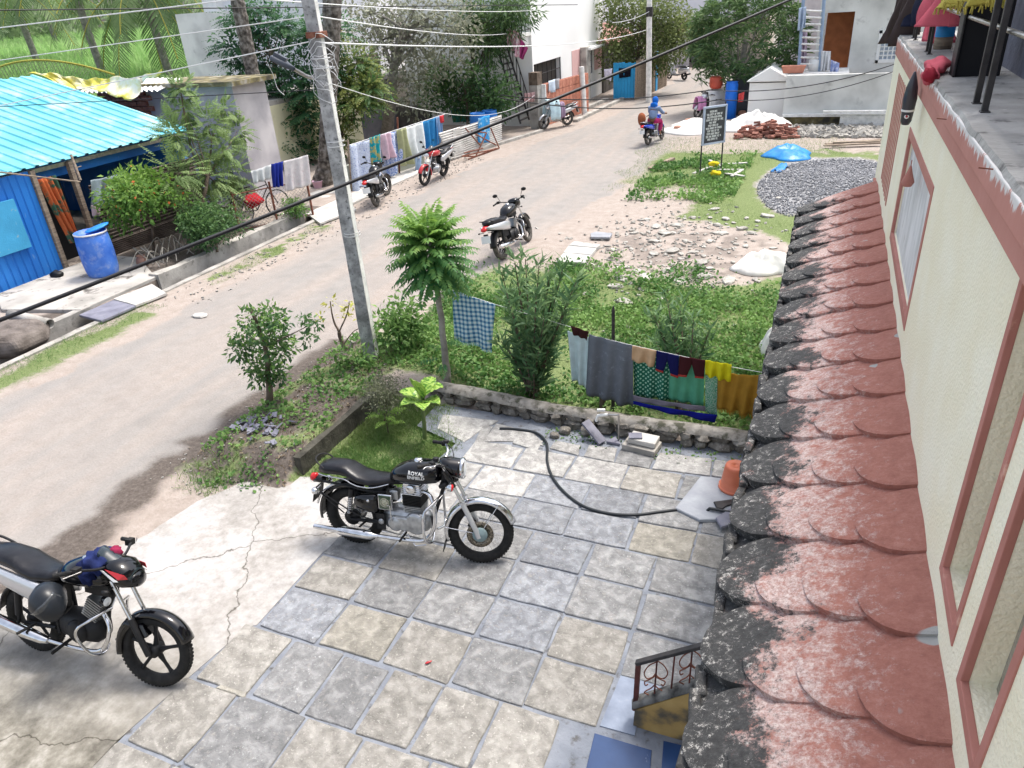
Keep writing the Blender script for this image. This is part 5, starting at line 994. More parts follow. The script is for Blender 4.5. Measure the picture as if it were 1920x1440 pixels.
# dumb cane
g_ = at(797, 822); gb = Vector((g_[0], g_[1], 0)); dc = thing('dumb_cane', 'dumb cane plant with big lime variegated leaves at the patio corner', 'plant', gb)
top = PY(792, 745, gb.y); trunk(dc, [gb, gb.lerp(top, .5), top], .03, .02, M('cane_stem', two((.16, .22, .08)), rough=.5), n=10)
vm = M('variegated_leaf', [(.4, (.09, .24, .03)), (.52, (.36, .55, .1)), (.65, (.48, .64, .16))], scale=9, rough=.35, bump=.1, coord='O', dist=2, trans=.3, stretch=(1, 2.2, 1), detail=1)
def bigleaf(parent, p, d, L, w, mat, droop=.4, name='leaf', loc=None):
    d = Vector(d).normalized(); s = d.cross(Vector((0, 0, 1))).normalized(); mb = MB()
    def f(u, v):
        x = v; ww = w*math.sin(math.pi*min(1, x*.94+.04))**.75*(1-.25*x); q = p+d*(L*x)+Vector((0, 0, -droop*L*x*x))+s*((u-.5)*2*ww)+Vector((0, 0, abs(u-.5)*ww*.5+.008*math.sin(x*30))); return q
    mb.grid(f, 6, 12); return part(name, mb, mat, parent, world=True, solid=.003)
for (dx, dy, dz, L_, w_) in [(-.1, -.25, 1.0, .42, .12), (.7, .2, .55, .36, .11), (-.9, .1, .35, .36, .1), (.45, -.75, .3, .34, .1), (-.5, -.7, .25, .3, .09), (.2, .8, .7, .34, .1), (.95, -.3, .35, .3, .09)]:
    bigleaf(dc, top+Vector((0, 0, random.uniform(-.08, .03))), (dx, dy, dz+.35), L_*1.25, w_*1.3, vm, .4)
mb = MB(); 
for (x, y, zz, d_) in [(0, 0, .1, (.4, -.6, .3)), (0, 0, .1, (-.5, -.5, .3))]: pass
# grass strip, weeds, grass
def scatter(name, area, n, tpl, mat, size, h=.03, sz=.3, up=1.5, dens=None, tilt=1.0, clump=0):
    lv = Leaves(); x = rng.uniform(area[0], area[1], n); y = rng.uniform(area[2], area[3], n)
    if dens is not None: k = rng.random(n) < dens(x, y); x, y = x[k], y[k]; n = len(x)
    z = gz(x, y)+rng.random(n)*h
    d = rdir(n, up)*1.0; nn = rdir(n, 1.5)
    lv.add(np.stack([x, y, z], 1), d, nn, size*(1+sz*rng.normal(size=n)).clip(.35, 2), np.clip(.45+.9*(fbm(x, y, 1.3, 41)-.5)*2+.2*rng.normal(size=n), 0, 1))
    o = lv.build(name, tpl, LM[mat]); tag(o, kind='stuff'); return o
def hgt(x, y): return .32*fbm(x, y, 1.1, 51)*sst(.3, .5, fbm(x, y, .9, 52))
inplot = lambda x, y: sst(8.05, 8.35, y)*(x < .1)*(x > -5.6-.25*(y-8))*np.clip(1-sst(11.5, 14.0, y+1.8*(fbm(x, y, .8, 61)-.5)), 0, 1)*(.12+.88*sst(.36, .58, fbm(x, y, .9, 62)))
o = scatter('weeds', (-6.8, .2, 8, 14), 60000, 'round', 'weed', .05, h=.09, up=.6, dens=inplot); tag(o, 'dense knee high green weeds filling the plot behind the boundary wall', 'weeds')
o = scatter('weeds', (-4.8, -2.0, 18.8, 25), 12000, 'round', 'weed', .07, h=.12, up=.6, dens=lambda x, y: sst(.5, .72, fbm(x, y, 1.1, 71)+.18*np.exp(-((x+3.6)**2/1.5+(y-21.5)**2/6)))); tag(o, 'patch of green weeds around the notice board', 'weeds')
patch = lambda x, y: sum(np.exp(-(((x-a)/r_)**2+((y-b)/r_)**2)*1.5) for a, b, r_ in [tuple(P(px, py)[:2])+(q,) for px, py, q in [(1290, 515, .45), (1150, 520, .4), (1210, 540, .35), (1155, 485, .2), (1245, 545, .3), (1060, 510, .4)]])
o = scatter('weeds', (-6, .2, 11.5, 15.5), 16000, 'round', 'weed', .06, h=.16, up=.4, dens=lambda x, y: np.clip(patch(x, y)*1.3, 0, 1)**1.5); tag(o, 'small round weed clumps on the bare rubble ground', 'weeds')
gden = lambda x, y: np.clip(np.interp(y, [8, 12, 26, 30], [.5, 1, 1, 0])*(1-dens_bare(x, y)), 0, 1)
def dens_bare(x, y):
    nb = fbm(x, y, .9, 11); db = sst(13, 15, y)*(1-sst(19.5, 21.5, y+1.5*(nb-.5)))*(1-sst(-3.3, -2.5, x+1.0*(nb-.5)))
    br = np.exp(-(((x+3.0)/1.75)**2+((y-15.2)/2.2)**2))+.8*np.exp(-(((x+1.3)/1.3)**2+((y-14.9)/1.6)**2)); gv = np.exp(-(((x+.1)/1.7)**2+((y-21)/3.0)**2))
    return np.clip(db+sst(.25, .5, br)+sst(.14, .25, gv)+(x < -5.7+1.2*(nb-.5)), 0, 1)
o = scatter('grass', (-6.5, .6, 10.5, 28), 60000, 'blade', 'grass', .07, h=.0, up=1.0, dens=gden); tag(o, 'short grass over the empty plot', 'grass')
o = scatter('grass', (-5.38, -3.78, 5.62, 7.7), 26000, 'blade', 'grass', .085, h=.0, up=.8, dens=lambda x, y: (x < -3.75-.45*sst(6.9, 7.5, y)-.15*fbm(x, y, 3))*((y > 5.75)|(x < -4.2))*(.4+.6*sst(.3, .5, fbm(x, y, 2)))); tag(o, 'soft tufted grass strip behind the classic motorcycle', 'grass')
o = scatter('grass', (-12.33, -11.2, -2, 9.8), 22000, 'blade', 'grass', .07, h=.02, up=.8, dens=lambda x, y: np.clip(1-(x+12.33)/.9+.5*(fbm(x, y, 1.5)-.5), 0, 1)); tag(o, 'grass growing along the open drain in front of the blue house', 'grass')
o = scatter('grass', (-12.3, -11.5, 11, 16), 4500, 'blade', 'grass', .07, h=.02, up=.8, dens=lambda x, y: sst(.45, .62, fbm(x, y, 1.2, 5))); tag(o, 'thin grass tufts along the roadside kerb', 'grass')
vg_ = lambda x, y: sst(-7.2, -6.8, x)*(x < -5.5)*sst(.42, .6, fbm(x, y, 2, 81)) 
o = scatter('weeds', (-7.2, -5.5, 5.2, 9.6), 5000, 'round', 'weed', .045, h=.06, up=.5, dens=vg_); tag(o, 'creeping weeds on the earth verge', 'weeds')
o = scatter('grass', (-7.0, -5.9, 5.0, 5.9), 3500, 'blade', 'grass', .09, h=0, up=.8, dens=lambda x, y: np.exp(-(((x+6.5)/.35)**2+((y-5.35)/.25)**2))); tag(o, 'grass tuft at the edge of the concrete apron', 'grass')
o = scatter('grass', (-4.55, -4.3, 3.75, 3.95), 130, 'blade', 'grass', .06, h=0, up=.8); tag(o, 'tiny grass tuft in a crack of the apron', 'grass')
def dl(x, y): return sst(-7.3, -6.9, x)*(x < -5.45)
o = scatter('leaf_litter', (-7.3, -5.4, 5.4, 9), 2600, 'oval', 'dry', .04, h=.01, up=-.0, dens=dl); tag(o, 'dry leaf litter on the verge', 'leaf litter')
o = scatter('weeds', (-2.9, -.3, 7.1, 7.62), 2200, 'round', 'weed', .03, h=.05, up=.5, dens=lambda x, y: sst(.45, .6, fbm(x, y, 2.2, 91))*sst(7.15, 7.45, y)); tag(o, 'small weeds at the foot of the boundary wall', 'weeds')
# --- bushes in front of the blue house
def fromP(px, py, x): return tuple(PX(px, py, x))
g = at(290, 478); c = fromP(275, 375, -14.2)
bush('flowering_shrub', 'light green flowering shrub with orange blossoms beside the blue house door', 'shrub', (g[0], g[1], .05), c, .85, .7, 'oval', 'bright', 4200, .11, 26, .5, .035)
lv = Leaves(); cs = shell(c, 1.15, 60, .85); lv.add(cs[:44], rdir(44), rdir(44), np.full(44, .07), rng.random(44)); o = lv.build('blossoms', 'round', M('orange_petal', [(0, (.6, .16, .05))], bump=0, trans=.2), None, (0, 0, 0)); 
o.parent = bpy.data.objects['flowering_shrub']; o.data.transform(Matrix.Translation(-Vector((g[0], g[1], .05))))
g = at(350, 470); root = thing('feathery_tree', 'tall feathery light green tree with compound leaves beside the blue roof', 'tree', (g[0], g[1], 0)); x0 = -14.4
for px, py, n_, r_ in [(340, 170, 10, .45), (345, 215, 12, .6), (325, 260, 14, .6), (390, 235, 14, .6), (420, 210, 12, .45), (360, 290, 18, .8), (420, 280, 16, .7), (440, 250, 10, .45), (330, 330, 16, .8), (390, 340, 20, .9), (430, 330, 14, .7), (450, 370, 10, .5), (370, 395, 14, .7), (420, 390, 12, .6)]:
    pass
lv = Leaves(); cl = []
for px, py, n_, r_ in [(338, 165, 9, .35), (345, 205, 10, .45), (325, 250, 12, .5), (390, 230, 12, .5), (420, 205, 9, .35), (360, 285, 16, .65), (420, 275, 14, .6), (445, 245, 8, .4), (330, 325, 12, .6), (390, 330, 16, .7), (430, 325, 12, .55), (452, 365, 8, .4), (380, 375, 12, .6), (425, 380, 10, .5)]:
    c = PX(px, py, x0+random.uniform(-.5, .5)); cl.append(c)
    for i in range(int(n_*5)): d = rdir(1, .1)[0]; frond(lv, c+Vector(d)*r_*random.uniform(.1, .8), d, random.uniform(.35, .6)*r_/.5*.8, 9, .11, droop=.45, t0=random.uniform(.2, .8), hang=.2)
lv.build('crown', 'oval', leafmat('leaf_feathery', (.09, .15, .05), (.24, .33, .12)), root, tuple(root.location)); trunk(root, [(g[0], g[1], 0), cl[9], cl[5], cl[0]], .06, .015, mt['bark']); branches(root, cl[9], cl, .02, mt['bark'])
mb = MB()
for i in range(14): a = Vector((g[0]+random.uniform(-.3, .3), g[1]+random.uniform(-1, .3), 0)); mb.tube(smoothpts([a, a+Vector((random.uniform(-.2, .4), -random.random()*.6, .45)), a+Vector((random.uniform(.2, .7), -random.uniform(.5, 1.2), .15))]), .012, 5)
part('bare_stems', mb, mt['barkg'], root, world=True)
g = at(410, 480); bush('round_shrub', 'dense dark green round shrub on the drain bank', 'shrub', (g[0], g[1], .1), (g[0]-.2, g[1]+.15, .62), .62, .5, 'oval', 'dark', 5200, .085, 24, .36, .03)
g = at(560, 415); bush('kerb_weed', 'low light green weed on the drain bank near the fence end', 'weed', (g[0]-.2, g[1], .1), (g[0]-.2, g[1], .3), .5, .2, 'oval', 'weed', 900, .08, 14, .2, .01)
# ================================================================== POLES, WIRES
pb = P(702, 700); tp_ = PY(570, -60, pb.y); axp = (tp_-pb).normalized()
pole = thing('utility_pole', 'tall weathered concrete utility pole with a street light in front of the road', 'pole', (pb.x, pb.y, 0)); L_ = 6.2
mb = MB(); ra = Matrix.Rotation(R(12), 3, 'Z')
def pface(z, w, d): return [Vector((pb.x, pb.y, 0))+Vector((axp.x, axp.y, axp.z))*z+ra@Vector((sx*w/2, sy_*d/2, 0)) for sx, sy_ in ((-1, -1), (1, -1), (1, 1), (-1, 1))]
vs = []
for i in range(25): z = -.1+L_*i/24; w = .2-.05*i/24; vs += [v+Vector((random.gauss(0, .002), random.gauss(0, .002), 0)) for v in pface(z, w, w*.8)]
mb.add(vs, [(i*4+q, i*4+(q+1) % 4, i*4+4+(q+1) % 4, i*4+4+q) for i in range(24) for q in range(4)], False); part('shaft', mb, mt['pole'], pole, world=True, bevel=.006)
mb = MB(); vs = []
for i in range(25): z = -.05+L_*i/24; w = .2-.05*i/24; f = pface(z, w+.004, w*.8-.03); g_ = pface(z, w-.01, w*.8-.03); vs += [f[1], f[2], g_[2], g_[1]]
mb.add(vs, [(i*4, i*4+1, i*4+5, i*4+4) for i in range(24)], False); part('sunlit_edge', mb, mt['limew_and_lit'], pole, world=True)  # sunlit right face of the pole, its brightness put into the colour
def pz_(py): # point on pole at photo row
    return PY(582+.178*py, py, pb.y)
mb = MB(); c = pz_(65); mb.box(c, (.2, .18, .07)); part('clamp', mb, mt['rust'], pole, world=True, bevel=.005)
mb = MB()
for py in (110, 128, 265, 274, 436, 441): c = pz_(py); mb.lathe([(.115, 0), (.118, .006), (.115, .012)], c, 'Z', 10)
part('wire_binding', mb, mt['wirel'], pole, world=True)
mb = MB(); a = pz_(152); b = PY(575, 143, pb.y-.1); c = PY(552, 130, pb.y-.25); mb.tube([a, b, c], .022, 7); arm = part('lamp_arm', mb, mt['steel'], pole, world=True)
sm = M('street_light_grey', [(0, (.07, .08, .1))], rough=.45, bump=0)
mb = MB(); e = PY(512, 108, pb.y-.35); d_ = (e-c); rq = d_.to_track_quat('X', 'Z').to_matrix().to_4x4(); rq.translation = c
mb.loft([(0, 0, .03, .025), (.05, 0, .05, .03), (.12, .0, .11, .035), (d_.length, 0, .12, .03), (d_.length+.02, 0, .1, .02)], 14, 5); mb.xf(rq); lh = part('lamp_head', mb, sm, pole, world=True)
mb = MB(); mb.box((.2, 0, .05), (.16, .11, .05)); mb.box((.24, 0, .1), (.015, .015, .09)); mb.xf(rq); part('driver_box', mb, sm, pole, world=True, bevel=.005)
mb = MB()
for k in range(7):
    c = pz_(70+12*k); r_ = random.uniform(.12, .3); pts = [c+Vector((random.uniform(.05, .15)+r_*math.cos(t)*.8, -.1, -r_*.5+r_*math.sin(t)*random.uniform(.5, .9))) for t in np.linspace(0, 5.5, 14)]; mb.tube(pts, .004, 4)
mb.tube(smoothpts([PY(500, 115, pb.y-.3), PY(512, 140, pb.y-.2), PY(520, 165, pb.y-.2), PY(533, 178, pb.y-.2)]), .004, 4)
part('loose_wires', mb, mt['wirel'], pole, world=True, kind='stuff')
def cable(label, A_, B_, sag, r, mat='wire', n=24, group=None):
    A_, B_ = Vector(A_), Vector(B_); pts = [A_.lerp(B_, i/n)-Vector((0, 0, sag*4*(i/n)*(1-i/n))) for i in range(n+1)]; mb = MB(); mb.tube(pts, r, 6); return solo('cable', mb, mt[mat], label, 'cable', group=group)
def cab(label, a, b, da, db, sag=0, r=.012, mat='wire', ext=.25, ea=None):
    A_, B_ = PD(*a, da), PD(*b, db); d = B_-A_; return cable(label, A_-d*(ext if ea is None else ea), B_+d*ext, sag, r, mat)
cab('thick black cable crossing the whole picture from lower left to the top right', (0, 563), (1430, 0), 4.6, 7.6, .12, .0115, ext=.6)
cab('upper pale wire across the top left corner', (0, 52), (430, 0), 14, 11, .0, .0085, 'wirel')
cab('second pale wire from the left edge to the head of the pole', (0, 113), (572, 32), 15, 10.5, .0, .007, 'wirel', .02)
cab('lowest pale wire from the blue roof to the pole clamp', (0, 198), (572, 80), 16, 10.5, .0, .008, 'wirel', .02)
cab('thin dark wire running level across the top', (0, 19), (960, 10), 16, 24, .0, .012)
cab('pale wire from the pole over the road, the higher one', (590, 30), (965, 42), 10.5, 34, .4, .009, 'wirel', .6, 0)
cab('pale wire from the pole over the road, the lower one', (592, 80), (1290, 4), 10.5, 60, 1.0, .012, 'wirel', .1, 0)
cab('pale wire from the top edge sloping down to the right of the pole', (700, -8), (960, 10), 14, 26, .2, .009, 'wirel', .8)
cab('thin wire from the street light pole to the white house', (620, 150), (1000, 178), 10.7, 31, .6, .006, 'wirel', .02)
cab('thin grey wire sagging from the pole to the far lane', (600, 110), (1130, 280), 10.7, 30, 0.1, .007, 'wirel', .02) if False else None
cab('black wire crossing above the parked motorcycles to the concrete house, the upper one', (945, 178), (1330, 168), 30, 30, .25, .02, 'wire', .02)
cab('black wire section running on from the splice to the concrete house', (1330, 168), (1682, 118), 30, 31, .35, .017, 'wire', .01)
cab('black wire crossing in front of the brick wall, the lower one', (945, 183), (1345, 186), 29, 29, .35, .02, 'wire', .02)
cab('black wire section from the notice board to the concrete house', (1345, 186), (1682, 131), 29, 30, .35, .015, 'wire', .01)
cab('thin wire over the feathery tree to the pole', (0, 200), (600, 168), 15, 10.8, -.0, .006, 'wire', .01)
# far white pole
p2 = P(1216, 192); pl = thing('roadside_post', 'slim white roadside pole in front of the bamboo screen', 'pole', (p2.x, p2.y, 0)); mb = MB(); a = PY(1218, -40, p2.y); mb.tube([Vector((p2.x, p2.y, 0)), a], [.14, .12], 8); part('shaft', mb, mt['limew_and_lit'], pl, world=True)
mb = MB(); c = PY(1218, 22, p2.y); mb.box(c, (.28, .25, .4)); part('junction_box', mb, mt['iron'], pl, world=True)
cab('pale service wire from the far pole to the white house', (1150, 42), (1216, 22), 37, 38, .1, .014, 'wirel', .02)
# ================================================================== CLOTH helper
def fabric(name, label, cat, tl, tr, br, bl, mat, fold=.03, nf=5, seed=0, nu=26, nv=16, group=None, fringe=0, wav=.02):
    tl, tr, br, bl = map(Vector, (tl, tr, br, bl)); nrm = (tr-tl).cross(bl-tl).normalized(); sd = random.random()*9; W_ = (tr-tl).length
    def f(u, v):
        p = tl.lerp(tr, u).lerp(bl.lerp(br, u), v); am = fold*1.8*(.3+v)
        return p+nrm*(am*math.sin(u*nf*2*math.pi+sd+1.2*v)+am*.5*math.sin(u*nf*4.3+sd*2-v*2))+Vector((0, 0, wav*v*math.sin(u*nf*3.1+sd)*W_*.3-.015*W_*4*u*(1-u)*(1-v)))
    mb = MB(); mb.grid(f, nu, nv)
    if fringe:
        for i in range(nu*2):
            u = (i+.5)/(nu*2); p = f(u, 1); q = p+Vector((random.gauss(0, .006), random.gauss(0, .006), -fringe)); s_ = (tr-tl).normalized()*W_/(nu*5); mb.add([p-s_, p+s_, q+s_*.4, q-s_*.4], [(0, 1, 2, 3)], False)
    return solo(name, mb, mat, label, cat, base=tuple((tl+tr)/2), group=group, solid=.005)
def fpx(name, label, cat, cs, mat, plane='y', c=8.2, **k):
    f = (lambda x, y: PY(x, y, c)) if plane == 'y' else (lambda x, y: PX(x, y, c))
    return fabric(name, label, cat, *[f(*q) for q in cs], mat, **k)
# checks
def pattern(name, fn_nodes, base, rough=.9): pass
def checked():
    m_ = bpy.data.materials.new('checked_cotton'); m_.use_nodes = True; n = m_.node_tree.nodes; l = m_.node_tree.links; b = n['Principled BSDF']; b.inputs['Roughness'].default_value = .9
    g = n.new('ShaderNodeNewGeometry'); s = n.new('ShaderNodeSeparateXYZ'); l.new(g.outputs['Position'], s.inputs[0]); outs = []
    for ax in (0, 2):
        a = n.new('ShaderNodeMath'); a.operation = 'MULTIPLY'; a.inputs[1].default_value = 1/.068; l.new(s.outputs[ax], a.inputs[0]); f = n.new('ShaderNodeMath'); f.operation = 'FRACT'; l.new(a.outputs[0], f.inputs[0])
        q = n.new('ShaderNodeMath'); q.operation = 'LESS_THAN'; q.inputs[1].default_value = .48; l.new(f.outputs[0], q.inputs[0]); outs.append(q.outputs[0])
    ad = n.new('ShaderNodeMath'); ad.operation = 'ADD'; l.new(outs[0], ad.inputs[0]); l.new(outs[1], ad.inputs[1]); dv = n.new('ShaderNodeMath'); dv.operation = 'MULTIPLY'; dv.inputs[1].default_value = .5; l.new(ad.outputs[0], dv.inputs[0])
    r = n.new('ShaderNodeValToRGB'); r.color_ramp.interpolation = 'CONSTANT'; e = r.color_ramp.elements; e[0].color = (.72, .8, .82, 1); e[1].position = .4; e[1].color = (.25, .45, .6, 1); q = e.new(.8); q.color = (.04, .15, .32, 1)
    l.new(dv.outputs[0], r.inputs[0]); l.new(r.outputs[0], b.inputs['Base Color']); return m_
def dots():
    m_ = M('green_dotted_sari', two((.01, .13, .08)), scale=5, rough=.85, bump=.1); n = m_.node_tree.nodes; l = m_.node_tree.links; b = n['Principled BSDF']; src = b.inputs['Base Color'].links[0].from_socket
    v = n.new('ShaderNodeTexVoronoi'); v.inputs['Scale'].default_value = 22; v.inputs['Randomness'].default_value = .0; mp = n.new('ShaderNodeMapping'); mp.inputs['Scale'].default_value = (1, 0, 1); mp.inputs['Rotation'].default_value = (0, R(45), 0); g = n.new('ShaderNodeNewGeometry'); l.new(g.outputs['Position'], mp.inputs[0]); l.new(mp.outputs[0], v.inputs['Vector'])
    q = n.new('ShaderNodeMath'); q.operation = 'LESS_THAN'; q.inputs[1].default_value = .27; l.new(v.outputs['Distance'], q.inputs[0]); mx = n.new('ShaderNodeMix'); mx.data_type = 'RGBA'; l.new(q.outputs[0], mx.inputs[0]); l.new(src, mx.inputs[6]); mx.inputs[7].default_value = (.3, .55, .42, 1); l.new(mx.outputs[2], b.inputs['Base Color']); return m_
fpx('checked_towel', 'blue and white checked towel with a fringe hanging next to the young tree', 'towel', [(849, 543), (929, 571), (922, 655), (851, 632)], checked(), c=8.55, fold=.012, nf=2, fringe=.05, nu=22)
# main clothesline
cp = P(1151, 775); cpost = thing('clothes_post', 'dark upright wooden post carrying the garden clothesline', 'post', (cp.x, 8.25, 0)); mb = MB(); a = PY(1150, 574, 8.25); mb.tube([Vector((a.x, 8.25, -.05)), a+Vector((0, 0, -.06)), a], [.026, .022, .008], 7); part('shaft', mb, mt['iron'], cpost, world=True)
mb = MB(); c = PY(1130, 785, 8.3); mb.tube([Vector((c.x, 8.3, -.05)), Vector((c.x+.02, 8.3, .55))], .05, 8); solo('tree_stump', mb, mt['bark'], 'short dark stump behind the grey towel on the clothesline', 'stump')
LP_ = [(835, 540), (930, 571), (1067, 612), (1105, 628), (1188, 648), (1280, 668), (1372, 688), (1450, 702), (1500, 708)]
mb = MB(); mb.tube([PY(x, y, 8.2) for x, y in LP_], .004, 5); solo('clothesline', mb, mt['wirel'], 'thin clothesline from the young tree to the house carrying the wet washing', 'clothesline')
fpx('pale_cloth', 'pale ice blue cloth at the left end of the clothesline', 'cloth', [(1064, 620), (1104, 632), (1100, 728), (1074, 712)], cloth('ice_blue', (.55, .68, .7)), c=8.22, fold=.012, nf=2)
fpx('brown_shirt', 'small dark brown garment folded over the left end of the line', 'garment', [(1070, 610), (1104, 622), (1100, 638), (1074, 626)], cloth('dark_brown', (.05, .018, .018)), c=8.16, fold=.01, nf=2, nv=5)
fpx('grey_towel', 'large slate grey towel on the clothesline', 'towel', [(1104, 626), (1187, 648), (1187, 765), (1098, 738)], cloth('slate_towel', (.17, .19, .22), spk=[((.27, .3, .34), 14, .58, .75)]), c=8.17, fold=.018, nf=3, nu=30)
fpx('beige_shirt', 'small beige shirt draped on the line beside the grey towel', 'shirt', [(1186, 648), (1231, 657), (1226, 687), (1184, 676)], cloth('peach', (.62, .42, .25)), c=8.14, fold=.012, nf=2, nv=6)
def shorts(label, cs, mat, cuff, c=8.14):
    (tl, tr, br, bl) = [PY(*q, c) for q in cs]; root = thing('shorts', label, 'shorts', tl.lerp(tr, .5)); mb = MB()
    for a, b, o0, o1 in ((0, .5, 0, .34), (.5, 1, .66, 1)):
        def f(u, v, a=a, b=b, o0=o0, o1=o1):
            k0, k1 = a+(o0-a)*max(0, v-.35)/.65, b+(o1-b)*max(0, v-.35)/.65; s = k0+(k1-k0)*u; p = tl.lerp(tr, s).lerp(bl.lerp(br, s), v); return p+Vector((0, -.012*math.sin(math.pi*u)-.01*v, 0))
        mb.grid(f, 8, 9)
    part('cloth', mb, mat, root, world=True, solid=.01)
    for o0, o1 in ((0, .34), (.66, 1)): mb = MB(); mb.grid(lambda u, v, o0=o0, o1=o1: tl.lerp(tr, o0+(o1-o0)*u).lerp(bl.lerp(br, o0+(o1-o0)*u), .93+.1*v)+Vector((0, -.024, 0)), 5, 1); part('cuff', mb, cuff, root, world=True, solid=.012)
    return root
redc = cloth('red_cuff', (.4, .05, .04)); shorts('navy shorts with red cuffs on the clothesline', [(1231, 657), (1273, 667), (1272, 706), (1230, 692)], cloth('navy', (.012, .014, .09)), redc)
shorts('dark maroon shorts with red cuffs between the navy shorts and the yellow shirt', [(1274, 667), (1323, 675), (1320, 707), (1272, 703)], cloth('maroon', (.06, .015, .018)), redc)
fpx('yellow_shirt', 'bright yellow shirt on the clothesline', 'shirt', [(1323, 675), (1372, 683), (1370, 716), (1322, 704)], cloth('yellow', (.72, .66, .02)), c=8.14, fold=.014, nf=3, nv=7)
fpx('green_dotted_sari', 'dark green sari with pale dots hanging behind the shorts', 'sari', [(1187, 650), (1258, 664), (1255, 752), (1188, 742)], dots(), c=8.24, fold=.012, nf=3)
fpx('green_sari', 'plain mint green length of sari hanging next to the dotted one', 'sari', [(1256, 664), (1322, 676), (1318, 763), (1252, 747)], cloth('mint', (.12, .42, .27)), c=8.245, fold=.01, nf=3)
fpx('sari_border', 'grey and royal blue border of the green sari', 'sari border', [(1187, 741), (1322, 762), (1322, 772), (1187, 752)], cloth('grey_border', (.25, .23, .28)), c=8.13, fold=.006, nf=3, nv=4)
fpx('sari_border', 'royal blue hem of the green sari above the weeds', 'sari border', [(1187, 752), (1345, 778), (1340, 793), (1187, 759)], cloth('royal_blue', (.015, .02, .3)), c=8.12, fold=.006, nf=3, nv=4)
fpx('sari_edge', 'narrow green checked sari edge beside the mustard shawl', 'sari edge', [(1322, 700), (1346, 706), (1344, 782), (1322, 772)], cloth('green_check', (.1, .35, .22), spk=[((.5, .6, .5), 90, .5, .55)]), c=8.22, fold=.006, nf=1)
fpx('mustard_shawl', 'mustard yellow shawl with a fringed hem on the clothesline near the house', 'shawl', [(1346, 698), (1446, 705), (1428, 783), (1343, 764)], cloth('mustard', (.42, .23, .035)), c=8.19, fold=.016, nf=4, fringe=.05, nu=34)
# ================================================================== PATIO THINGS
hosep = smoothpts([P(x, y, .022) for x, y in [(937, 804), (965, 805), (1005, 812), (1025, 832), (1026, 865), (1036, 895), (1060, 925), (1095, 950), (1140, 963), (1190, 966), (1240, 960), (1280, 956), (1330, 961), (1380, 969), (1440, 965)]], 8)
for i, p in enumerate(hosep): p.z = .026+(.05 if i > 95 else 0)
mb = MB(); mb.tube(hosep, .0165, 8); solo('garden_hose', mb, M('hose_rubber', [(0, (.02, .024, .028))], rough=.45, bump=0), 'dark grey hose curling across the paving', 'hose')
bkc = P(1376, 920); buc = thing('bucket', 'orange plastic bucket standing upside down by the tiled roof edge', 'bucket', (bkc.x, bkc.y, .05)); orng = M('orange_plastic', [(.3, (.55, .14, .07)), (.7, (.66, .2, .11))], scale=5, rough=.45, bump=0)
mb = MB(); mb.lathe([(.165, 0), (.172, .0), (.174, .02), (.163, .025), (.15, .03), (.14, .12), (.118, .27), (.11, .29), (.1, .295), (.03, .293), (.028, .285), (0, .285)], n=32); part('body', mb, orng, buc)
mb = MB(); mb.tube(smoothpts([(-.17, 0, .03), (-.12, -.14, .0), (0, -.19, -.01), (.12, -.14, .0), (.17, 0, .03)]), .004, 5); part('handle', mb, mt['steel'], buc)
pslab('washing_slab', [(1266, 952), (1314, 892), (1420, 902), (1420, 972), (1312, 974)], .012, .05, M('grey_slate', [(.3, (.26, .275, .31)), (.7, (.38, .4, .43))], scale=4, rough=.7, bump=.15), 'grey washing slab under the orange bucket', 'slab')
pslab('slate_piece', [(1338, 940), (1385, 934), (1388, 940), (1362, 948), (1354, 954), (1344, 952)], .055, .072, mt['iron'], 'small dark slate offcut lying on the washing slab', 'slate')
pslab('slate_piece', [(1342, 970), (1372, 950), (1420, 955), (1420, 966), (1352, 988)], .055, .085, slate, 'dark blue slate piece under the hose end', 'slate')
a, b = P(1097, 790, .22), P(1130, 830, .03); mb = MB(); dd = b-a; mb.box((a+b)/2, (dd.length, .13, .03), rot=dd.to_track_quat('X', 'Z').to_matrix()); solo('slate_plank', mb, slate, 'dark slate strip leaning on the boundary wall', 'slate', bevel=.004)
mb = MB(); p = P(1150, 827, .03); mb.prism([(p.x-.08, p.y-.04), (p.x+.1, p.y-.05), (p.x+.0, p.y+.1)], .01, .04); solo('slate_piece', mb, slate, 'small triangular slate shard beside the leaning strip', 'slate')
bk_ = thing('stacked_blocks', 'small stack of flat concrete blocks at the foot of the boundary wall', 'blocks', tuple(P(1200, 840)))
c = P(1203, 842); mb = MB(); mb.box((c.x, c.y, .05), (.42, .26, .08), -.15); part('block', mb, mt['concrete'], bk_, world=True, bevel=.01)
mb = MB(); mb.box((c.x+.02, c.y+.02, .13), (.34, .2, .07), -.1); part('block', mb, cement, bk_, world=True, bevel=.01); mb = MB(); mb.box((c.x-.08, c.y+.0, .18), (.16, .12, .015), .3); part('slate_chip', mb, slate, bk_, world=True)
a = PY(1160, 822, 7.5); tap = thing('garden_tap', 'white plastic tap on a thin standpipe behind the patio wall', 'tap', (a.x, 7.5, 0)); mb = MB(); mb.tube([(a.x, 7.5, 0), (a.x, 7.5, .4)], .012, 7); mb.tube([(a.x, 7.5, .4), (a.x-.16, 7.5, .38)], .014, 7); part('standpipe', mb, mt['steel'], tap, world=True)
mb = MB(); mb.tube([(a.x-.14, 7.5, .385), (a.x-.26, 7.48, .36), (a.x-.28, 7.48, .28)], .02, 8); mb.box((a.x-.22, 7.49, .44), (.1, .03, .03), .3); part('spout', mb, mt['white'], tap, world=True, bevel=.004)
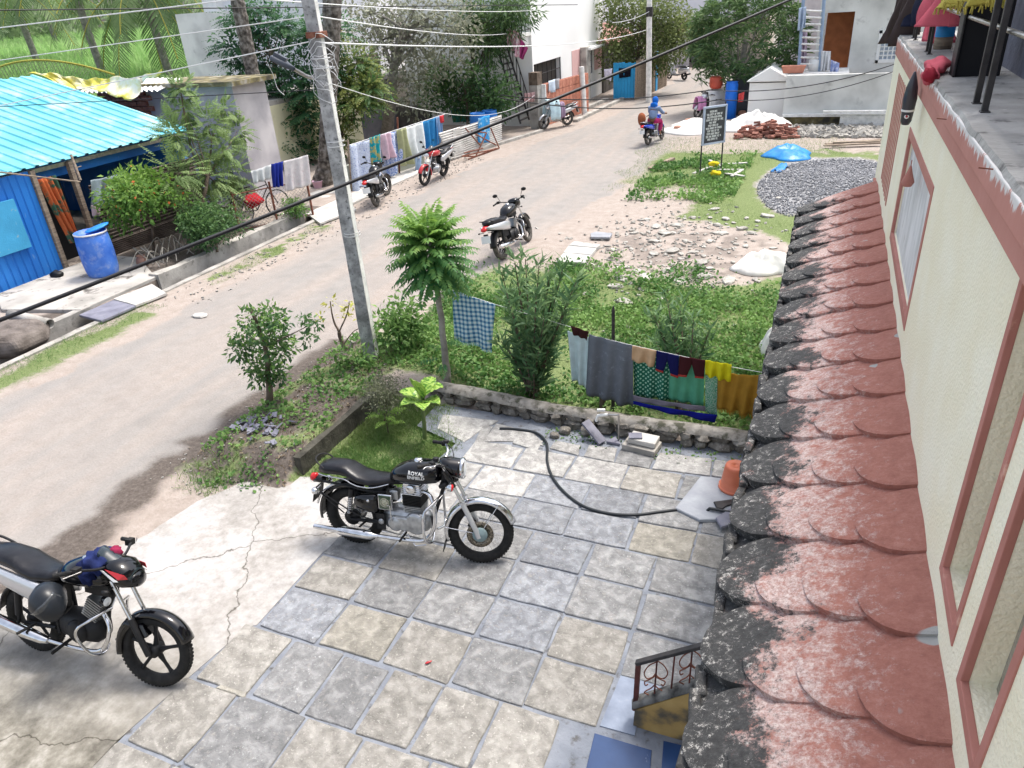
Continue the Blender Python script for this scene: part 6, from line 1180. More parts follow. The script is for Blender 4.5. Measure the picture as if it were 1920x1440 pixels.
for i, (x, y, s) in enumerate([(1060, 812, .12), (1082, 800, .17), (1098, 812, .14), (1040, 820, .1), (985, 770, .2), (862, 752, .15)]):
    p = P(x, y); mb = MB(); rock(mb, (p.x, p.y, s*.3), (s*1.3, s, s*.7), i, 50+i); solo('stone', mb, stn, ['dark rounded stone left of the leaning slate strip', 'largest dark stone touching the leaning slate strip', 'brown stone below the largest dark one', 'small dark stone farthest from the slate strip', 'long stone by the hose end of the boundary wall', 'stone at the left corner of the boundary wall'][i], 'stone', group='loose stones by the wall', bevel=.01)
mb = MB()
for i in range(60): p = P(random.gauss(500, 26), random.gauss(835, 14)); z = gh(p.x, p.y)+.01; mb.box((p.x, p.y, z+random.random()*.05), (random.uniform(.04, .12), random.uniform(.03, .08), .012), rot=Euler((random.gauss(0, .4), random.gauss(0, .4), random.random()*6)).to_matrix())
solo('slate_chips', mb, slate, 'heap of broken grey slate chips on the verge', 'slate', kind='stuff')
mb = MB(); p = P(803, 1243, .02); mb.loft([(-.03, 0, .003, .003), (-.01, 0, .012, .008), (.02, 0, .01, .007), (.035, 0, .002, .002)], 8); mb.xf(Matrix.Translation((p.x, p.y, .028))@Matrix.Rotation(.8, 4, 'Z')); solo('fallen_petal', mb, mt['redp'], 'tiny fallen red petal on the beige slab', 'petal')
mb = MB(); p = P(1540-1540+3, 1415); mb.tube([(p.x-.1, p.y-.1, 0), (p.x-.05, p.y-.02, .35)], .05, 8); solo('tree_stump', mb, mt['bark'], 'edge of a brown trunk in the bottom left corner', 'trunk')
# stair corner
ys_ = 3.66; st = thing('stair', 'ochre and black stained stair wall with an ornate iron railing below the tiled roof', 'stair', (-.9, 3.7, 0))
ochre = M('stained_ochre_wall', [(.36, (.03, .03, .03)), (.47, (.12, .1, .07)), (.54, (.38, .25, .09)), (.7, (.5, .35, .14))], scale=2.3, rough=.9, bump=.3, detail=8)
q = [PY(x, y, ys_) for x, y in [(1186, 1372), (1190, 1332), (1325, 1290), (1400, 1268), (1420, 1420), (1310, 1405)]]
mb = MB(); n_ = len(q); th = Vector((0, .12, 0)); mb.add([v for v in q]+[v+th for v in q], [tuple(range(n_)), tuple(reversed(range(n_, 2*n_)))]+[(i, i+n_, (i+1) % n_+n_, (i+1) % n_) for i in range(n_)], False); part('stair_wall', mb, ochre, st, world=True)
mb = MB(); a, b = q[1], q[3]; mb.tube([a+Vector((-.02, .06, .01)), b+Vector((0, .06, .01))], .07, 4, flat=.4); part('coping', mb, M('black_mould_cement', [(.35, (.03, .03, .03)), (.65, (.2, .2, .19))], scale=9, rough=.95, bump=.5), st, world=True)
yr = 3.72; redi = M('red_oxide_iron', [(.3, (.05, .015, .012)), (.7, (.14, .04, .03))], scale=12, rough=.6, bump=.1)
mb = MB(); a, b = PY(1193, 1243, yr), PY(1345, 1203, yr); d_ = b-a; mb.box((a+b)/2+d_*.2, (d_.length*1.4, .045, .028), rot=Matrix.Rotation(-math.atan2(d_.z, d_.x), 3, 'Y')); mb.v = mb.v; part('handrail', mb, mt['iron'], st, world=True, bevel=.004)
mb = MB(); a, b = PY(1197, 1244, yr), PY(1191, 1330, yr); mb.box((a+b)/2, (.036, .036, (a-b).length), rot=(a-b).to_track_quat('Z', 'Y').to_matrix()); part('newel_post', mb, redi, st, world=True)
for x0, y0, x1, y1 in [(1232, 1238, 1226, 1314), (1265, 1229, 1257, 1307), (1298, 1218, 1291, 1298), (1333, 1209, 1323, 1290)]:
    mb = MB(); mb.tube([PY(x0, y0, yr), PY(x1, y1, yr)], .007, 6); part('baluster', mb, redi, st, world=True)
for ox, oy in ((1232, 1238), (1298, 1218)):
    for s in (-1, 1):
        mb = MB(); L1 = [(ox+2, oy+2), (ox+s*14-1, oy+10), (ox+s*22-2, oy+24), (ox+s*16-3, oy+34), (ox+s*6-3, oy+32), (ox-3, oy+25)]; mb.tube(smoothpts([PY(x, y, yr) for x, y in L1], 5), .005, 5)
        L2 = [(ox-4, oy+30), (ox+s*10-4, oy+36), (ox+s*19-4, oy+40), (ox+s*17-5, oy+47), (ox+s*12-5, oy+45)]; mb.tube(smoothpts([PY(x, y, yr) for x, y in L2], 5), .005, 5)
        L3 = [(ox-5, oy+46), (ox+s*6-5, oy+52), (ox+s*18-6, oy+60), (ox+s*8-6, oy+66), (ox-6, oy+76)]; mb.tube(smoothpts([PY(x, y, yr) for x, y in L3], 5), .005, 5); part('scroll', mb, mt['rust'], st, world=True)
bt = M('blue_painted_floor', [(.3, (.01, .035, .11)), (.7, (.022, .065, .18))], scale=3, rough=.35, bump=.05, spk=[((.2, .25, .38), 7, .62, .72)])
for q_ in ([(1115, 1376), (1222, 1408), (1215, 1500), (1085, 1500)], [(1244, 1390), (1325, 1410), (1330, 1500), (1236, 1500)]):
    mb = MB(); pp = [P(*p_) for p_ in q_]; mb.prism([(p.x, p.y) for p in pp], .0, .012, .004); o = part('blue_painted_slab', mb, bt, patio, world=True)
mb = MB(); pp = [P(*p_) for p_ in [(1165, 1265), (1290, 1300), (1200, 1330), (1190, 1380), (1125, 1362)]]; mb.prism([(p.x, p.y) for p in pp], .0, .009); part('cement_patch', mb, M('bluish_cement', [(.3, (.16, .19, .25)), (.6, (.26, .3, .38)), (.75, (.45, .46, .46))], scale=5, rough=.6, bump=.2), patio, world=True)
# ================================================================== TERRACE LAUNDRY (top right)
def tfab(name, label, cat, cs, mat, x=.72, **k): return fpx(name, label, cat, cs, mat, 'x', x, **k)
pk = cloth('pink', (.62, .13, .17)); dk = cloth('charcoal_brown', (.07, .05, .05)); 
tfab('dark_skirt', 'long dark brown pleated skirt hanging at the far end of the terrace rail', 'skirt', [(1692, -25), (1722, -25), (1700, 84), (1670, 78)], dk, .7, fold=.06, nf=6, nu=40)
tfab('navy_trousers', 'navy trousers hanging from the terrace rail beside the brown skirt', 'trousers', [(1722, -25), (1742, -25), (1733, 48), (1714, 48)], cloth('dark_navy', (.015, .018, .04)), .74, fold=.04, nf=2)
tfab('pink_shirt', 'pink shirt hanging from the terrace rail above the bottle', 'shirt', [(1752, -25), (1772, -25), (1760, 50), (1742, 46)], pk, .72, fold=.05, nf=3)
tfab('pink_trousers', 'rose pink trousers hanging nearer than the pink shirt', 'trousers', [(1760, -25), (1778, -25), (1768, 80), (1758, 76)], pk, .86, fold=.04, nf=3)
tfab('yellow_shawl', 'fringed yellow ochre shawl over the terrace rail at the top edge', 'shawl', [(1772, -40), (1905, -60), (1880, 2), (1766, 12)], cloth('ochre_yellow', (.5, .42, .09)), .74, fold=.03, nf=7, fringe=.04, nu=40)
tfab('print_cloth', 'small navy and red printed cloth below the yellow shawl', 'cloth', [(1774, 5), (1796, 3), (1792, 36), (1776, 40)], cloth('print', (.05, .05, .14), spk=[((.5, .1, .1), 40, .5, .55)]), .84, fold=.03, nf=2)
mb = MB(); c = PX(1762, 130, .62)
rw = thing('folded_cloth', 'dusty pink cloth lying over the terrace ledge', 'cloth', tuple(PX(1760, 125, .68)))
mb = MB(); c = PX(1758, 122, .66); lump(mb, c, (.08, .2, .05), 1, 24, 14, .18, 5); lump(mb, PX(1745, 140, .6), (.055, .14, .06), 4, 20, 12, .22, 6); part('cloth', mb, pk, rw, world=True)
mb = MB(); lump(mb, PX(1744, 141, .57), (.045, .09, .045), 6, 16, 10, .15, 7); part('inner_lining', mb, cloth('crimson', (.35, .03, .05)), rw, world=True)
bt_ = thing('bottle', 'white and blue plastic bottle on the terrace ledge behind the railing', 'bottle', (.86, 8.1, 4.33)); mb = MB(); mb.lathe([(0, 0), (.07, 0), (.075, .02), (.075, .1)], n=18); part('clay_base', mb, mt['wood'], bt_)
mb = MB(); mb.lathe([(.076, .1), (.078, .11), (.078, .19), (.07, .2)], n=18); part('label_band', mb, M('bright_blue_plastic', [(0, (.02, .25, .6))], rough=.4, bump=0), bt_); mb = MB(); mb.lathe([(.07, .2), (.06, .22), (.03, .25), (.026, .33), (.012, .35), (0, .35)], n=18); part('neck', mb, mt['white'], bt_)
# ================================================================== BUILDINGS, LEFT SIDE OF THE STREET
def PV(px, py, A_, B_):          # on the vertical plane through ground points A_, B_
    n_ = Vector((-(B_[1]-A_[1]), B_[0]-A_[0], 0)); d = ray(px, py); t = (n_.x*A_[0]+n_.y*A_[1])/(n_.x*d.x+n_.y*d.y); return Vector((d.x*t, d.y*t, H+d.z*t))
def bY(mb, x0, y0, x1, y1, y, t=.2):
    a, b = PY(x0, y0, y), PY(x1, y1, y); return mb.bb(a.x, b.x, y, y+t, b.z, a.z)
def bX(mb, x0, y0, x1, y1, x, t=.2):
    a, b = PX(x0, y0, x), PX(x1, y1, x); return mb.bb(x-t, x, a.y, b.y, b.z, a.z)
def corr(mb, A_, B_, C_, D_, nrib, amp, sin=False):
    """ribbed sheet A-B top edge, D-C bottom edge; ribs run from top to bottom"""
    A_, B_, C_, D_ = map(Vector, (A_, B_, C_, D_)); nrm = (B_-A_).cross(D_-A_).normalized()
    if nrm.z < 0: nrm = -nrm
    prof = []
    for i in range(nrib):
        if sin: prof += [(i+q/6, amp*math.sin(2*math.pi*q/6)) for q in range(6)]
        else: prof += [(i, 0), (i+.62, 0), (i+.7, amp), (i+.92, amp)]
    prof.append((nrib, 0)); vs = []
    for u, h_ in prof: vs += [A_.lerp(B_, u/nrib)+nrm*h_, D_.lerp(C_, u/nrib)+nrm*h_]
    return mb.add(vs, [(i*2, i*2+1, i*2+3, i*2+2) for i in range(len(prof)-1)], False)
turq = M('turquoise_sheet', [(.35, (.10, .42, .50)), (.65, (.2, .56, .62))], scale=.6, rough=.3, bump=0, metal=.15, spk=[((.5, .68, .7), 1.2, .5, .75)])
blue = M('blue_sheet', [(.3, (.012, .13, .48)), (.7, (.025, .21, .62))], scale=1.2, rough=.5, bump=.05, spk=[((.25, .38, .5), 9, .63, .78)], stretch=(1, 1, .25))
bh = thing('blue_house', 'bright blue sheet metal house with a turquoise ribbed roof', 'house', (-16, 9, 0))
mb = MB(); corr(mb, (-21, -1, 3.84), (-21, 15.6, 3.84), (-15.85, 15.68, 2.36), (-15.85, -1, 2.36), 52, .035); part('roof', mb, turq, bh, world=True, solid=.012)
mb = MB(); corr(mb, (-21, 15.6, 3.82), (-21, -1, 3.82), (-27, -1, 2.3), (-27, 15.6, 2.3), 52, .035); part('roof', mb, turq, bh, world=True, solid=.012)
mb = MB(); mb.bb(-16.05, -15.97, -1, 15.6, 2.22, 2.3); part('eave_beam', mb, mt['steel'], bh, world=True)
mb = MB(); corr(mb, (-15.95, -1, 2.3), (-15.95, 11.0, 2.3), (-15.95, 11.0, .02), (-15.95, -1, .02), 70, .018); part('front_wall', mb, blue, bh, world=True, solid=.01)
mb = MB(); mb.bb(-26, -16, -1, -.9, 0, 2.3); mb.bb(-26, -16.0, 15.4, 15.5, 0, 2.3); mb.bb(-26, -25.9, -1, 15.4, 0, 2.3); mb.bb(-16.3, -16.2, 11, 15.4, 2.0, 2.3); part('side_wall', mb, blue, bh, world=True)
mb = MB(); a, b = PX(-60, 345, -15.9), PX(58, 462, -15.9); mb.bb(-15.91, -15.87, a.y, b.y, b.z, 1.85); part('window_shutter', mb, M('light_blue_board', two((.06, .36, .62), .85), scale=3, rough=.6, spk=[((.3, .4, .4), 6, .62, .7)]), bh, world=True)
mb = MB(); mb.bb(-16.6, -16.5, 11.0, 12.0, 0, 2.2); part('dark_doorway', mb, mt['dark'], bh, world=True)
mb = MB(); mb.bb(-16.0, -15.88, 10.95, 11.05, 0, 2.3); mb.bb(-16.0, -15.88, 11.9, 12.0, 0, 2.3); part('door_post', mb, mt['wood'], bh, world=True)
def shedcol(): return M('rusty_brown_sheet', [(.3, (.05, .035, .03)), (.6, (.13, .1, .085)), (.75, (.24, .2, .17))], scale=2.5, rough=.7, bump=.1)
shc = shedcol(); k_ = 0
for (z0, z1, x_) in ((1.05, 1.75, -15.62), (.35, 1.1, -15.58), (0, .4, -15.56)):
    mb = MB(); corr(mb, (x_, 12.0, z1), (x_, 12.0, z0), (x_+.1, 15.2, z0), (x_+.1, 15.2, z1), 9, .022, True); part('corrugated_sheet', mb, shc, bh, world=True, solid=.006)
fabric('door_curtain', 'orange and green curtain tied in the blue house doorway', 'curtain', (-15.9, 11.05, 2.1), (-15.9, 11.5, 2.1), (-15.75, 11.45, .62), (-15.75, 11.2, .62), cloth('orange_curtain', (.55, .14, .05), spk=[((.05, .12, .08), 3, .5, .55)]), fold=.05, nf=4)
fpx('grey_cloth', 'pale grey blue cloth hanging on the shed wall next to the doorway', 'cloth', [(168, 338), (228, 325), (232, 378), (172, 392)], cloth('grey_blue', (.3, .36, .4)), 'x', -15.4, fold=.04, nf=3)
fpx('small_rag', 'small pink and white rag pinned on the brown shed wall', 'rag', [(172, 385), (188, 380), (192, 402), (176, 406)], cloth('pinkish_rag', (.5, .38, .4)), 'x', -15.3, fold=.02, nf=2, nv=6)
mb = MB(); mb.tube([PX(-40, 318, -15.3), PX(150, 341, -15.2)], .018, 6); solo('bamboo_rod', mb, mt['wood'], 'thin bamboo rod tied below the turquoise eave', 'rod')
mb = MB(); mb.tube([PX(133, 290, -15.6), PX(151, 338, -15.4)], .03, 6); mb.tube([PX(140, 315, -15.5), PX(152, 312, -15.5)], .012, 5); solo('prop_stick', mb, mt['wood'], 'short crooked prop stick under the turquoise roof', 'stick')
# barrel
drum = M('blue_drum', [(.3, (.03, .12, .5)), (.6, (.07, .2, .62))], scale=4, rough=.5, bump=.05, spk=[((.28, .36, .6), 5, .5, .75)], coord='P')
bc = P(199, 524); br_ = thing('barrel', 'scuffed blue plastic barrel with its lid askew in front of the blue house', 'barrel', (bc.x, bc.y, .13)); bp_ = [(0, 0), (.29, 0), (.31, .03), (.335, .15), (.345, .3), (.35, .5), (.345, .7), (.33, .88), (.31, .92), (.325, .93), (.325, .965), (.3, .965), (.3, .9), (0, .88)]
mb = MB(); mb.lathe(bp_, n=36); part('body', mb, drum, br_); mb = MB(); mb.lathe([(.326, .925), (.336, .93), (.336, .955), (.326, .96)], n=36); part('rim_band', mb, mt['limew_and_lit'], br_)
mb = MB(); mb.lathe([(0, 0), (.25, .0), (.26, .02), (.25, .03), (0, .03)], c=(.1, .12, 1.0), n=28, rot=Euler((.15, -.2, 0)).to_matrix()); part('lid', mb, M('bright_blue_lid', [(0, (.03, .25, .7))], rough=.4, bump=0), br_)
pp_ = thing('clay_pot', 'small brown clay pot among scraps by the shed wall', 'pot', tuple(P(270, 500, .05))); mb = MB(); mb.lathe([(0, 0), (.08, 0), (.14, .1), (.12, .2), (.08, .24), (.1, .27), (.085, .27), (.07, .2)], n=18); part('body', mb, M('brown_clay', two((.3, .17, .13)), rough=.6), pp_)
pe, pf = P(92, 603, .25), P(20, 590, .3); mb = MB(); pe.z = .2; dd = pf-pe; q_ = dd.to_track_quat('Z', 'Y').to_matrix(); mb.lathe([(.08, 0), (.08, dd.length), (.1, dd.length), (.1, 0)], c=pe, n=18, rot=q_, closed=True); solo('pipe', mb, mt['concrete'], 'grey pipe end sticking out under the earth mound', 'pipe')
mb = MB(); q_ = P(25, 640, .1); rock(mb, (q_.x-.3, q_.y, .12), (1.6, 1.1, .42), .4, 3, .12); solo('earth_mound', mb, M('earth_cover', [(.3, (.08, .065, .055)), (.7, (.2, .17, .15))], scale=5, bump=.6), 'dark mound covered with sacking beside the drain', 'mound', bevel=.06)
mb = MB(); q_ = P(108, 520, .1); lump(mb, (q_.x, q_.y, .16), (.16, .12, .09), 3); solo('black_bag', mb, mt['blackm'], 'crumpled black bag lying at the foot of the blue wall', 'bag')
for i, (x, y, s) in enumerate([(375, 593, .3), (470, 355, .2), (455, 449, .25)]): 
    if i in (0, 2): p = P(x, y); mb = MB(); rock(mb, (p.x, p.y, .02), (s, s*.7, .05), i, 80+i, .1); solo('flat_stone', mb, cement, ['flat broken slab piece lying in the road', '', 'pale stone on the roadside soil'][i], 'stone')
# low whitewashed building behind
lh_ = thing('low_house', 'low whitewashed house with a mossy slab roof and corrugated sheet behind the blue roof', 'house', (-19, 17, 0))
moss = M('mossy_slab', [(.35, (.06, .055, .045)), (.55, (.2, .17, .08)), (.7, (.35, .33, .3))], scale=3, rough=.95, bump=.4)
offw = M('off_white_wall', [(.35, (.36, .34, .36)), (.65, (.56, .53, .53))], scale=1.2, rough=.9, bump=.2)
mb = MB(); a = PY(262, 165, 17.2); b = PY(450, 160, 17.2); mb.bb(a.x-1.5, b.x-.3, 17.2, 17.4, 0, a.z); mb.bb(b.x-.5, b.x-.3, 17.4, 18.6, 0, a.z); part('wall', mb, offw, lh_, world=True)
mb = MB(); mb.bb(a.x-6, b.x, 16.9, 18.8, a.z, a.z+.12); part('roof_slab', mb, moss, lh_, world=True)
mb = MB(); c = PY(235, 175, 17.1); d = PY(266, 205, 17.1)
mb = MB(); corr(mb, (a.x-1.8, 17.6, a.z+.2), (b.x-2.4, 17.6, a.z+.2), (b.x-2.4, 16.6, a.z-.02), (a.x-1.8, 16.6, a.z-.02), 16, .035, True); part('corrugated_eave', mb, mt['white'], lh_, world=True, solid=.01)
brk = stonemat('old_brick', (.27, .11, .08), (.4, .19, .14), (.14, .08, .06))
for r_i in range(6):
    for c_i in range(5):
        mb = MB(); mb.bb(0, .36, 0, .1, 0, .13); o = part('brick', mb, brk, lh_, bevel=.006); p = Vector((a.x-1.7+.38*c_i+(.19 if r_i % 2 else 0), 17.1, a.z-.2-.145*r_i)); o.location = p-lh_.location
yt = cloth('yellow_tarpaulin', (.75, .66, .12), rough=.5, spk=[((.82, .8, .7), 1.2, .45, .6)])
def tarp(u, v):
    p = Vector((-22.4+6.0*u, 16.25+.3*math.sin(u*5), 3.8)); q = Vector((-21.5+5.2*u, 15.9, 3.35-.45*u)); z = p.lerp(q, v); return z+Vector((0, .06*math.sin(u*31), .07*math.sin(u*17+v*3)+.05*math.sin(u*41+2)+.1*math.sin(3.1*u)))
a1, a2, a3, a4 = PY(52, 138, 16.2), PY(262, 150, 16.2), PY(248, 185, 15.8), PY(110, 160, 15.8)
def tarp(u, v):
    z = a1.lerp(a2, u).lerp(a4.lerp(a3, u), v); return z+Vector((0, .12*math.sin(v*3.1)-.03*math.sin(u*60+v*4), .05*math.sin(u*9+v*3)+.03*math.sin(u*33+v*5)))
mb = MB(); mb.grid(tarp, 60, 8); solo('yellow_tarp', mb, yt, 'faded yellow tarpaulin draped over the far side of the turquoise roof', 'tarpaulin', solid=.01)
mb = MB(); mb.grid(lambda u, v: PY(245, 150, 16.3).lerp(PY(302, 132, 16.3), u)+Vector((0, .05*math.sin(u*9), -.16*v*(1-.5*u)+.03*math.sin(u*14))), 14, 4); solo('yellow_tarp', mb, yt, 'small bright yellow end of tarpaulin sticking up at the right', 'tarpaulin', solid=.012)
# whitewashed block further back
wb = thing('white_block', 'plain white water tank block rising behind the low house', 'building', (-26, 27, 0)); mb = MB(); a, b = PY(328, 27, 26), PY(437, 133, 26); mb.bb(a.x, b.x, 26, 29, b.z-1.5, a.z); mb.bb(a.x+1.1, a.x+1.8, 26.5, 28, a.z, a.z+1.5); mb.bb(a.x-3, b.x+2, 25.8, 29, b.z-3.5, b.z-.5); part('wall', mb, M('stained_white', [(.35, (.5, .5, .5)), (.55, (.74, .74, .73))], scale=.8, rough=.9, spk=[((.3, .3, .32), 1.2, .6, .75)]), wb, world=True)
# cream and grey house behind the dark tree
ch_ = thing('cream_house', 'two storey pale house with a dark grey shutter behind the feathery dark tree', 'house', (-18, 24, 0)); xh = -17.6
paleu = M('pale_lilac_wall', [(.35, (.62, .63, .68)), (.65, (.78, .78, .8))], scale=.7, rough=.9, bump=.1, spk=[((.5, .5, .52), 2, .6, .75)])
ylw = M('cream_yellow_wall', two((.74, .70, .48), .88), scale=1, rough=.9, spk=[((.45, .42, .33), 2, .6, .75)])
y0, y1, y2 = PX(510, 290, xh).y, PX(678, 230, xh).y, PX(745, 215, xh).y
mb = MB(); mb.bb(xh-.2, xh, y0, y1, 0, 2.2); mb.bb(xh-4, xh, y0-.2, y0, 0, 2.2); part('wall', mb, ylw, ch_, world=True)
mb = MB(); mb.bb(xh-4, xh-.01, y0-.2, y2+1.5, 2.2, 2.35); part('floor_slab', mb, mt['concrete'], ch_, world=True); mb = MB(); mb.bb(xh-7, xh-1.0, PX(622, 60, xh-1).y, y2+3.5, 2.35, 7.5); part('upper_wall', mb, paleu, ch_, world=True)
mb = MB(); mb.bb(xh-.3, xh-.05, y1, y2, 0, 2.2); part('grey_shutter', mb, M('dark_grey_render', two((.12, .12, .14)), rough=.8), ch_, world=True)
mb = MB(); bX(mb, 678, 105, 715, 150, xh+.1, .3); part('mouldy_parapet', mb, moss, ch_, world=True)
mb = MB(); a, b = PX(630, 0, xh-.7), PX(642, 75, xh-.7); 
fpx('orange_cloth', 'narrow orange cloth hanging on the pale upper wall', 'cloth', [(624, -20), (640, -20), (639, 72), (630, 70)], cloth('saffron', (.7, .28, .02)), 'x', xh-.9, fold=.04, nf=2)
# dark compound wall and white shed
mb = MB(); A_, B_ = P(728, 245), P(850, 232); dwm = M('blackened_wall', [(.35, (.06, .055, .05)), (.65, (.15, .14, .125))], scale=2, rough=.95, bump=.4); wobble_wall(mb, [(A_.x, A_.y), (B_.x, B_.y)], .2, 0, .95, 1); solo('compound_wall', mb, dwm, 'blackened low compound wall behind the hanging blue sheets', 'wall')
sh_ = thing('white_shed', 'small pale shed with a sheet door beside the black steel staircase', 'shed', (-19.5, 33, 0)); mb = MB(); bY(mb, 738, 125, 790, 212, 33, 2.5); part('wall', mb, paleu, sh_, world=True)
mb = MB(); a = PY(741, 190, 32.95); b = PY(779, 207, 32.95); mb.bb(a.x, b.x, 32.93, 32.97, b.z, a.z+.6); part('door', mb, mt['white'], sh_, world=True); mb = MB(); mb.bb(a.x-.05, b.x+.05, 32.9, 32.95, a.z-.05, a.z); mb.bb(b.x, b.x+.06, 32.9, 32.95, 0, a.z+.7); part('door_frame', mb, mt['iron'], sh_, world=True)
def stairs(label, p0, p1, w, n_, world=True):   # open steel staircase, p0 foot, p1 head, w sideways vector
    root = thing('steel_staircase', label, 'staircase', p0); p0, p1, w = map(Vector, (p0, p1, w))
    for s in (0, 1):
        mb = MB(); mb.tube([p0+w*s, p1+w*s], .04, 4); part('stringer', mb, mt['iron'], root, world=True)
        mb = MB(); mb.tube([p0+w*s+Vector((0, 0, .9)), p1+w*s+Vector((0, 0, .9))], .025, 4); part('handrail', mb, mt['iron'], root, world=True)
    for i in range(n_): 
        c = p0.lerp(p1, (i+.5)/n_); mb = MB(); mb.tube([c, c+w], .035, 4); part('tread', mb, mt['iron'], root, world=True)
        if i % 2 == 0:
            for s in (0, 1): mb = MB(); mb.tube([c+w*s, c+w*s+Vector((0, 0, .95))], .018, 4); part('baluster', mb, mt['iron'], root, world=True)
    return root
stairs('black steel staircase half hidden behind the shrub near the white shed', PY(850, 215, 30), PY(790, 95, 31), (0, 1.0, 0), 12)
# ---- laundry in front (printed sheets)
LA, LB = P(652, 366), P(838, 300)
def fv(name, label, cat, cs, mat, off=0, **k):
    n_ = Vector((LB.y-LA.y, -(LB.x-LA.x), 0)).normalized()*off; A2, B2 = LA+n_, LB+n_; return fabric(name, label, cat, *[PV(x, y, A2, B2) for x, y in cs], mat, **k)
prn = cloth('blue_print', (.22, .32, .62), spk=[((.72, .76, .85), 26, .48, .54)]); prw = cloth('white_blue_print', (.6, .66, .78), spk=[((.1, .16, .45), 30, .55, .62)])
fv('printed_sheet', 'large blue and white printed sheet at the left end of the roadside washing line', 'sheet', [(655, 272), (722, 250), (728, 345), (662, 366)], prw, fold=.05, nf=3)
fv('printed_sheet', 'dark blue printed sheet hanging under the teal scarf', 'sheet', [(722, 250), (752, 243), (752, 300), (726, 345)], prn, .03, fold=.05, nf=2)
fv('teal_scarf', 'teal and yellow patterned scarf over the printed sheets', 'scarf', [(694, 258), (713, 251), (716, 295), (702, 318)], cloth('teal_print', (.02, .35, .4), spk=[((.45, .4, .15), 7, .5, .55)]), .12, fold=.04, nf=2)
fv('pink_cloth', 'pink and white thin cloth next to the teal scarf', 'cloth', [(714, 253), (733, 247), (744, 292), (724, 300)], cloth('pink_white', (.72, .52, .6)), .12, fold=.05, nf=2)
fv('khaki_cloth', 'khaki green cloth on the roadside washing line', 'cloth', [(744, 244), (762, 238), (776, 305), (754, 312)], cloth('khaki', (.42, .44, .25)), .1, fold=.05, nf=2)
fv('white_sheet', 'plain white sheet in the middle of the roadside line', 'sheet', [(757, 240), (791, 229), (796, 292), (770, 300)], cloth('white_cotton', (.78, .82, .82)), .04, fold=.04, nf=2)
fv('blue_sheet', 'bright blue sheet with a dark stripe at the right of the line', 'sheet', [(790, 229), (819, 219), (820, 285), (796, 294)], cloth('azure', (.04, .24, .52), spk=[((.03, .12, .2), 4, .6, .65)]), .04, fold=.04, nf=3)
fv('light_blue_cloth', 'pale blue cloth at the far right end of the roadside line', 'cloth', [(817, 220), (828, 216), (828, 262), (819, 272)], cloth('sky_blue', (.25, .38, .6)), .06, fold=.03, nf=2)
fv('red_cloth', 'tiny red cloth on the tip of the roadside line', 'cloth', [(824, 217), (832, 215), (833, 229), (827, 231)], cloth('red_small', (.6, .05, .06)), .1, fold=.01, nf=1, nv=4)
fv('jeans', 'faded blue jeans hanging low beside the red motorcycle', 'jeans', [(778, 292), (790, 286), (787, 318), (779, 321)], cloth('denim_light', (.3, .4, .55)), .15, fold=.02, nf=1)
mb = MB(); wobble_wall(mb, [(LA.x-.35, LA.y+.1), (LB.x-.5, LB.y-.8)], .1, 0, .75, 1); solo('plastered_wall', mb, M('grey_green_plaster', two((.38, .4, .34)), scale=2, bump=.2), 'low grey plastered wall under the roadside washing', 'wall')
mb = MB(); mb.tube([PV(652, 273, LA, LB), PV(745, 243, LA, LB), PV(834, 214, LA, LB)], .012, 5); solo('clothesline', mb, mt['wirel'], 'roadside clothesline holding the printed sheets', 'clothesline')
mb = MB(); a = P(660, 362); mb.tube([a, PV(652, 262, LA, LB)], .03, 6); solo('clothes_post', mb, mt['wood'], 'post at the left end of the roadside clothesline', 'post'); mb = MB(); a = PV(745, 220, LA, LB); mb.tube([Vector((a.x-.2, a.y, 0)), a], .03, 6); solo('clothes_post', mb, mt['rust'], 'leaning rusty post behind the khaki cloth', 'post')
# chain link fence with washing
FA, FB = P(452, 438), P(588, 408); cf = thing('mesh_fence', 'chain link fence on rusty posts with washing over it', 'fence', tuple(FA)); top_ = 1.0
for t in (0, .5, 1): p = FA.lerp(FB, t); mb = MB(); mb.tube([p, p+Vector((0, 0, top_+.15))], .03, 6); part('post', mb, mt['rust'], cf, world=True)
mb = MB(); mb.tube([FA+Vector((0, 0, top_)), FB+Vector((0, 0, top_))], .015, 5); mb.tube([FA+Vector((0, 0, .1)), FB+Vector((0, 0, .1))], .01, 5); part('rail', mb, mt['rust'], cf, world=True)
mb = MB(); L2 = (FB-FA).length; dd = (FB-FA).normalized(); k = .105
for i in range(-9, int(L2/k)+1):
    for s in (1, -1):
        u0, u1 = i*k, i*k+.9; z0, z1 = (.1, 1.0) if s > 0 else (1.0, .1)
        if u0 < 0: z0 += (z1-z0)*(-u0/.9); u0 = 0
        if u1 > L2: z1 -= (z1-z0)*((u1-L2)/max(1e-6, u1-u0)); u1 = L2
        if u1 > u0: mb.tube([FA+dd*u0+Vector((0, 0, z0)), FA+dd*u1+Vector((0, 0, z1))], .005, 3, caps=False)
part('wire_mesh', mb, mt['steel'], cf, world=True, kind='stuff')
LA_, LB_ = LA, LB; LA, LB = FA, FB
fv('white_towel', 'small white towel over the mesh fence', 'towel', [(470, 321), (508, 308), (508, 335), (476, 345)], cloth('white_towel', (.72, .74, .74)), .06, fold=.02, nf=3, nv=6)
fv('blue_shirt', 'royal blue shirt hung over the mesh fence', 'shirt', [(508, 308), (531, 302), (532, 348), (513, 352)], cloth('royal_shirt', (.03, .05, .35)), .06, fold=.03, nf=3)
fv('patterned_towel', 'white towel with faint pink print over the right end of the fence', 'towel', [(531, 302), (577, 290), (584, 346), (536, 360)], cloth('print_towel', (.74, .7, .7), spk=[((.6, .42, .45), 22, .6, .65)]), .06, fold=.015, nf=3)
LA, LB = LA_, LB_
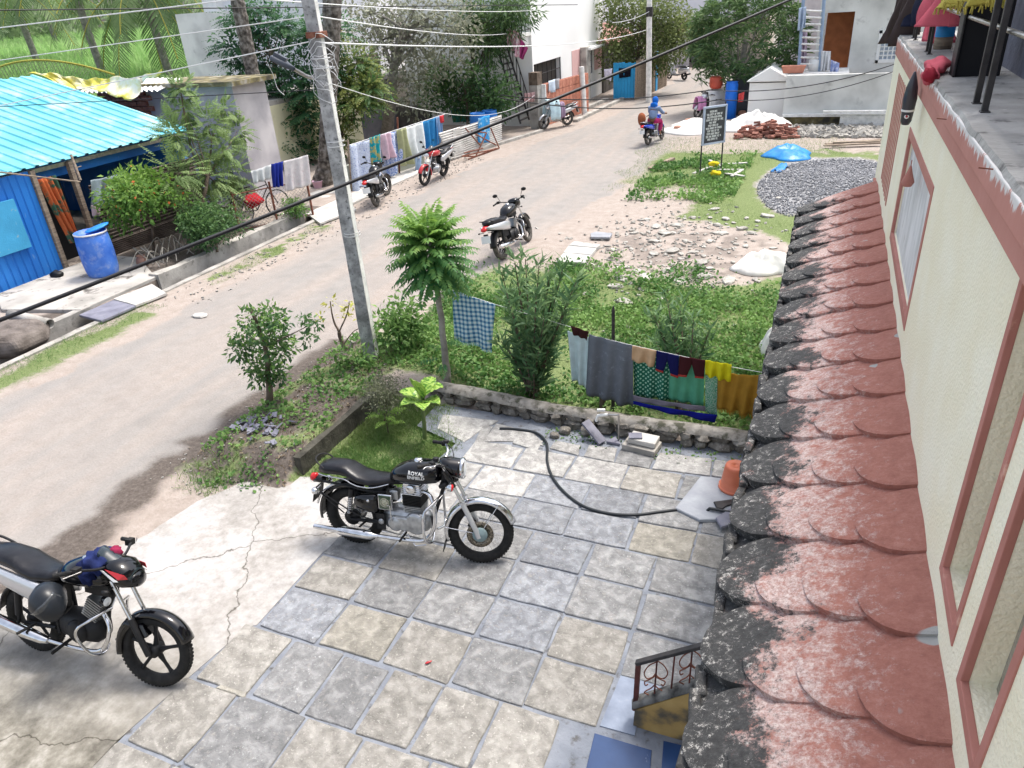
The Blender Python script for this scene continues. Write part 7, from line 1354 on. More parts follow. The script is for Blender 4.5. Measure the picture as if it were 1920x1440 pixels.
fpx('navy_curtain', 'long dark blue curtain hanging beside the palm trunk', 'curtain', [(448, 235), (470, 232), (482, 318), (460, 322)], cloth('ultramarine', (.01, .015, .28)), 'x', -16.2, fold=.05, nf=3)
fpx('grey_curtain', 'light grey cloth beside the dark blue curtain', 'cloth', [(470, 232), (484, 229), (500, 312), (482, 318)], cloth('light_grey', (.5, .5, .52)), 'x', -16.25, fold=.04, nf=2)
def bicycle(label, loc, heading, frame, scale=1):
    b = thing('bicycle', label, 'bicycle', loc, heading, rx=R(-8)); b.scale = (scale,)*3
    for x in (0, 1.05):
        mb = MB(); ring(mb, .33, .016, .016, 32, 6, (x, 0, .345)); w = part('wheel', mb, mt['rubber'], b); mb = MB(); ring(mb, .312, .01, .006, 32, 5, (x, 0, .345)); part('rim', mb, mt['chrome'], w)
        mb = MB()
        for i in range(18): a = i*math.pi/9; mb.tube([(x, 0, .345), (x+.31*math.cos(a), 0, .345+.31*math.sin(a))], .0022, 3, caps=False)
        part('spokes', mb, mt['chrome'], w)
    mb = MB()
    for a, c in [((0, 0, .345), (.45, 0, .3)), ((.45, 0, .3), (.3, 0, .85)), ((.3, 0, .8), (.88, 0, .85)), ((.45, 0, .3), (.9, 0, .8)), ((0, 0, .345), (.32, 0, .78)), ((1.05, 0, .345), (.9, 0, .78)), ((.9, 0, .78), (.86, 0, .98))]: mb.tube([a, c], .015, 5)
    part('frame', mb, mt[frame], b); mb = MB(); mb.tube(smoothpts([(.7, -.28, 1.0), (.86, -.12, .99), (.86, .12, .99), (.7, .28, 1.0)]), .012, 5); part('handlebar', mb, mt['chrome'], b)
    mb = MB(); mb.loft([(.16, .9, .09, .03), (.3, .9, .05, .03), (.42, .89, .02, .02)], 10); part('saddle', mb, mt['seat'], b); mb = MB(); mb.box((-.02, 0, .72), (.4, .13, .015)); part('carrier', mb, mt['iron'], b); return b
a, b = P(470, 430), P(560, 405); bicycle('black bicycle leaning inside the mesh fence', (a.x-.25, a.y+.1, .05), heading_of(a, b), 'iron', 1.05)
mb = MB(); c = PV(492, 376, FA, FB); lump(mb, (c.x-.3, c.y, c.z), (.22, .28, .16), 2); solo('red_bag', mb, cloth('red_bag', (.5, .03, .04)), 'red bag on the bicycle behind the mesh fence', 'bag')
a = P(597, 352, .05); mb = MB(); mb.lathe([(.12, 0), (.16, .2), (.17, .2), (.17, .22), (.15, .22), (.11, .01)], c=a, n=18); solo('pink_bucket', mb, M('pale_pink_plastic', [(0, (.7, .45, .55))], rough=.5, bump=0), 'pale pink bucket by the foot of the second palm', 'bucket')
# ---- corrugated sheets, frame, barrels
CA, CB = P(845, 302), P(942, 268); cwh = M('white_corrugated', [(.35, (.55, .53, .49)), (.65, (.75, .73, .69))], scale=3, rough=.6, spk=[((.35, .22, .15), 5, .62, .75)])
cs_ = thing('sheet_fence', 'fence of pale corrugated sheets leaning over the drain', 'fence', tuple(CA))
q = [PV(x, y, CA, CB) for x, y in [(822, 250), (862, 238), (872, 292), (846, 300)]]; mb = MB(); corr(mb, q[0], q[3], q[2], q[1], 12, .03, True); part('corrugated_sheet', mb, cwh, cs_, world=True, solid=.008)
q = [PV(x, y, CA, CB) for x, y in [(848, 243), (940, 215), (940, 262), (850, 298)]]; mb = MB(); corr(mb, q[0], q[3], q[2], q[1], 13, .03, True); part('corrugated_sheet', mb, cwh, cs_, world=True, solid=.008)
mb = MB(); mb.grid(lambda u, v: PV(892+20*u, 222+(0-6)*u+46*v+6*v*u, CA, CB)+Vector((.1+.05*math.sin(u*7), 0, .03*math.sin(v*9))), 6, 10); solo('blue_sheeting', mb, cloth('sky_tarp', (.05, .35, .75), rough=.5, spk=[((.4, .65, .8), 4, .55, .6)]), 'bright blue plastic sheeting over the corrugated fence', 'sheeting', solid=.01)
bd = thing('rusty_bed_frame', 'rusty bed frame and poles leaning against the corrugated fence', 'frame', tuple(P(900, 292)))
for l_ in [[(893, 303), (912, 250)], [(936, 280), (920, 240)], [(872, 240), (900, 272)], [(884, 246), (912, 249)], [(866, 293), (936, 279)], [(870, 287), (905, 278)], [(893, 303), (936, 280)], [(866, 293), (893, 303)], [(885, 248), (930, 272)], [(878, 299), (922, 284)], [(885, 296), (930, 278)]]:
    (x0, y0), (x1, y1) = l_; o_ = P(900, 300)-P(880, 290); A2, B2 = CA+Vector((.55, 0, 0)), CB+Vector((.55, 0, 0)); mb = MB(); a, b = PV(x0, y0, A2, B2), PV(x1, y1, A2, B2); a.z = max(a.z, .03); b.z = max(b.z, .03); mb.tube([a, b], .026, 5); part('bar', mb, mt['rust'], bd, world=True)
for (x, y, l_) in [(908, 268, 'blue drum standing between the blue sheeting and its neighbour'), (930, 262, 'blue drum at the right end of the corrugated fence')]:
    a = P(x, y); bb = thing('barrel', l_, 'barrel', (a.x-.2, a.y, 0)); mb = MB(); mb.lathe([(q0*.9, q1*1.15) for q0, q1 in bp_], n=20); part('body', mb, M('drum_blue2', two((.03, .2, .6)), rough=.45), bb)
fpx('green_cloth', 'sea green cloth hanging on the dark compound wall', 'cloth', [(845, 203), (880, 203), (880, 228), (849, 230)], cloth('sea_green', (.06, .3, .24)), 'y', 29, fold=.03, nf=2)
fpx('green_cloth', 'smaller darker green cloth behind the shrub stems', 'cloth', [(916, 196), (928, 194), (927, 216), (918, 217)], cloth('deep_green', (.01, .22, .15)), 'y', 30, fold=.03, nf=2)
# ---- white house by the lane
wh = thing('white_house', 'tall blank white house with pink corner and grilled window by the lane', 'house', (-13, 33, 0)); whm = M('bright_white_wall', [(.35, (.8, .8, .78)), (.65, (.86, .86, .84))], scale=.6, rough=.9, bump=.05); xw = -11.6
yA, yB = 30.6, PX(1130, 120, xw).y
zg0, zg1 = PX(1025, 150, xw).z, PX(1025, 114, xw).z; yg0, yg1 = PX(1001, 130, xw).y, PX(1052, 130, xw).y; wz0, wz1 = PX(1102, 140, xw).z, PX(1102, 91, xw).z; wy0, wy1 = PX(1091, 115, xw).y, PX(1111, 115, xw).y
mb = MB(); panel(mb, 'x', xw, .25, yA, yB, 0, 7.5, [(yg0, yg1, .0, zg1), (wy0, wy1, wz0, wz1)]); mb.bb(xw-6, xw-.25, yA, yA+.2, 0, 7.5); mb.bb(xw-6, xw-.25, yB-.2, yB, 0, 7.5); part('wall', mb, whm, wh, world=True)
pkm = M('pale_pink_wall', two((.66, .42, .40), .93), scale=1, rough=.9); py0, py1 = PX(1072, 115, xw).y, yB; pz0, pz1 = PX(1085, 143, xw).z, PX(1085, 92, xw).z
mb = MB(); mb.bb(xw, xw+.02, py0, wy0-.15, pz0, pz1); part('pink_panel', mb, pkm, wh, world=True); mb = MB(); mb.bb(xw, xw+.02, wy1+.3, py1, pz0, pz1); part('pink_panel', mb, pkm, wh, world=True)
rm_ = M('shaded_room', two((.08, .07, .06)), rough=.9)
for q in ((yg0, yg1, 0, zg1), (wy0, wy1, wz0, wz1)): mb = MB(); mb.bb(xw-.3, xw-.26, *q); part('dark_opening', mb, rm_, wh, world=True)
for (a0, a1, c0, c1, nm) in ((yg0, yg1, .6, zg1, 'gate_grille'), (wy0, wy1, wz0, wz1, 'window_grille')):
    mb = MB()
    for i in range(7): y = a0+(a1-a0)*i/6; mb.tube([(xw-.05, y, c0), (xw-.05, y, c1)], .018, 4)
    for i in range(5): z = c0+(c1-c0)*i/4; mb.tube([(xw-.05, a0, z), (xw-.05, a1, z)], .018, 4)
    part(nm, mb, mt['iron'], wh, world=True, kind='stuff')
mb = MB(); mb.bb(xw, xw+.5, wy0-.1, wy1+.5, wz1, wz1+.1); part('window_hood', mb, whm, wh, world=True)
mb = MB(); a = PY(958, 62, 30.4); mb.bb(a.x, xw, 29.5, 30.6, a.z-.12, a.z); mb.bb(a.x+.2, xw-.1, 29.9, 30.6, a.z-.45, a.z-.12); part('balcony_slab', mb, mt['limew_and_lit'], wh, world=True)
mb = MB()
for i in range(11): x = a.x+(xw-a.x)*i/10; mb.tube([(x, 29.52, a.z), (x, 29.52, a.z+1.1)], .018, 4)
for z in (.1, .55, 1.1): mb.tube([(a.x, 29.52, a.z+z), (xw, 29.52, a.z+z)], .02, 4); mb.tube([(xw-.05, 29.52, a.z+z), (xw-.05, 30.6, a.z+z)], .02, 4)
part('balcony_railing', mb, mt['iron'], wh, world=True, kind='stuff')
stairs('black steel staircase climbing the left side of the white house', (PY(985, 178, 30).x, 29.3, .3), (PY(945, 88, 30).x, 29.3, PY(945, 88, 30).z), (0, 1.0, 0), 12)
mb = MB(); mb.bb(xw-6, xw-.3, 31, 31.2, 0, 1.9); part('inner_wall', mb, M('ochre_inner', two((.5, .4, .2)), rough=.9), wh, world=True)
fpx('pink_sari', 'pink and white sari draped over the black staircase', 'sari', [(950, 48), (975, 62), (975, 112), (952, 80)], cloth('sari_pink', (.7, .38, .45), spk=[((.8, .75, .75), 9, .5, .6)]), 'y', 29.1, fold=.08, nf=3)
fpx('magenta_cloth', 'magenta cloth hanging beside the pink sari on the staircase', 'cloth', [(975, 70), (990, 90), (980, 112), (975, 108)], cloth('magenta', (.4, .06, .2)), 'y', 29.05, fold=.05, nf=2)
fpx('white_cloth', 'white cloth hanging left of the staircase under the tree', 'cloth', [(903, 95), (918, 88), (920, 145), (906, 138)], cloth('white_lilac', (.7, .64, .7)), 'y', 29.3, fold=.05, nf=2)
# brick wall
bw = thing('brick_wall', 'orange red block wall between a grey gate pillar and a white post', 'wall', (-11, 32, 0)); BA, BB = P(1022, 236), P(1102, 208); brr = M('terracotta_block', [(.3, (.4, .15, .1)), (.7, (.56, .25, .17))], scale=6, rough=.85, bump=.3); mor = M('red_mortar', two((.3, .13, .1)))
dd = (BB-BA); Lw = dd.length; dn = dd.normalized(); zt = PV(1060, 147, BA, BB).z; ang = math.atan2(dn.y, dn.x)
mb = MB(); c = BA+dd*.5; mb.box((c.x-.06, c.y, zt/2), (Lw, .1, zt), ang); part('mortar', mb, mor, bw, world=True)
ncol, nrow = 13, 5
for r_i in range(nrow):
    for c_i in range(ncol):
        mb = MB(); w_ = Lw/ncol; h_ = zt/nrow; mb.box((0, 0, 0), (w_*.93, .12, h_*.94), ang); o = part('block', mb, brr, bw); p = BA+dn*(w_*(c_i+.5)); o.location = Vector((p.x, p.y, h_*(r_i+.5)))-bw.location
pil = thing('gate_pillar', 'grey cement gate pillar at the left end of the block wall', 'pillar', tuple(P(1008, 240))); a = P(1008, 240); mb = MB(); zt2 = PV(1006, 138, a, a+Vector((1, 0, 0))).z; mb.box((a.x, a.y, zt2*.4), (.45, .4, zt2*.8), ang); part('shaft', mb, mt['concrete'], pil, world=True); mb = MB(); mb.box((a.x, a.y, zt2*.9), (.42, .4, zt2*.25), ang); part('cap', mb, mt['bark'], pil, world=True)
mb = MB(); mb.box((a.x+.25, a.y+.1, zt2*.4), (.08, .3, zt2*.8), ang); part('whitewashed_side', mb, mt['limew_and_lit'], pil, world=True)
a = P(1096, 215); mb = MB(); t_ = PV(1090, 125, a, a+Vector((1, 0, 0))); mb.tube([a, t_], .13, 4); solo('white_post', mb, mt['limew_and_lit'], 'short white concrete post in front of the block wall', 'post')
mb = MB(); mb.bb(xw+.05, xw+.35, py0+1.2, py0+1.9, 0, zt+.9); solo('grey_pillar', mb, mt['concrete'], 'grey pillar behind the right end of the block wall', 'pillar')
LA_, LB_ = LA, LB; LA, LB = BA, BB
fv('towel', 'pale blue towel over the top of the block wall', 'towel', [(1028, 152), (1040, 148), (1040, 172), (1029, 175)], cloth('pale_blue2', (.65, .75, .85)), .1, fold=.02, nf=1, nv=5); fv('towel', 'grey and white rag over the block wall beside the pale blue towel', 'rag', [(1041, 148), (1050, 146), (1049, 166), (1042, 168)], cloth('grey_rag', (.4, .4, .42)), .1, fold=.02, nf=1, nv=5)
LA, LB = LA_, LB_
# cloths on the silver bike
M6 = b6.matrix_world if False else Matrix.Translation(b6.location)@Euler(b6.rotation_euler).to_matrix().to_4x4()@Matrix.Scale(.95, 4)
def drape(label, x0, x1, ztop, zbot, mat, name='draped_cloth', Mx=None, wid=.24, cat='cloth'):
    Mx = Mx or M6
    def f(u, v):
        s = (v-.5)*2; x = x0+(x1-x0)*u; y = math.copysign(min(abs(s)*1.4, 1)*wid, s)+.02*math.sin(u*11); z = ztop-(max(0, abs(s)-.35)/.65)*(ztop-zbot)+.015*math.sin(u*9+v*4); return Mx@Vector((x, y, z))
    mb = MB(); mb.grid(f, 12, 18); return solo(name, mb, mat, label, cat, solid=.012)
drape('pale blue towel draped over the front of the silver motorcycle', .62, 1.14, 1.2, .42, cloth('ice_towel', (.6, .78, .84)), wid=.3)
drape('dusty mauve towel over the seat of the silver motorcycle', .3, .58, 1.02, .42, cloth('mauve', (.36, .26, .36)), wid=.22)
p = P(968, 224); mb = MB(); mb.lathe([(.28, 0), (.36, .3), (.38, .3), (.38, .33), (.33, .33), (.26, .05), (0, .05)], c=p, n=20); solo('basin', mb, mt['blackm'], 'black basin of washing on the ground left of the gate pillar', 'basin'); mb = MB(); lump(mb, (p.x, p.y, .35), (.24, .24, .1), 3); solo('washing', mb, mt['white'], 'white washing heaped in the black basin', 'washing')
a, b = P(958, 215), P(992, 206); bicycle('dark red bicycle parked beside the grey gate pillar', (a.x, a.y, 0), heading_of(a, b), 'redp', 1.1)
fpx('striped_cloth', 'pink and white striped cloth beside the gate pillar', 'cloth', [(983, 175), (1003, 172), (1003, 190), (984, 192)], cloth('stripe_pink', (.7, .45, .45)), 'y', 29.6, fold=.02, nf=3, nv=5)
# ---- blue plank gate, bamboo screen, small tiled house behind
GA, GB = P(1150, 188), P(1192, 188); gt = thing('blue_gate', 'bright blue plank gate with black trousers hung on it', 'gate', tuple(GA)); zt = PV(1170, 118, GA, GB).z; pln = M('cyan_blue_paint', two((.02, .3, .6), .85), scale=3, rough=.6)
for i in range(8): u0, u1 = i/8, (i+.93)/8; a, b = GA.lerp(GB, u0), GA.lerp(GB, u1); mb = MB(); mb.bb(a.x, b.x, GA.y, GA.y+.05, .05, zt+random.uniform(-.03, .03)); part('plank', mb, pln, gt, world=True)
mb = MB(); mb.bb(GA.x, GB.x, GA.y+.05, GA.y+.1, .4, .5); mb.bb(GA.x, GB.x, GA.y+.05, GA.y+.1, zt-.4, zt-.3); part('ledge', mb, mt['wood'], gt, world=True)
c = PV(1160, 130, GA, GB); fabric('trousers', 'black trousers hung over the blue plank gate', 'trousers', (c.x, GA.y-.05, c.z+.05), (c.x+.6, GA.y-.05, c.z+.05), (c.x+.62, GA.y-.06, c.z-.35), (c.x+.05, GA.y-.06, c.z-.4), cloth('black_cloth', (.012, .012, .02)), fold=.03, nf=2, nv=5)
bs_ = thing('bamboo_screen', 'weathered grey stick screen running up the lane from the blue gate', 'fence', tuple(GB)); sa, sb = GB, P(1249, 160)
for i in range(60):
    p = sa.lerp(sb, i/59); mb = MB(); z = 1.75+random.uniform(-.12, .12); mb.tube([(p.x+random.gauss(0, .02), p.y, 0), (p.x+random.gauss(0, .03), p.y+random.gauss(0, .02), z)], random.uniform(.035, .05), 5); part('stick', mb, mt['wood'], bs_, world=True)
mb = MB(); q = sa.lerp(sb, .62); mb.bb(q.x-.05, q.x+.06, q.y-.2, q.y+.2, 0, 1.9); solo('blue_door_post', mb, pln, 'thin blue door edge within the stick screen', 'door')
th_ = thing('tiled_house', 'small house with an old red tiled roof behind the olive tree', 'house', (-12.5, 42, 0)); mb = MB(); mb.bb(-16, -11.5, 41, 48, 0, 2.4); part('wall', mb, dwm, th_, world=True)
rft = M('old_roof_tile', [(.3, (.25, .12, .1)), (.7, (.42, .24, .2))], scale=5, rough=.9, bump=.3)
for i in range(8):
    for j in range(10): mb = MB(); mb.box((0, 0, 0), (.42, .62, .06), rot=Matrix.Rotation(R(-20), 3, 'Y').to_3x3()); o = part('roof_tile', mb, rft, th_); o.location = Vector((-12.9+.0+.38*i-.8, 40.6+.7*j, 2.95-.14*i+.5))-th_.location; o.rotation_euler = (0, R(40), 0)
fpx('hanging_cloth', 'white cloth hanging between the white house and the blue gate', 'cloth', [(1133, 130), (1148, 128), (1146, 152), (1134, 148)], cloth('white_violet', (.7, .68, .8)), 'y', 37, fold=.03, nf=2, nv=5)
# ---- far house over the lane
fh = thing('far_house', 'far two storey house with a long balcony at the end of the lane', 'house', (-7, 56, 0)); yf = 56
def FY(x, y): return PY(x, y, yf)
mb = MB(); a, b = FY(1235, 75), FY(1440, 75); mb.bb(a.x, b.x, yf, yf+5, 0, FY(1330, 22).z); part('lower_wall', mb, M('beige_far_wall', two((.5, .45, .38)), scale=1, rough=.9), fh, world=True)
mb = MB(); z0 = FY(1340, 28).z; mb.bb(a.x, b.x, yf-1.6, yf+5, z0-.25, z0); part('balcony_slab', mb, mt['concrete'], fh, world=True); mb = MB(); mb.bb(a.x, b.x, yf-1.6, yf-1.45, z0, z0+1.0); part('balcony_parapet', mb, paleu, fh, world=True); mb = MB(); mb.bb(a.x, b.x, yf+.5, yf+5, z0, z0+4); part('upper_wall', mb, offw, fh, world=True)
for x in (1304, 1318, 1286): mb = MB(); q0, q1 = FY(x-5, 30), FY(x+5, 55); mb.bb(q0.x, q1.x, yf-.03, yf, q1.z, q0.z-.3); part('window', mb, mt['dark'], fh, world=True)
mb = MB(); q0, q1 = FY(1283, 45), FY(1332, 45); mb.bb(q0.x, q1.x, yf-2, yf, q0.z-.3, q0.z-.2); part('awning', mb, M('peach_awning', two((.7, .5, .3))), fh, world=True)
mb = MB(); q0, q1 = FY(1265, 82), FY(1308, 135); mb.bb(q0.x-1, q1.x-.2, yf-2.5, yf-2.3, 0, 1.9); part('yard_wall', mb, offw, fh, world=True); mb = MB(); q0, q1 = FY(1295, 75), FY(1322, 128); mb.bb(q0.x+.1, q1.x, yf-.2, yf-.05, 0, q0.z); part('doorway', mb, M('grey_door', two((.25, .26, .25))), fh, world=True)
# ================================================================== RIGHT SIDE: hut, concrete house
ht = thing('white_hut', 'small whitewashed hut with a pitched white roof beside the compound wall', 'hut', (-2.6, 33, 0)); hw_ = M('hut_white', two((.82, .82, .8), .95), scale=2, rough=.8); yh = 31.8
a, b, z1 = PY(1402, 200, yh).x, PY(1474, 200, yh).x, PY(1440, 152, yh).z
mb = MB(); mb.bb(a, b, yh, yh+1.8, 0, z1); part('wall', mb, hw_, ht, world=True)
mb = MB(); zr = PY(1437, 126, yh).z; m_x = (a+b)/2; mb.add([(a-.12, yh-.15, z1), (b+.12, yh-.15, z1), (m_x, yh-.15, zr), (a-.12, yh+1.95, z1), (b+.12, yh+1.95, z1), (m_x, yh+1.95, zr)], [(0, 1, 2), (5, 4, 3), (0, 2, 5, 3), (1, 4, 5, 2), (0, 3, 4, 1)], False); part('roof', mb, hw_, ht, world=True, bevel=.02)
mb = MB(); mb.bb(a-.02, b+.02, yh-.012, yh, z1-.06, z1-.03); part('dark_eave_line', mb, mt['iron'], ht, world=True)
rc = M('raw_plaster_wall', [(.3, (.42, .42, .4)), (.5, (.6, .6, .57)), (.7, (.72, .72, .69))], scale=.9, rough=.9, bump=.2, spk=[((.3, .3, .29), 1.6, .58, .75)])
cw_ = thing('compound_wall', 'long grey plastered compound wall on the right with a stone ledge', 'wall', (0, 30.6, 0)); a, b = PY(1470, 190, 30.6), PY(1658, 190, 30.6); zt = PY(1560, 140, 30.6).z; mb = MB(); mb.bb(a.x, 6, 30.6, 30.85, .4, zt); part('wall', mb, rc, cw_, world=True)
mb = MB(); mb.bb(a.x, 6, 30.4, 30.6, .33, .42); part('ledge', mb, mt['limew_and_lit'], cw_, world=True); mb = MB(); mb.bb(a.x, 6, 30.62, 30.85, 0, .4); part('plinth', mb, moss, cw_, world=True)
mb = MB(); q0 = PY(1543, 212, 30.2); mb.bb(q0.x, 3, 30.1, 30.3, q0.z, q0.z+.08); mb.bb(q0.x+.6, 3, 30.3, 30.35, 0, .35); part('stone_bench', mb, mt['limew_and_lit'], cw_, world=True)
rh = thing('concrete_house', 'unpainted concrete house with an orange porch opening at the upper right', 'house', (1, 33.5, 0)); yr_ = 33.0
a, b = PY(1533, 60, yr_), PY(1700, 60, yr_); oz0, oz1 = PY(1575, 128, yr_).z, PY(1575, 23, yr_).z; ox0, ox1 = PY(1545, 70, yr_).x, PY(1597, 70, yr_).x; wx0, wx1 = PY(1650, 90, yr_).x, PY(1683, 90, yr_).x; wz0, wz1 = PY(1665, 112, yr_).z, PY(1665, 62, yr_).z
mb = MB(); panel(mb, 'y', yr_, .25, a.x, 7, zt-.3, 6.5, [(ox0, ox1, oz0, oz1), (wx0, wx1, wz0, wz1)]); mb.bb(a.x, a.x+.2, yr_+.25, 38, oz1, 6.5); part('wall', mb, rc, rh, world=True)
mb = MB(); mb.bb(ox0, ox1+.3, yr_+1.8, yr_+1.9, oz0-.2, oz1); part('orange_panel', mb, M('orange_wood', two((.42, .14, .05)), rough=.6), rh, world=True); mb = MB(); mb.bb(ox0, ox1+1, yr_+.25, yr_+1.8, oz1, oz1+.1); mb.bb(ox1+.2, ox1+.3, yr_+.25, yr_+1.8, oz0-.2, oz1); part('porch_side', mb, offw, rh, world=True)
mb = MB(); mb.bb(wx0, wx1, yr_+.12, yr_+.16, wz0, wz1); part('window_pane', mb, M('pale_blue_glass', [(0, (.5, .58, .7))], rough=.15, bump=0), rh, world=True)
mb = MB()
for i in range(5): x = wx0+(wx1-wx0)*i/4; mb.bb(x-.02, x+.02, yr_+.02, yr_+.08, wz0, wz1)
for i in range(7): z = wz0+(wz1-wz0)*i/6; mb.bb(wx0, wx1, yr_+.03, yr_+.07, z-.02, z+.02)
mb.bb(wx0-.1, wx0, yr_-.03, yr_, wz0-.1, wz1+.1); mb.bb(wx1, wx1+.1, yr_-.03, yr_, wz0-.1, wz1+.1); mb.bb(wx0-.1, wx1+.1, yr_-.03, yr_, wz1, wz1+.1); mb.bb(wx0-.1, wx1+.1, yr_-.03, yr_, wz0-.1, wz0); part('window_frame', mb, mt['white'], rh, world=True, kind='stuff')
pf_ = thing('landing', 'raised concrete landing in front of the orange porch', 'landing', tuple(PY(1530, 138, 31.5))); a = PY(1478, 138, 31.5); b = PY(1592, 138, 31.5); mb = MB(); mb.bb(a.x, b.x, 31.3, yr_, a.z-.15, a.z); part('slab', mb, mt['limew_and_lit'], pf_, world=True); ZL = a.z
ml = thing('metal_ladder_stair', 'pale blue metal stair going up beside the concrete house', 'stair', tuple(PY(1515, 135, 32)))
for x0, x1 in ((1497, 1507), (1535, 1546)): mb = MB(); mb.tube([PY(x0, 138, 32), PY(x1, -10, 32)], .06, 4); part('stringer', mb, M('pale_blue_steel%d' % x0, two((.3, .4, .55)), rough=.5), ml, world=True)
for i in range(9): mb = MB(); y = 20+i*12.5; mb.tube([PY(1506-i*.9, y, 32), PY(1544-i*.9, y+1, 32)], .035, 4); part('tread', mb, mt['limew_and_lit'], ml, world=True)
q = PY(1487, 138, 31.5); mb = MB(); mb.box((q.x, 31.5, ZL+.15), (.7, .25, .26), taper=1.25); solo('planter', mb, M('terracotta', two((.6, .25, .17)), rough=.7), 'terracotta trough planter on the landing', 'planter', bevel=.02)
fpx('laundry', 'pale blue shirt hanging beside the metal stair', 'shirt', [(1498, 15), (1512, 12), (1510, 52), (1495, 58)], cloth('pale_shirt', (.5, .6, .75)), 'y', 31.8, fold=.05, nf=2)
fpx('laundry', 'lilac cloth hanging under the metal stair', 'cloth', [(1500, 60), (1514, 60), (1512, 118), (1500, 118)], cloth('lilac', (.5, .4, .5)), 'y', 32.3, fold=.05, nf=2)
fpx('laundry', 'white cloths hanging in front of the porch', 'cloth', [(1540, 95), (1558, 96), (1556, 132), (1538, 134)], cloth('whiteish', (.75, .76, .78)), 'y', 31.8, fold=.05, nf=3)
fpx('laundry', 'blue patterned cloth at the right edge of the porch', 'cloth', [(1558, 112), (1574, 118), (1572, 138), (1556, 138)], cloth('bluepat', (.35, .42, .7), spk=[((.7, .7, .8), 8, .5, .6)]), 'y', 31.75, fold=.04, nf=2)
mb = MB(); q = PY(1531, 112, 32.2); mb.lathe([(.0, 0), (.25, 0), (.27, .4), (.1, .45), (0, .45)], c=(q.x, 32.2, ZL), n=14); solo('white_can', mb, mt['white'], 'white plastic can standing on the landing', 'can')
# notice board
SA, SB = P(1312, 335), P(1351, 328); nb = thing('notice_board', 'dark notice board with white hand lettering on two black posts', 'sign', tuple(SA)); q = [PV(x, y, SA, SB) for x, y in [(1315, 208), (1358, 192), (1355, 262), (1314, 274)]]
for p, (x, y) in ((SA, (1315, 205)), (SB, (1358, 190))): t_ = PV(x, y, SA, SB); mb = MB(); mb.tube([Vector((p.x, p.y, -.1)), Vector((p.x, p.y, t_.z))], .022, 5); part('post', mb, mt['iron'], nb, world=True)
zb, zt = (q[2].z+q[3].z)/2, (q[0].z+q[1].z)/2; du = (SB-SA); W_ = du.length; du.normalize(); nrm = Vector((du.y, -du.x, 0)); nrm = nrm if nrm.y < 0 else -nrm
Mb = Matrix((du, Vector((0, 0, 1)), nrm)).transposed().to_4x4(); Mb.translation = SA+du*(W_/2)+Vector((0, 0, (zb+zt)/2))+nrm*.03
hh = zt-zb; mb = MB(); mb.box((0, 0, 0), (W_, hh, .03)); mb.xf(Mb); part('board', mb, M('board_dark', two((.06, .06, .065)), rough=.5, bump=0), nb, world=True)
mb = MB()
for (cx, cy_, w, h_) in ((0, hh/2, W_+.06, .05), (0, -hh/2, W_+.06, .05), (-W_/2, 0, .045, hh), (W_/2, 0, .045, hh)): mb.box((cx, cy_, .01), (w, h_, .05))
mb.xf(Mb); part('board_frame', mb, M('frame_paleblue', two((.5, .56, .68))), nb, world=True)
mb = MB(); rg = random.Random(5)    # Devanagari-like hand lettering: head line with hanging strokes
rows_ = [(.25, .6), (.55, .9), (.35, .85), (.5, .95), (.3, .6), (.42, .7), (.5, .92), (.4, .75), (.45, .8), (.4, .88), (.3, .7)]
for i, (w0, w1) in enumerate(rows_):
    y = hh/2-.1-i*(hh-.16)/11; x = -W_/2+.06+.04*rg.random()*3; end = -W_/2+.06+(W_-.12)*w1
    x = -W_/2+.05+(W_-.1)*(1-w1)*.5
    while x < end:
        wl = rg.uniform(.06, .16); e = min(end, x+wl); mb.box(((x+e)/2, y, .019), (e-x, .013, .004)); q_ = x+.012
        while q_ < e: mb.box((q_, y-.025, .019), (.011, .045, .004), rg.uniform(-.3, .3)); mb.box((q_+.012, y-.03+rg.uniform(-.012, .012), .019), (.02, .01, .004), rg.uniform(-.6, .6)); q_ += rg.uniform(.024, .036)
        x = e+.025
mb.xf(Mb); part('lettering', mb, mt['white'], nb, world=True, kind='stuff')
# brick heap, sheet heap, planks, tarp, sacks
hb_ = thing('brick_heap', 'heap of loose red bricks under the white sacks beside the hut', 'bricks', tuple(P(1425, 265)))
rg = random.Random(3)
for i in range(150):
    u = rg.random(); lay = int(rg.random()**1.3*5); c = P(1380+110*u, 262-4*rg.random()); c.y += rg.uniform(-.1, 1.0)*(1-.0*lay); z = .06+lay*.11
    if lay > 3.5-3.0*abs(u-.5): lay = 0; z = .06
    mb = MB(); mb.box((0, 0, 0), (.22, .11, .075)); o = part('brick', mb, brk, hb_); o.location = Vector((c.x+rg.gauss(0, .1), c.y+lay*.08, z+rg.uniform(0, .03)))-hb_.location; o.rotation_euler = (rg.gauss(0, .2), rg.gauss(0, .2), rg.uniform(-.5, .5))
wsk = cloth('white_sacking', (.76, .74, .7), k=.88, trans=0)
def heap(name, label, cat, px, py, sx_h, sy_h, hz, mat, amp=.25, f=5, seed=1):
    p = P(px, py); mb = MB(); n_ = 26
    def fn(u, v):
        a = u*2*math.pi; r_ = v; k = 1+amp*.5*math.sin(a*3+seed)+amp*.3*math.sin(a*5+seed*2); x = r_*math.cos(a)*sx_h*k; y = r_*math.sin(a)*sy_h*k
        z = hz*(1-r_**2)*(.75+.5*float(fbm(x*2+seed, y*2, 1.5)))+hz*(1-r_**2)*1.1*(float(fbm(x*1.3, y*3, 2.2, seed))-.5)
        return Vector((p.x+x, p.y+y, gh(p.x+x, p.y+y)+.01+max(0, z)))
    mb.grid(fn, 40, 10); return solo(name, mb, mat, label, cat, solid=.01)
heap('white_sheet_heap', 'large white plastic sheet spread over rubble at the roadside behind the notice board', 'sheet', 1322, 243, 1.75, 1.1, .3, wsk, .5, seed=8)
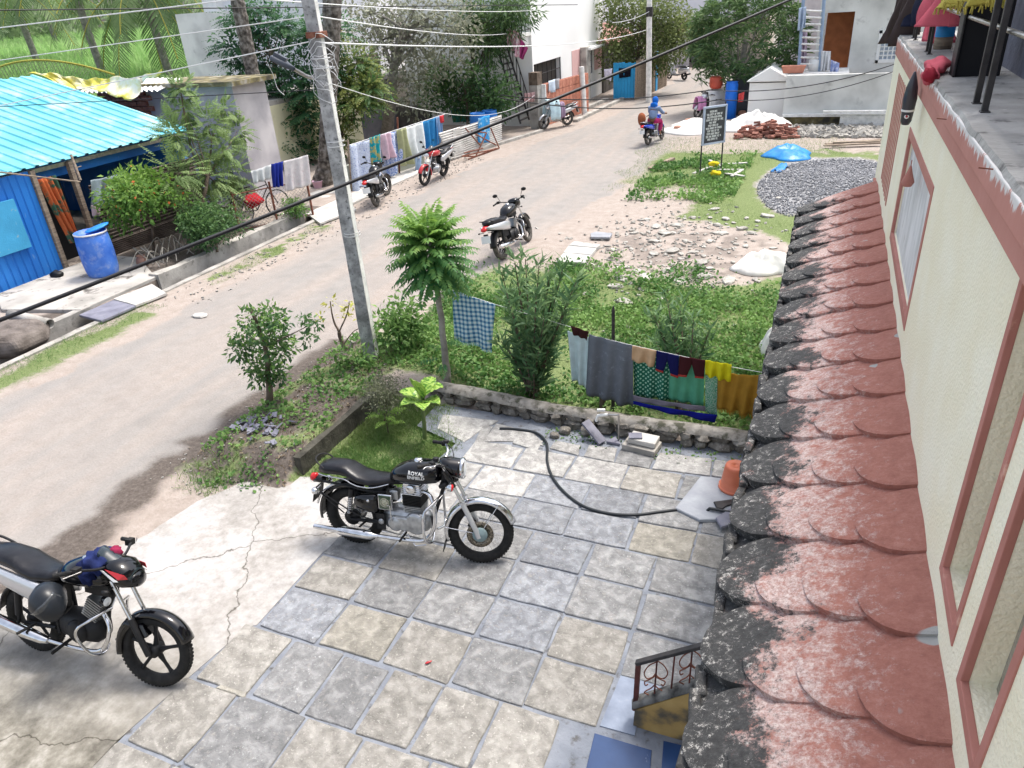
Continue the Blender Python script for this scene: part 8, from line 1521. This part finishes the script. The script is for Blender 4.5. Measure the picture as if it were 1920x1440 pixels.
heap('white_sheet_heap', 'white sacks heaped over the brick pile right of the notice board', 'sacks', 1425, 240, 1.3, .8, .5, wsk, .3, seed=4)
heap('white_cloth', 'white cloth lying crumpled on the grass near the tiled awning', 'cloth', 1440, 506, .72, .42, .3, wsk, .35, seed=2)
heap('white_cloth', 'white rag caught in the weeds beside the awning edge', 'cloth', 1443, 662, .17, .22, .3, wsk, .3, seed=7)
heap('blue_tarp', 'crumpled bright blue tarpaulin lying on the grass beside the gravel heap', 'tarpaulin', 1478, 296, .72, .8, .26, M('bright_blue_tarp', two((.02, .24, .62), .7), scale=5, rough=.4, bump=.4, bscale=12), .22, seed=5)
mb = MB(); c = P(1462, 316); d = P(1444, 330); mb.grid(lambda u, v: Vector((c.x+(d.x-c.x)*v+.25*u, c.y+(d.y-c.y)*v+.2*math.sin(u*4), gh(c.x, c.y)+.05+.04*math.sin(u*12+v*9))), 12, 12); solo('blue_tarp', mb, bpy.data.materials['bright_blue_tarp'], 'trailing corner of the blue tarpaulin on the grass', 'tarpaulin', solid=.01)
pk_ = thing('plank_pile', 'few pale broken planks lying at the foot of the compound wall', 'planks', tuple(P(1600, 270)))
for i, (x0, y0, x1, y1) in enumerate([(1548, 270, 1652, 262), (1545, 273, 1655, 268), (1562, 267, 1650, 265)]): a, b = P(x0, y0, .08+.04*i), P(x1, y1, .08+.04*i); mb = MB(); dd = b-a; mb.box((a+b)/2, (dd.length, .12, .04), rot=dd.to_track_quat('X', 'Z').to_matrix()); part('plank', mb, mt['wood'], pk_, world=True)
ps = thing('plank_pile', 'pale sticks and boards scattered among the weeds under the notice board', 'planks', tuple(P(1350, 320)))
for i, (x0, y0, x1, y1) in enumerate([(1300, 325, 1345, 308), (1350, 308, 1402, 305), (1345, 318, 1395, 318), (1372, 330, 1392, 318), (1330, 300, 1352, 312), (1395, 330, 1360, 325)]): a, b = P(x0, y0, .14+.02*i), P(x1, y1, .16); mb = MB(); dd = b-a; mb.box((a+b)/2, (dd.length, .09, .025), rot=dd.to_track_quat('X', 'Z').to_matrix()); part('plank', mb, cement, ps, world=True)
for i, (x, y) in enumerate([(1337, 308), (1342, 325)]): p = P(x, y, .2); mb = MB(); lump(mb, p, (.16, .12, .08), i+3); solo('yellow_bag', mb, cloth('yellow_bag%d' % i, (.7, .55, .03)), ['yellow plastic bag under the notice board, the upper one', 'yellow plastic bag under the notice board, the lower one'][i], 'bag')
wp = thing('log', 'fallen grey board at the road edge left of the notice board', 'board', tuple(P(1235, 312))); mb = MB(); a, b = P(1218, 316, .06), P(1262, 297, .06); dd = b-a; mb.box((a+b)/2, (dd.length, .14, .06), rot=dd.to_track_quat('X', 'Z').to_matrix()); part('board', mb, mt['wood'], wp, world=True)
sl_ = thing('concrete_slabs', 'three pale concrete slabs laid side by side on the plot', 'slabs', tuple(P(1082, 478)))
for q in ([(1042, 490), (1056, 474), (1108, 478), (1096, 492)], [(1056, 473), (1066, 460), (1118, 465), (1108, 477)], [(1066, 459), (1076, 452), (1126, 458), (1118, 464)]): mb = MB(); pp = [P(x, y, .1) for x, y in q]; mb.prism([(p.x, p.y) for p in pp], .02, .1, .012); part('slab', mb, cement, sl_, world=True)
pslab('dark_slab', [(1107, 437), (1118, 434), (1148, 437), (1143, 445), (1108, 444)], .05, .1, M('grey_blue_slab', two((.32, .33, .36))), 'grey blue slab lying behind the pale concrete slabs', 'slab')
# scattered debris stones on the plot
wst = stonemat('pale_rubble', (.34, .32, .285), (.5, .48, .44), (.2, .18, .15)); rg = random.Random(11); SM = []
for i in range(5): mb = MB(); rock(mb, (0, 0, 0), (.3, .2, .06), 0, 200+i, .3); SM.append(mkmesh('stone', mb, wst))
spots = [(1230, 428), (1360, 413), (1375, 420), (1345, 425), (1400, 412), (1330, 455), (1260, 473), (1300, 474), (1350, 440), (1250, 510), (1175, 505), (1195, 512), (1210, 525), (1165, 525), (1320, 520), (1315, 495), (1275, 530), (1450, 468), (1285, 455), (1225, 455), (1390, 432), (1420, 418), (1460, 380), (1438, 410), (1170, 570), (1215, 571), (1240, 566), (1365, 530), (1205, 415), (1300, 410), (1225, 478), (1150, 470), (1340, 395), (1190, 440), (1410, 440), (1155, 540), (1330, 505), (1245, 440), (1380, 460), (1270, 425)]
for i, (x, y) in enumerate(spots+[(rg.uniform(1130, 1420), rg.uniform(405, 530)) for _ in range(22)]):
    p = P(x, y); o = bpy.data.objects.new('stone', SM[i % 5]); COL.objects.link(o); s = rg.uniform(.45, 1.25) if i < 40 else rg.uniform(.25, .6); o.scale = (s, s, rg.uniform(.6, 1.3)*s); o.location = (p.x, p.y, gh(p.x, p.y)+.02); o.rotation_euler = (0, 0, rg.random()*6); tag(o, 'pale broken stone lying on the plot', 'stone', 'broken stones scattered on the plot')
mb = MB()
for i in range(600):
    x, y = rg.gauss(-2.8, 1.1), rg.gauss(15.2, 1.5); s = rg.uniform(.02, .06); mb.box((x, y, gh(x, y)+.01), (s*1.6, s, s*.5), rot=Euler((rg.gauss(0, .3), rg.gauss(0, .3), rg.random()*6)).to_matrix())
for i in range(700): x = rg.uniform(-1.6, 2.4); y = rg.uniform(28, 30.2); s = rg.uniform(.05, .16); mb.box((x, y, gh(x, y)+.04), (s*1.4, s, s*.8), rot=Euler((rg.gauss(0, .4), rg.gauss(0, .4), rg.random()*6)).to_matrix())
for i in range(380): x, y = rg.gauss(-12, .35), rg.uniform(10, 24); x = rg.uniform(-12.2, -11); s = rg.uniform(.012, .035); mb.box((x, y, gh(x, y)+.01), (s*1.6, s, s), rg.random()*3)
for i in range(250): x, y = rg.uniform(-7.3, -5.6), rg.uniform(5, 9.5); s = rg.uniform(.008, .02); mb.box((x, y, gh(x, y)+.008), (s*1.6, s, s), rg.random()*3)
solo('rubble', mb, wst, 'small chips of rubble scattered over the bare ground', 'rubble', kind='stuff', base=(0, 0, 0))
mb = MB()
for i in range(7000):
    r_ = rg.random()**.6; a = rg.random()*6.283; x, y = .45+2.0*r_*math.cos(a), 20.8+3.6*r_*math.sin(a)
    s = rg.uniform(.025, .05); mb.box((x, y, gh(x, y)+.015), (s, s*.8, s*.7), rot=Euler((rg.random()*3, rg.random()*3, 0)).to_matrix())
solo('gravel', mb, M('gravel_stone', [(.35, (.14, .14, .15)), (.65, (.38, .38, .39))], scale=14, rough=.8, bump=0), 'heap of dark grey gravel beside the awning', 'gravel', kind='stuff', base=(0, 0, 0))
# parked bike under sheet, barrels by the lane
a, b = P(1345, 216), P(1303, 224); b8 = commuter('motorcycle under a white sheet with a pink cloth on its front wheel', (a.x, a.y, .02), heading_of(a, b), R(-6), 5, 'silver', tyre='dustyrub', guard=False, scale=.9, mirrors=False)
M8 = Matrix.Translation(b8.location)@Euler(b8.rotation_euler).to_matrix().to_4x4()@Matrix.Scale(.9, 4)
drape('white sheet over the motorcycle behind the notice board', -.4, .95, 1.15, .45, wsk, Mx=M8, wid=.3); drape('pink cloth wrapped over the front wheel behind the notice board', 1.0, 1.5, .95, .4, cloth('pink_lilac', (.72, .32, .55)), Mx=M8, wid=.16)
mb = MB(); c = M8@Vector((.35, 0, 1.2)); mb.lathe([(.2, 0), (.27, .1), (.27, .4), (.2, .46), (0, .46)], c=c, n=16); solo('red_bucket', mb, M('dull_red_plastic', two((.55, .09, .05)), rough=.5), 'dull red tub standing on the sheet covered motorcycle', 'tub')
a, b = P(1338, 207), P(1355, 205); bicycle('purple bicycle leaning behind the sheet covered motorcycle', (a.x, a.y+1, 0), heading_of(a, b), 'iron', 1.0)
a = P(1368, 222); mb = MB(); mb.lathe([(0, 0), (.24, 0), (.24, 1.3), (.2, 1.35), (.24, 1.4), (0, 1.4)], c=(a.x, a.y, 0), n=16); solo('blue_drum', mb, M('drum_bright', two((.01, .16, .7)), rough=.4), 'narrow bright blue drum behind the notice board', 'drum')
a = P(1387, 216); mb = MB(); mb.box((a.x, a.y+.3, .7), (.85, .5, 1.4), .1); solo('dark_tank', mb, M('charcoal_tin', two((.06, .065, .08)), rough=.5), 'dark charcoal water tank between the blue drum and the white hut', 'tank', bevel=.04)
fpx('red_cloth', 'red and white cloth hanging on the corner of the white hut', 'cloth', [(1385, 176), (1396, 172), (1394, 190), (1384, 192)], cloth('red_white', (.6, .08, .08)), 'y', 31.5, fold=.03, nf=1, nv=5)
mb = MB(); 
for i in range(3): a = P(1245+18*i, 250-9*i, .05); lump(mb, (a.x, a.y, .08), (.25, .16, .1), i)
for i, (x, y) in enumerate([(1272, 247), (1291, 233), (1392, 218)]): a = P(x, y); mb = MB(); rock(mb, (a.x, a.y, .1), (.4, .3, .24), i, i+5); solo('red_stone', mb, M('salmon_stone%d' % i, two((.5, .26, .18))), ['salmon red stone nearest to the ridden motorcycle', 'salmon red stone at the top of the white sheet', 'brown red lump in front of the dark tank'][i], 'stone', bevel=.03)
# ================================================================== PERSON on the blue motorcycle
def person_skin(name, pts, edges, rad, mat, parent, sub=2):
    me = bpy.data.meshes.new(name); me.from_pydata(pts, edges, []); o = bpy.data.objects.new(name, me); COL.objects.link(o); o.parent = parent
    me.materials.append(mat); s = o.modifiers.new('skin', 'SKIN'); s.use_smooth_shade = True
    for i, r_ in enumerate(rad): me.skin_vertices[0].data[i].radius = (r_, r_) if not isinstance(r_, tuple) else r_
    for v in me.skin_vertices[0].data: v.use_root = False
    me.skin_vertices[0].data[0].use_root = True
    k = o.modifiers.new('sub', 'SUBSURF'); k.levels = k.render_levels = sub; return o
pr = thing('person', 'person in a blue head scarf, denim top and magenta trousers riding the blue motorcycle', 'person', b7.location, b7.rotation_euler[2]); sc = .92; pr.scale = (sc,)*3
skinm = M('skin', two((.28, .15, .09)), rough=.6, bump=0); den = cloth('denim_top', (.24, .32, .5)); mag = cloth('magenta_trousers', (.5, .04, .16)); scf = cloth('blue_scarf', (.02, .16, .62))
hp_ = (.28, 0, .85)
# body: pelvis, chest, neck, head, arms to the bars, legs to the pegs
pts = [hp_, (.33, 0, 1.0), (.42, 0, 1.2), (.47, 0, 1.34), (.5, 0, 1.42), (.54, 0, 1.52),
       (.44, .17, 1.3), (.6, .26, 1.1), (.82, .3, 1.05), (.44, -.17, 1.3), (.6, -.26, 1.1), (.82, -.3, 1.05),
       (.32, .11, .84), (.66, .19, .78), (.56, .2, .36), (.64, .21, .3), (.32, -.11, .84), (.66, -.19, .78), (.56, -.2, .36), (.64, -.21, .3)]
ed = [(0, 1), (1, 2), (2, 3), (3, 4), (4, 5), (3, 6), (6, 7), (7, 8), (3, 9), (9, 10), (10, 11), (0, 12), (12, 13), (13, 14), (14, 15), (0, 16), (16, 17), (17, 18), (18, 19)]
rad = [.15, .13, .15, .11, .05, .09, .06, .045, .03, .06, .045, .03, .1, .075, .05, .035, .1, .075, .05, .035]
person_skin('body', pts, ed, rad, skinm, pr)
person_skin('denim_top', [(.3, 0, .88), (.34, 0, 1.02), (.42, 0, 1.2), (.46, 0, 1.33), (.44, .18, 1.3), (.59, .26, 1.12), (.72, .285, 1.075), (.44, -.18, 1.3), (.59, -.26, 1.12), (.72, -.285, 1.075)], [(0, 1), (1, 2), (2, 3), (3, 4), (4, 5), (5, 6), (3, 7), (7, 8), (8, 9)], [.175, .165, .18, .12, .08, .065, .055, .08, .065, .055], den, pr)
for s in (-1, 1): person_skin('trouser_leg', [(.28, s*.05, .86), (.33, s*.12, .84), (.66, s*.19, .79), (.57, s*.2, .42)], [(0, 1), (1, 2), (2, 3)], [.15, .12, .095, .075], mag, pr)
for s in (-1, 1):
    for f_ in range(5): a_ = Vector((.8, s*(.27+.018*f_), 1.06)); mb = MB(); mb.tube([a_, a_+Vector((.05, 0, .012)), a_+Vector((.075, 0, -.02)), a_+Vector((.05, 0, -.045))], [.011, .01, .009, .007], 5); part('finger', mb, skinm, pr)
mb = MB(); lump(mb, (.53, 0, 1.54), (.125, .115, .145), 2, 20, 14, .06, 4); lump(mb, (.44, 0, 1.36), (.12, .15, .16), 5, 18, 10, .12, 5); part('head_scarf', mb, scf, pr)
mb = MB(); lump(mb, (.6, 0, 1.52), (.075, .075, .095), 0, 16, 12, .0, 1); mb.lathe([(.014, 0), (.01, .02), (0, .025)], c=(.67, 0, 1.51), axis='X', n=8); part('face', mb, skinm, pr)
mb = MB()
for s in (-1, 1): mb.lathe([(0, 0), (.01, .002), (0, .008)], c=(.668, s*.03, 1.535), axis='X', n=8)
part('eyes', mb, mt['dark'], pr); mb = MB(); mb.box((.672, 0, 1.475), (.01, .04, .008)); part('mouth', mb, M('lips', [(0, (.3, .08, .08))], bump=0), pr)
for s in (-1, 1): mb = MB(); mb.loft([(.55, .26, .04, .03, s*.21), (.62, .25, .045, .035, s*.21), (.76, .24, .035, .025, s*.21)], 10); part('shoe', mb, mt['blackm'], pr)
M7 = Matrix.Translation(b7.location)@Euler(b7.rotation_euler).to_matrix().to_4x4()
mb = MB(); c = M7@Vector((-.2, .12, .9)); lump(mb, c, (.14, .15, .22), 3, 16, 12, .1, 4); solo('brown_bag', mb, cloth('brown_bag', (.3, .1, .05)), 'reddish brown bag tied at the back of the ridden motorcycle', 'bag')
# ================================================================== TREES OVER THE STREET
def ptree(name, label, base, axis, c_list, mat, leafn, n_, size, tr, bark, plane, r_=None, kind='crown', frondy=False):
    base = Vector(base); root = thing(name, label, 'tree', base); cs = [PY(x, y, plane+dy) for x, y, dy in c_list]
    tp = [PY(x, y, plane) for x, y in axis]; tp[0] = base; trunk(root, tp, tr, tr*.45, mt[bark]); lv = Leaves()
    if frondy:
        for c in cs:
            for i in range(frondy): d = rdir(1, .0)[0]; d[2] = abs(d[2])*.5-.1; frond(lv, c+Vector(d)*.1, d, random.uniform(.5, .8)*r_, 11, size, droop=.7, t0=random.random()*.8, hang=.15)
    if not frondy or n_: crown(lv, [tuple(c) for c in cs], n_, r_*(.55 if frondy else 1), size)
    lv.build(kind, leafn, LM[mat] if isinstance(mat, str) else mat, root, tuple(base)); branches(root, tp[-1], cs[:16], tr*.3, mt[bark]); branches(root, tp[len(tp)//2], cs[:8], tr*.3, mt[bark]); return root
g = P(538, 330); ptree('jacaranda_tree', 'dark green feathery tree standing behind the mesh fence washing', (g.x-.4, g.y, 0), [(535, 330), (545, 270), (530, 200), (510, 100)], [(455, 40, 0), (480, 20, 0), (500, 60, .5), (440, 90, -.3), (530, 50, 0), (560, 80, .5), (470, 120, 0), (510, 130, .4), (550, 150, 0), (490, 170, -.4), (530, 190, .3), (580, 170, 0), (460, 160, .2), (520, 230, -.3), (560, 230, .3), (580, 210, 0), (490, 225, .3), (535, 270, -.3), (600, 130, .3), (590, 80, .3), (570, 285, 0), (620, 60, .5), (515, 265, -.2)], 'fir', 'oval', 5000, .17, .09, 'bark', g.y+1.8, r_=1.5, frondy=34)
g = P(640, 300); ptree('jacaranda_tree', 'lighter feathery tree with yellowish tips right of the concrete pole', (g.x-.3, g.y, 0), [(632, 310), (640, 260), (645, 200)], [(650, 170, 0), (675, 165, .3), (690, 180, 0), (660, 195, -.3), (700, 165, .2), (640, 190, .3), (680, 195, 0), (635, 230, 0), (655, 110, .4), (640, 265, -.2), (630, 140, .2), (672, 120, .5)], leafmat('leaf_yellow_tips', (.05, .12, .04), (.28, .3, .08)), 'oval', 1500, .17, .05, 'bark', g.y, r_=1.4, frondy=30)
g = P(724, 258); ptree('ficus_tree', 'large dusty grey green tree spreading in front of the pale upper wall', (g.x, g.y, 0), [(725, 255), (733, 190), (738, 130), (760, 60)], [(690, 20, 0), (720, 10, .5), (750, 25, 0), (780, 10, -.5), (810, 30, 0), (840, 20, .5), (700, 50, -.5), (730, 60, 0), (760, 60, .7), (790, 65, 0), (820, 60, -.5), (850, 50, 0), (700, 85, 0), (740, 95, -.7), (775, 100, 0), (800, 110, .5), (760, 130, 0), (720, 120, .5), (680, 60, .2), (830, 90, 0), (870, 70, .4), (865, 30, 0), (790, 140, 0), (780, 170, -.4), (785, 195, -.4), (755, 150, .3), (850, 120, .3), (740, 40, 1), (660, 15, 0)], 'grey', 'oval', 5200, .17, .28, 'barkg', g.y-1, r_=.85)
ptree('leafy_tree', 'dark leaved tree in front of the black staircase', (PY(885, 215, 29).x, 29, 0), [(888, 215), (885, 150), (890, 60)], [(880, 20, 0), (905, 15, .5), (930, 30, 0), (950, 15, -.4), (890, 50, .3), (915, 60, 0), (940, 60, .4), (925, 85, 0), (900, 85, -.3), (870, 55, .3), (955, 45, 0), (960, 10, 0), (985, 20, .3)], 'mango', 'lance', 4200, .28, .12, 'bark', 29, r_=.7)
ptree('hibiscus_bush', 'big leafy green shrub behind the corrugated fence', (PY(875, 225, 28.3).x, 28.3, 0), [(880, 228), (875, 190), (870, 160)], [(800, 165, 0), (830, 150, .3), (860, 140, 0), (890, 145, -.3), (920, 150, .3), (945, 170, 0), (810, 185, -.3), (840, 180, 0), (870, 175, .4), (900, 180, 0), (930, 190, -.3), (940, 200, 0), (915, 205, .2), (860, 195, 0), (890, 205, .3), (830, 135, .2)], 'dark', 'oval', 4800, .17, .06, 'bark', 28.3, r_=.62)
ptree('acacia_tree', 'olive green fine leaved tree overhanging the blue gate', (PY(1185, 185, 41).x, 41, 0), [(1190, 180), (1195, 110), (1205, 50)], [(1150, 30, 0), (1175, 15, .5), (1205, 10, 0), (1235, 20, -.5), (1160, 60, 0), (1190, 50, .5), (1220, 50, 0), (1250, 55, .5), (1275, 50, 0), (1150, 95, -.5), (1180, 90, 0), (1210, 90, .6), (1240, 85, 0), (1265, 80, -.4), (1160, 120, 0), (1190, 118, .4), (1225, 110, 0), (1250, 100, .5), (1290, 60, 0), (1250, 15, 0), (1150, 0, 0)], leafmat('leaf_acacia', (.08, .11, .04), (.24, .29, .1)), 'oval', 11000, .17, .14, 'bark', 40, r_=1.0)
# mango tree with rosettes
gb = P(1385, 210); mg = thing('mango_tree', 'full dark green mango tree with drooping leaf tufts beside the white hut', 'tree', (gb.x, gb.y, 0)); lv = Leaves(); cm = PY(1400, 75, gb.y); kk = 420
tk_ = [Vector((gb.x, gb.y, 0)), PY(1385, 150, gb.y), cm]; trunk(mg, tk_, .2, .1, mt['barkg']); trunk(mg, [Vector((gb.x, gb.y, 0)), Vector((gb.x, gb.y, .9))], .23, .21, M('ochre_band', two((.5, .36, .14))), 'painted_band')
d = rdir(kk); cc = np.array(cm)+d*np.array([2.35, 1.7, 2.2])*(.55+.45*rng.random((kk, 1))**.5); cc = cc[cc[:, 2] > PY(1400, 150, gb.y).z]
for c in cc:
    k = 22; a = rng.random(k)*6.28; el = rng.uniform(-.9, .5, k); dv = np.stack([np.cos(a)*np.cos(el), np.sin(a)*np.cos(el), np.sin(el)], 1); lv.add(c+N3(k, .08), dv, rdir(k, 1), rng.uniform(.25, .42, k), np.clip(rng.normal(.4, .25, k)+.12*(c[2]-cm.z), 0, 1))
lv.build('crown', 'lance', LM['mango'], mg, (gb.x, gb.y, 0)); branches(mg, PY(1385, 150, gb.y), cc[:12], .06, mt['barkg'])
ptree('young_mango', 'smaller dark shrub filling the gap between the mango trunk and the hut', (PY(1420, 205, 35).x, 35, 0), [(1420, 205), (1425, 170), (1430, 150)], [(1410, 150, 0), (1430, 140, .3), (1405, 175, 0), (1425, 185, -.2), (1440, 165, 0)], 'dark', 'oval', 1300, .2, .08, 'bark', 35, r_=.55)
# palm trunks
def palmtrunk(label, base, px_pts, plane, r0, r1, flare=1.0):
    base = Vector(base); root = thing('palm_tree', label, 'palm', base); pts = smoothpts([base]+[PY(x, y, plane) for x, y in px_pts], 14); k = len(pts); mb = MB(); rr = [(r0+(r1-r0)*i/(k-1))*(1+.09*((i*7) % 3-1)/2)*(1+(flare-1)*max(0, 1-i/(k*.16))) for i in range(k)]; mb.tube(pts, rr, 12, smooth=False); part('trunk', mb, M('palm_bark', [(.35, (.04, .035, .03)), (.5, (.12, .105, .09)), (.65, (.24, .22, .2))], scale=8, rough=.95, bump=.8, bscale=22) if 'palm_bark' not in bpy.data.materials else bpy.data.materials['palm_bark'], root, world=True); return root
g = P(516, 335); palmtrunk('tall ringed palm trunk left of the dark feathery tree', tuple(g), [(495, 250), (470, 120), (445, 0), (430, -80)], g.y, .24, .2, 1.25)
g = P(605, 350); palmtrunk('second palm trunk with a black flared base behind the utility pole', tuple(g), [(612, 280), (618, 140), (622, 40), (624, -80)], g.y, .22, .27, 1.9)
# coconut palms, crop field and far trees
def coco(label, px, py, dist, L_, n_, trunkto=None, tilt=0, el0=-.5, size=.5):
    c = PD(px, py, dist); root = thing('coconut_palm', label, 'palm', (c.x, c.y, 0)); mb = MB(); mb.tube(smoothpts([(c.x+.6, c.y, 0), (c.x+.2, c.y, c.z*.5), tuple(c)], 6), .18, 8); part('trunk', mb, mt['barkg'], root, world=True)
    for i in range(n_):
        a = i*2.39996; el = el0+1.5*((i+.5)/n_)**.9; lv = Leaves(); l_ = L_*random.uniform(.85, 1.1)
        pts = frond(lv, c, (math.cos(a)*math.cos(el), math.sin(a)*math.cos(el), math.sin(el)+.15), l_, 38, size, droop=1.5, hang=.55, t0=random.uniform(.15, .7), dt=.3, taper=.35, start=.1); lv.build('frond', 'blade', LM['palm'], root, (c.x, c.y, 0))
        mb = MB(); mb.tube(pts[::4], .025, 4); part('midrib', mb, LM['yel'], root, world=True)
    return root
TPL['blade'] = (np.array([(0, -.035, 0), (0, .035, 0), (.6, .03, .0), (1, 0, -.12), (.6, -.03, 0)]), TPL['blade'][1])
coco('coconut palm with fronds reaching down beside the white tank block', 262, -40, 42, 5.2, 24, el0=-.9, size=.95); coco('coconut palm behind the crop field at the top left', 120, -75, 46, 5, 18, size=1.0); coco('distant coconut palm at the very left of the crop field', 15, -30, 55, 5, 18, size=1.0); coco('farther coconut palm between the crop field palms', 70, -20, 75, 6, 16, size=1.2)
lv = Leaves(); pts = frond(lv, PD(215, 140, 27), (-1, -.35, .42), 5.2, 46, .62, droop=1.1, hang=.9, t0=.5, taper=.4); root = thing('palm_frond', 'long arching palm frond hanging low over the far edge of the blue roof', 'frond', tuple(PD(215, 140, 27))); lv.build('leaflets', 'blade', LM['palm'], root, tuple(root.location)); mb = MB(); mb.tube(pts[::3], .03, 4); part('midrib', mb, LM['yel'], root, world=True)
for o_ in (1,):
    x = rng.uniform(-75, -26, 90000); y = rng.uniform(24, 75, 90000); dd_ = np.hypot(x, y); z = np.interp(dd_, [35, 60, 100], [1.6, 3.2, 3.9]); lv = Leaves(); n_ = len(x)
    lv.add(np.stack([x, y, z-.3], 1), rdir(n_, 2.4), rdir(n_, 0), rng.uniform(.6, 1.1, n_)*1.3, np.clip(fbm(x, y, .25, 5)+rng.normal(size=n_)*.2, 0, 1)); o = lv.build('crop_field', 'blade', LM['ric']); tag(o, 'pale green field of tall grass crop behind the blue house', 'crop', kind='stuff')
mb = MB(); mb.grid(lambda u, v: Vector((-78+54*u, 24+52*v, float(np.interp(math.hypot(-78+54*u, 24+52*v), [35, 60, 100], [1.5, 3.1, 3.8]))-.15)), 20, 20); solo('field_terrain', mb, M('crop_base', [(.3, (.2, .34, .1)), (.7, (.36, .5, .2))], scale=2), kind='structure')
lv = Leaves(); cs = []
for i in range(150): a = R(-66+i*.6)*1.0; d_ = rng.uniform(85, 125); cs.append((d_*math.sin(a), d_*math.cos(a), rng.uniform(0, 6)))
crown(lv, cs, 42000, 4.2, .9); o = lv.build('distant_trees', 'oval', leafmat('leaf_far', (.08, .12, .06), (.18, .25, .12))); tag(o, 'distant belt of trees beyond the houses', 'trees', kind='stuff')
# roofs and houses filling the view behind the street row
for i, (x0, x1, y0, y1, h_, l_) in enumerate([(-24, -17, 34.5, 42, 5.5, 'pale house behind the leafy tree, left of the white house'), (-20, -13, 46, 56, 5.0, 'plain far house behind the acacia tree'), (-3, 6, 44, 54, 5.2, 'plain far house behind the mango tree')]):
    bg_ = thing('background_house', l_, 'house', ((x0+x1)/2, y0, 0)); mb = MB(); panel(mb, 'y', y0, .3, x0, x1, 0, h_, [(x0+1.2, x0+2.3, 1, 2.2), (x0+4, x0+5.1, 1, 2.2)]); mb.bb(x0, x1, y0+.3, y1, 0, h_-.02); part('wall', mb, offw if i != 1 else paleu, bg_, world=True); mb = MB(); mb.bb(x0-.3, x1+.3, y0-.3, y1, h_, h_+.15); part('roof_slab', mb, mt['concrete'], bg_, world=True)
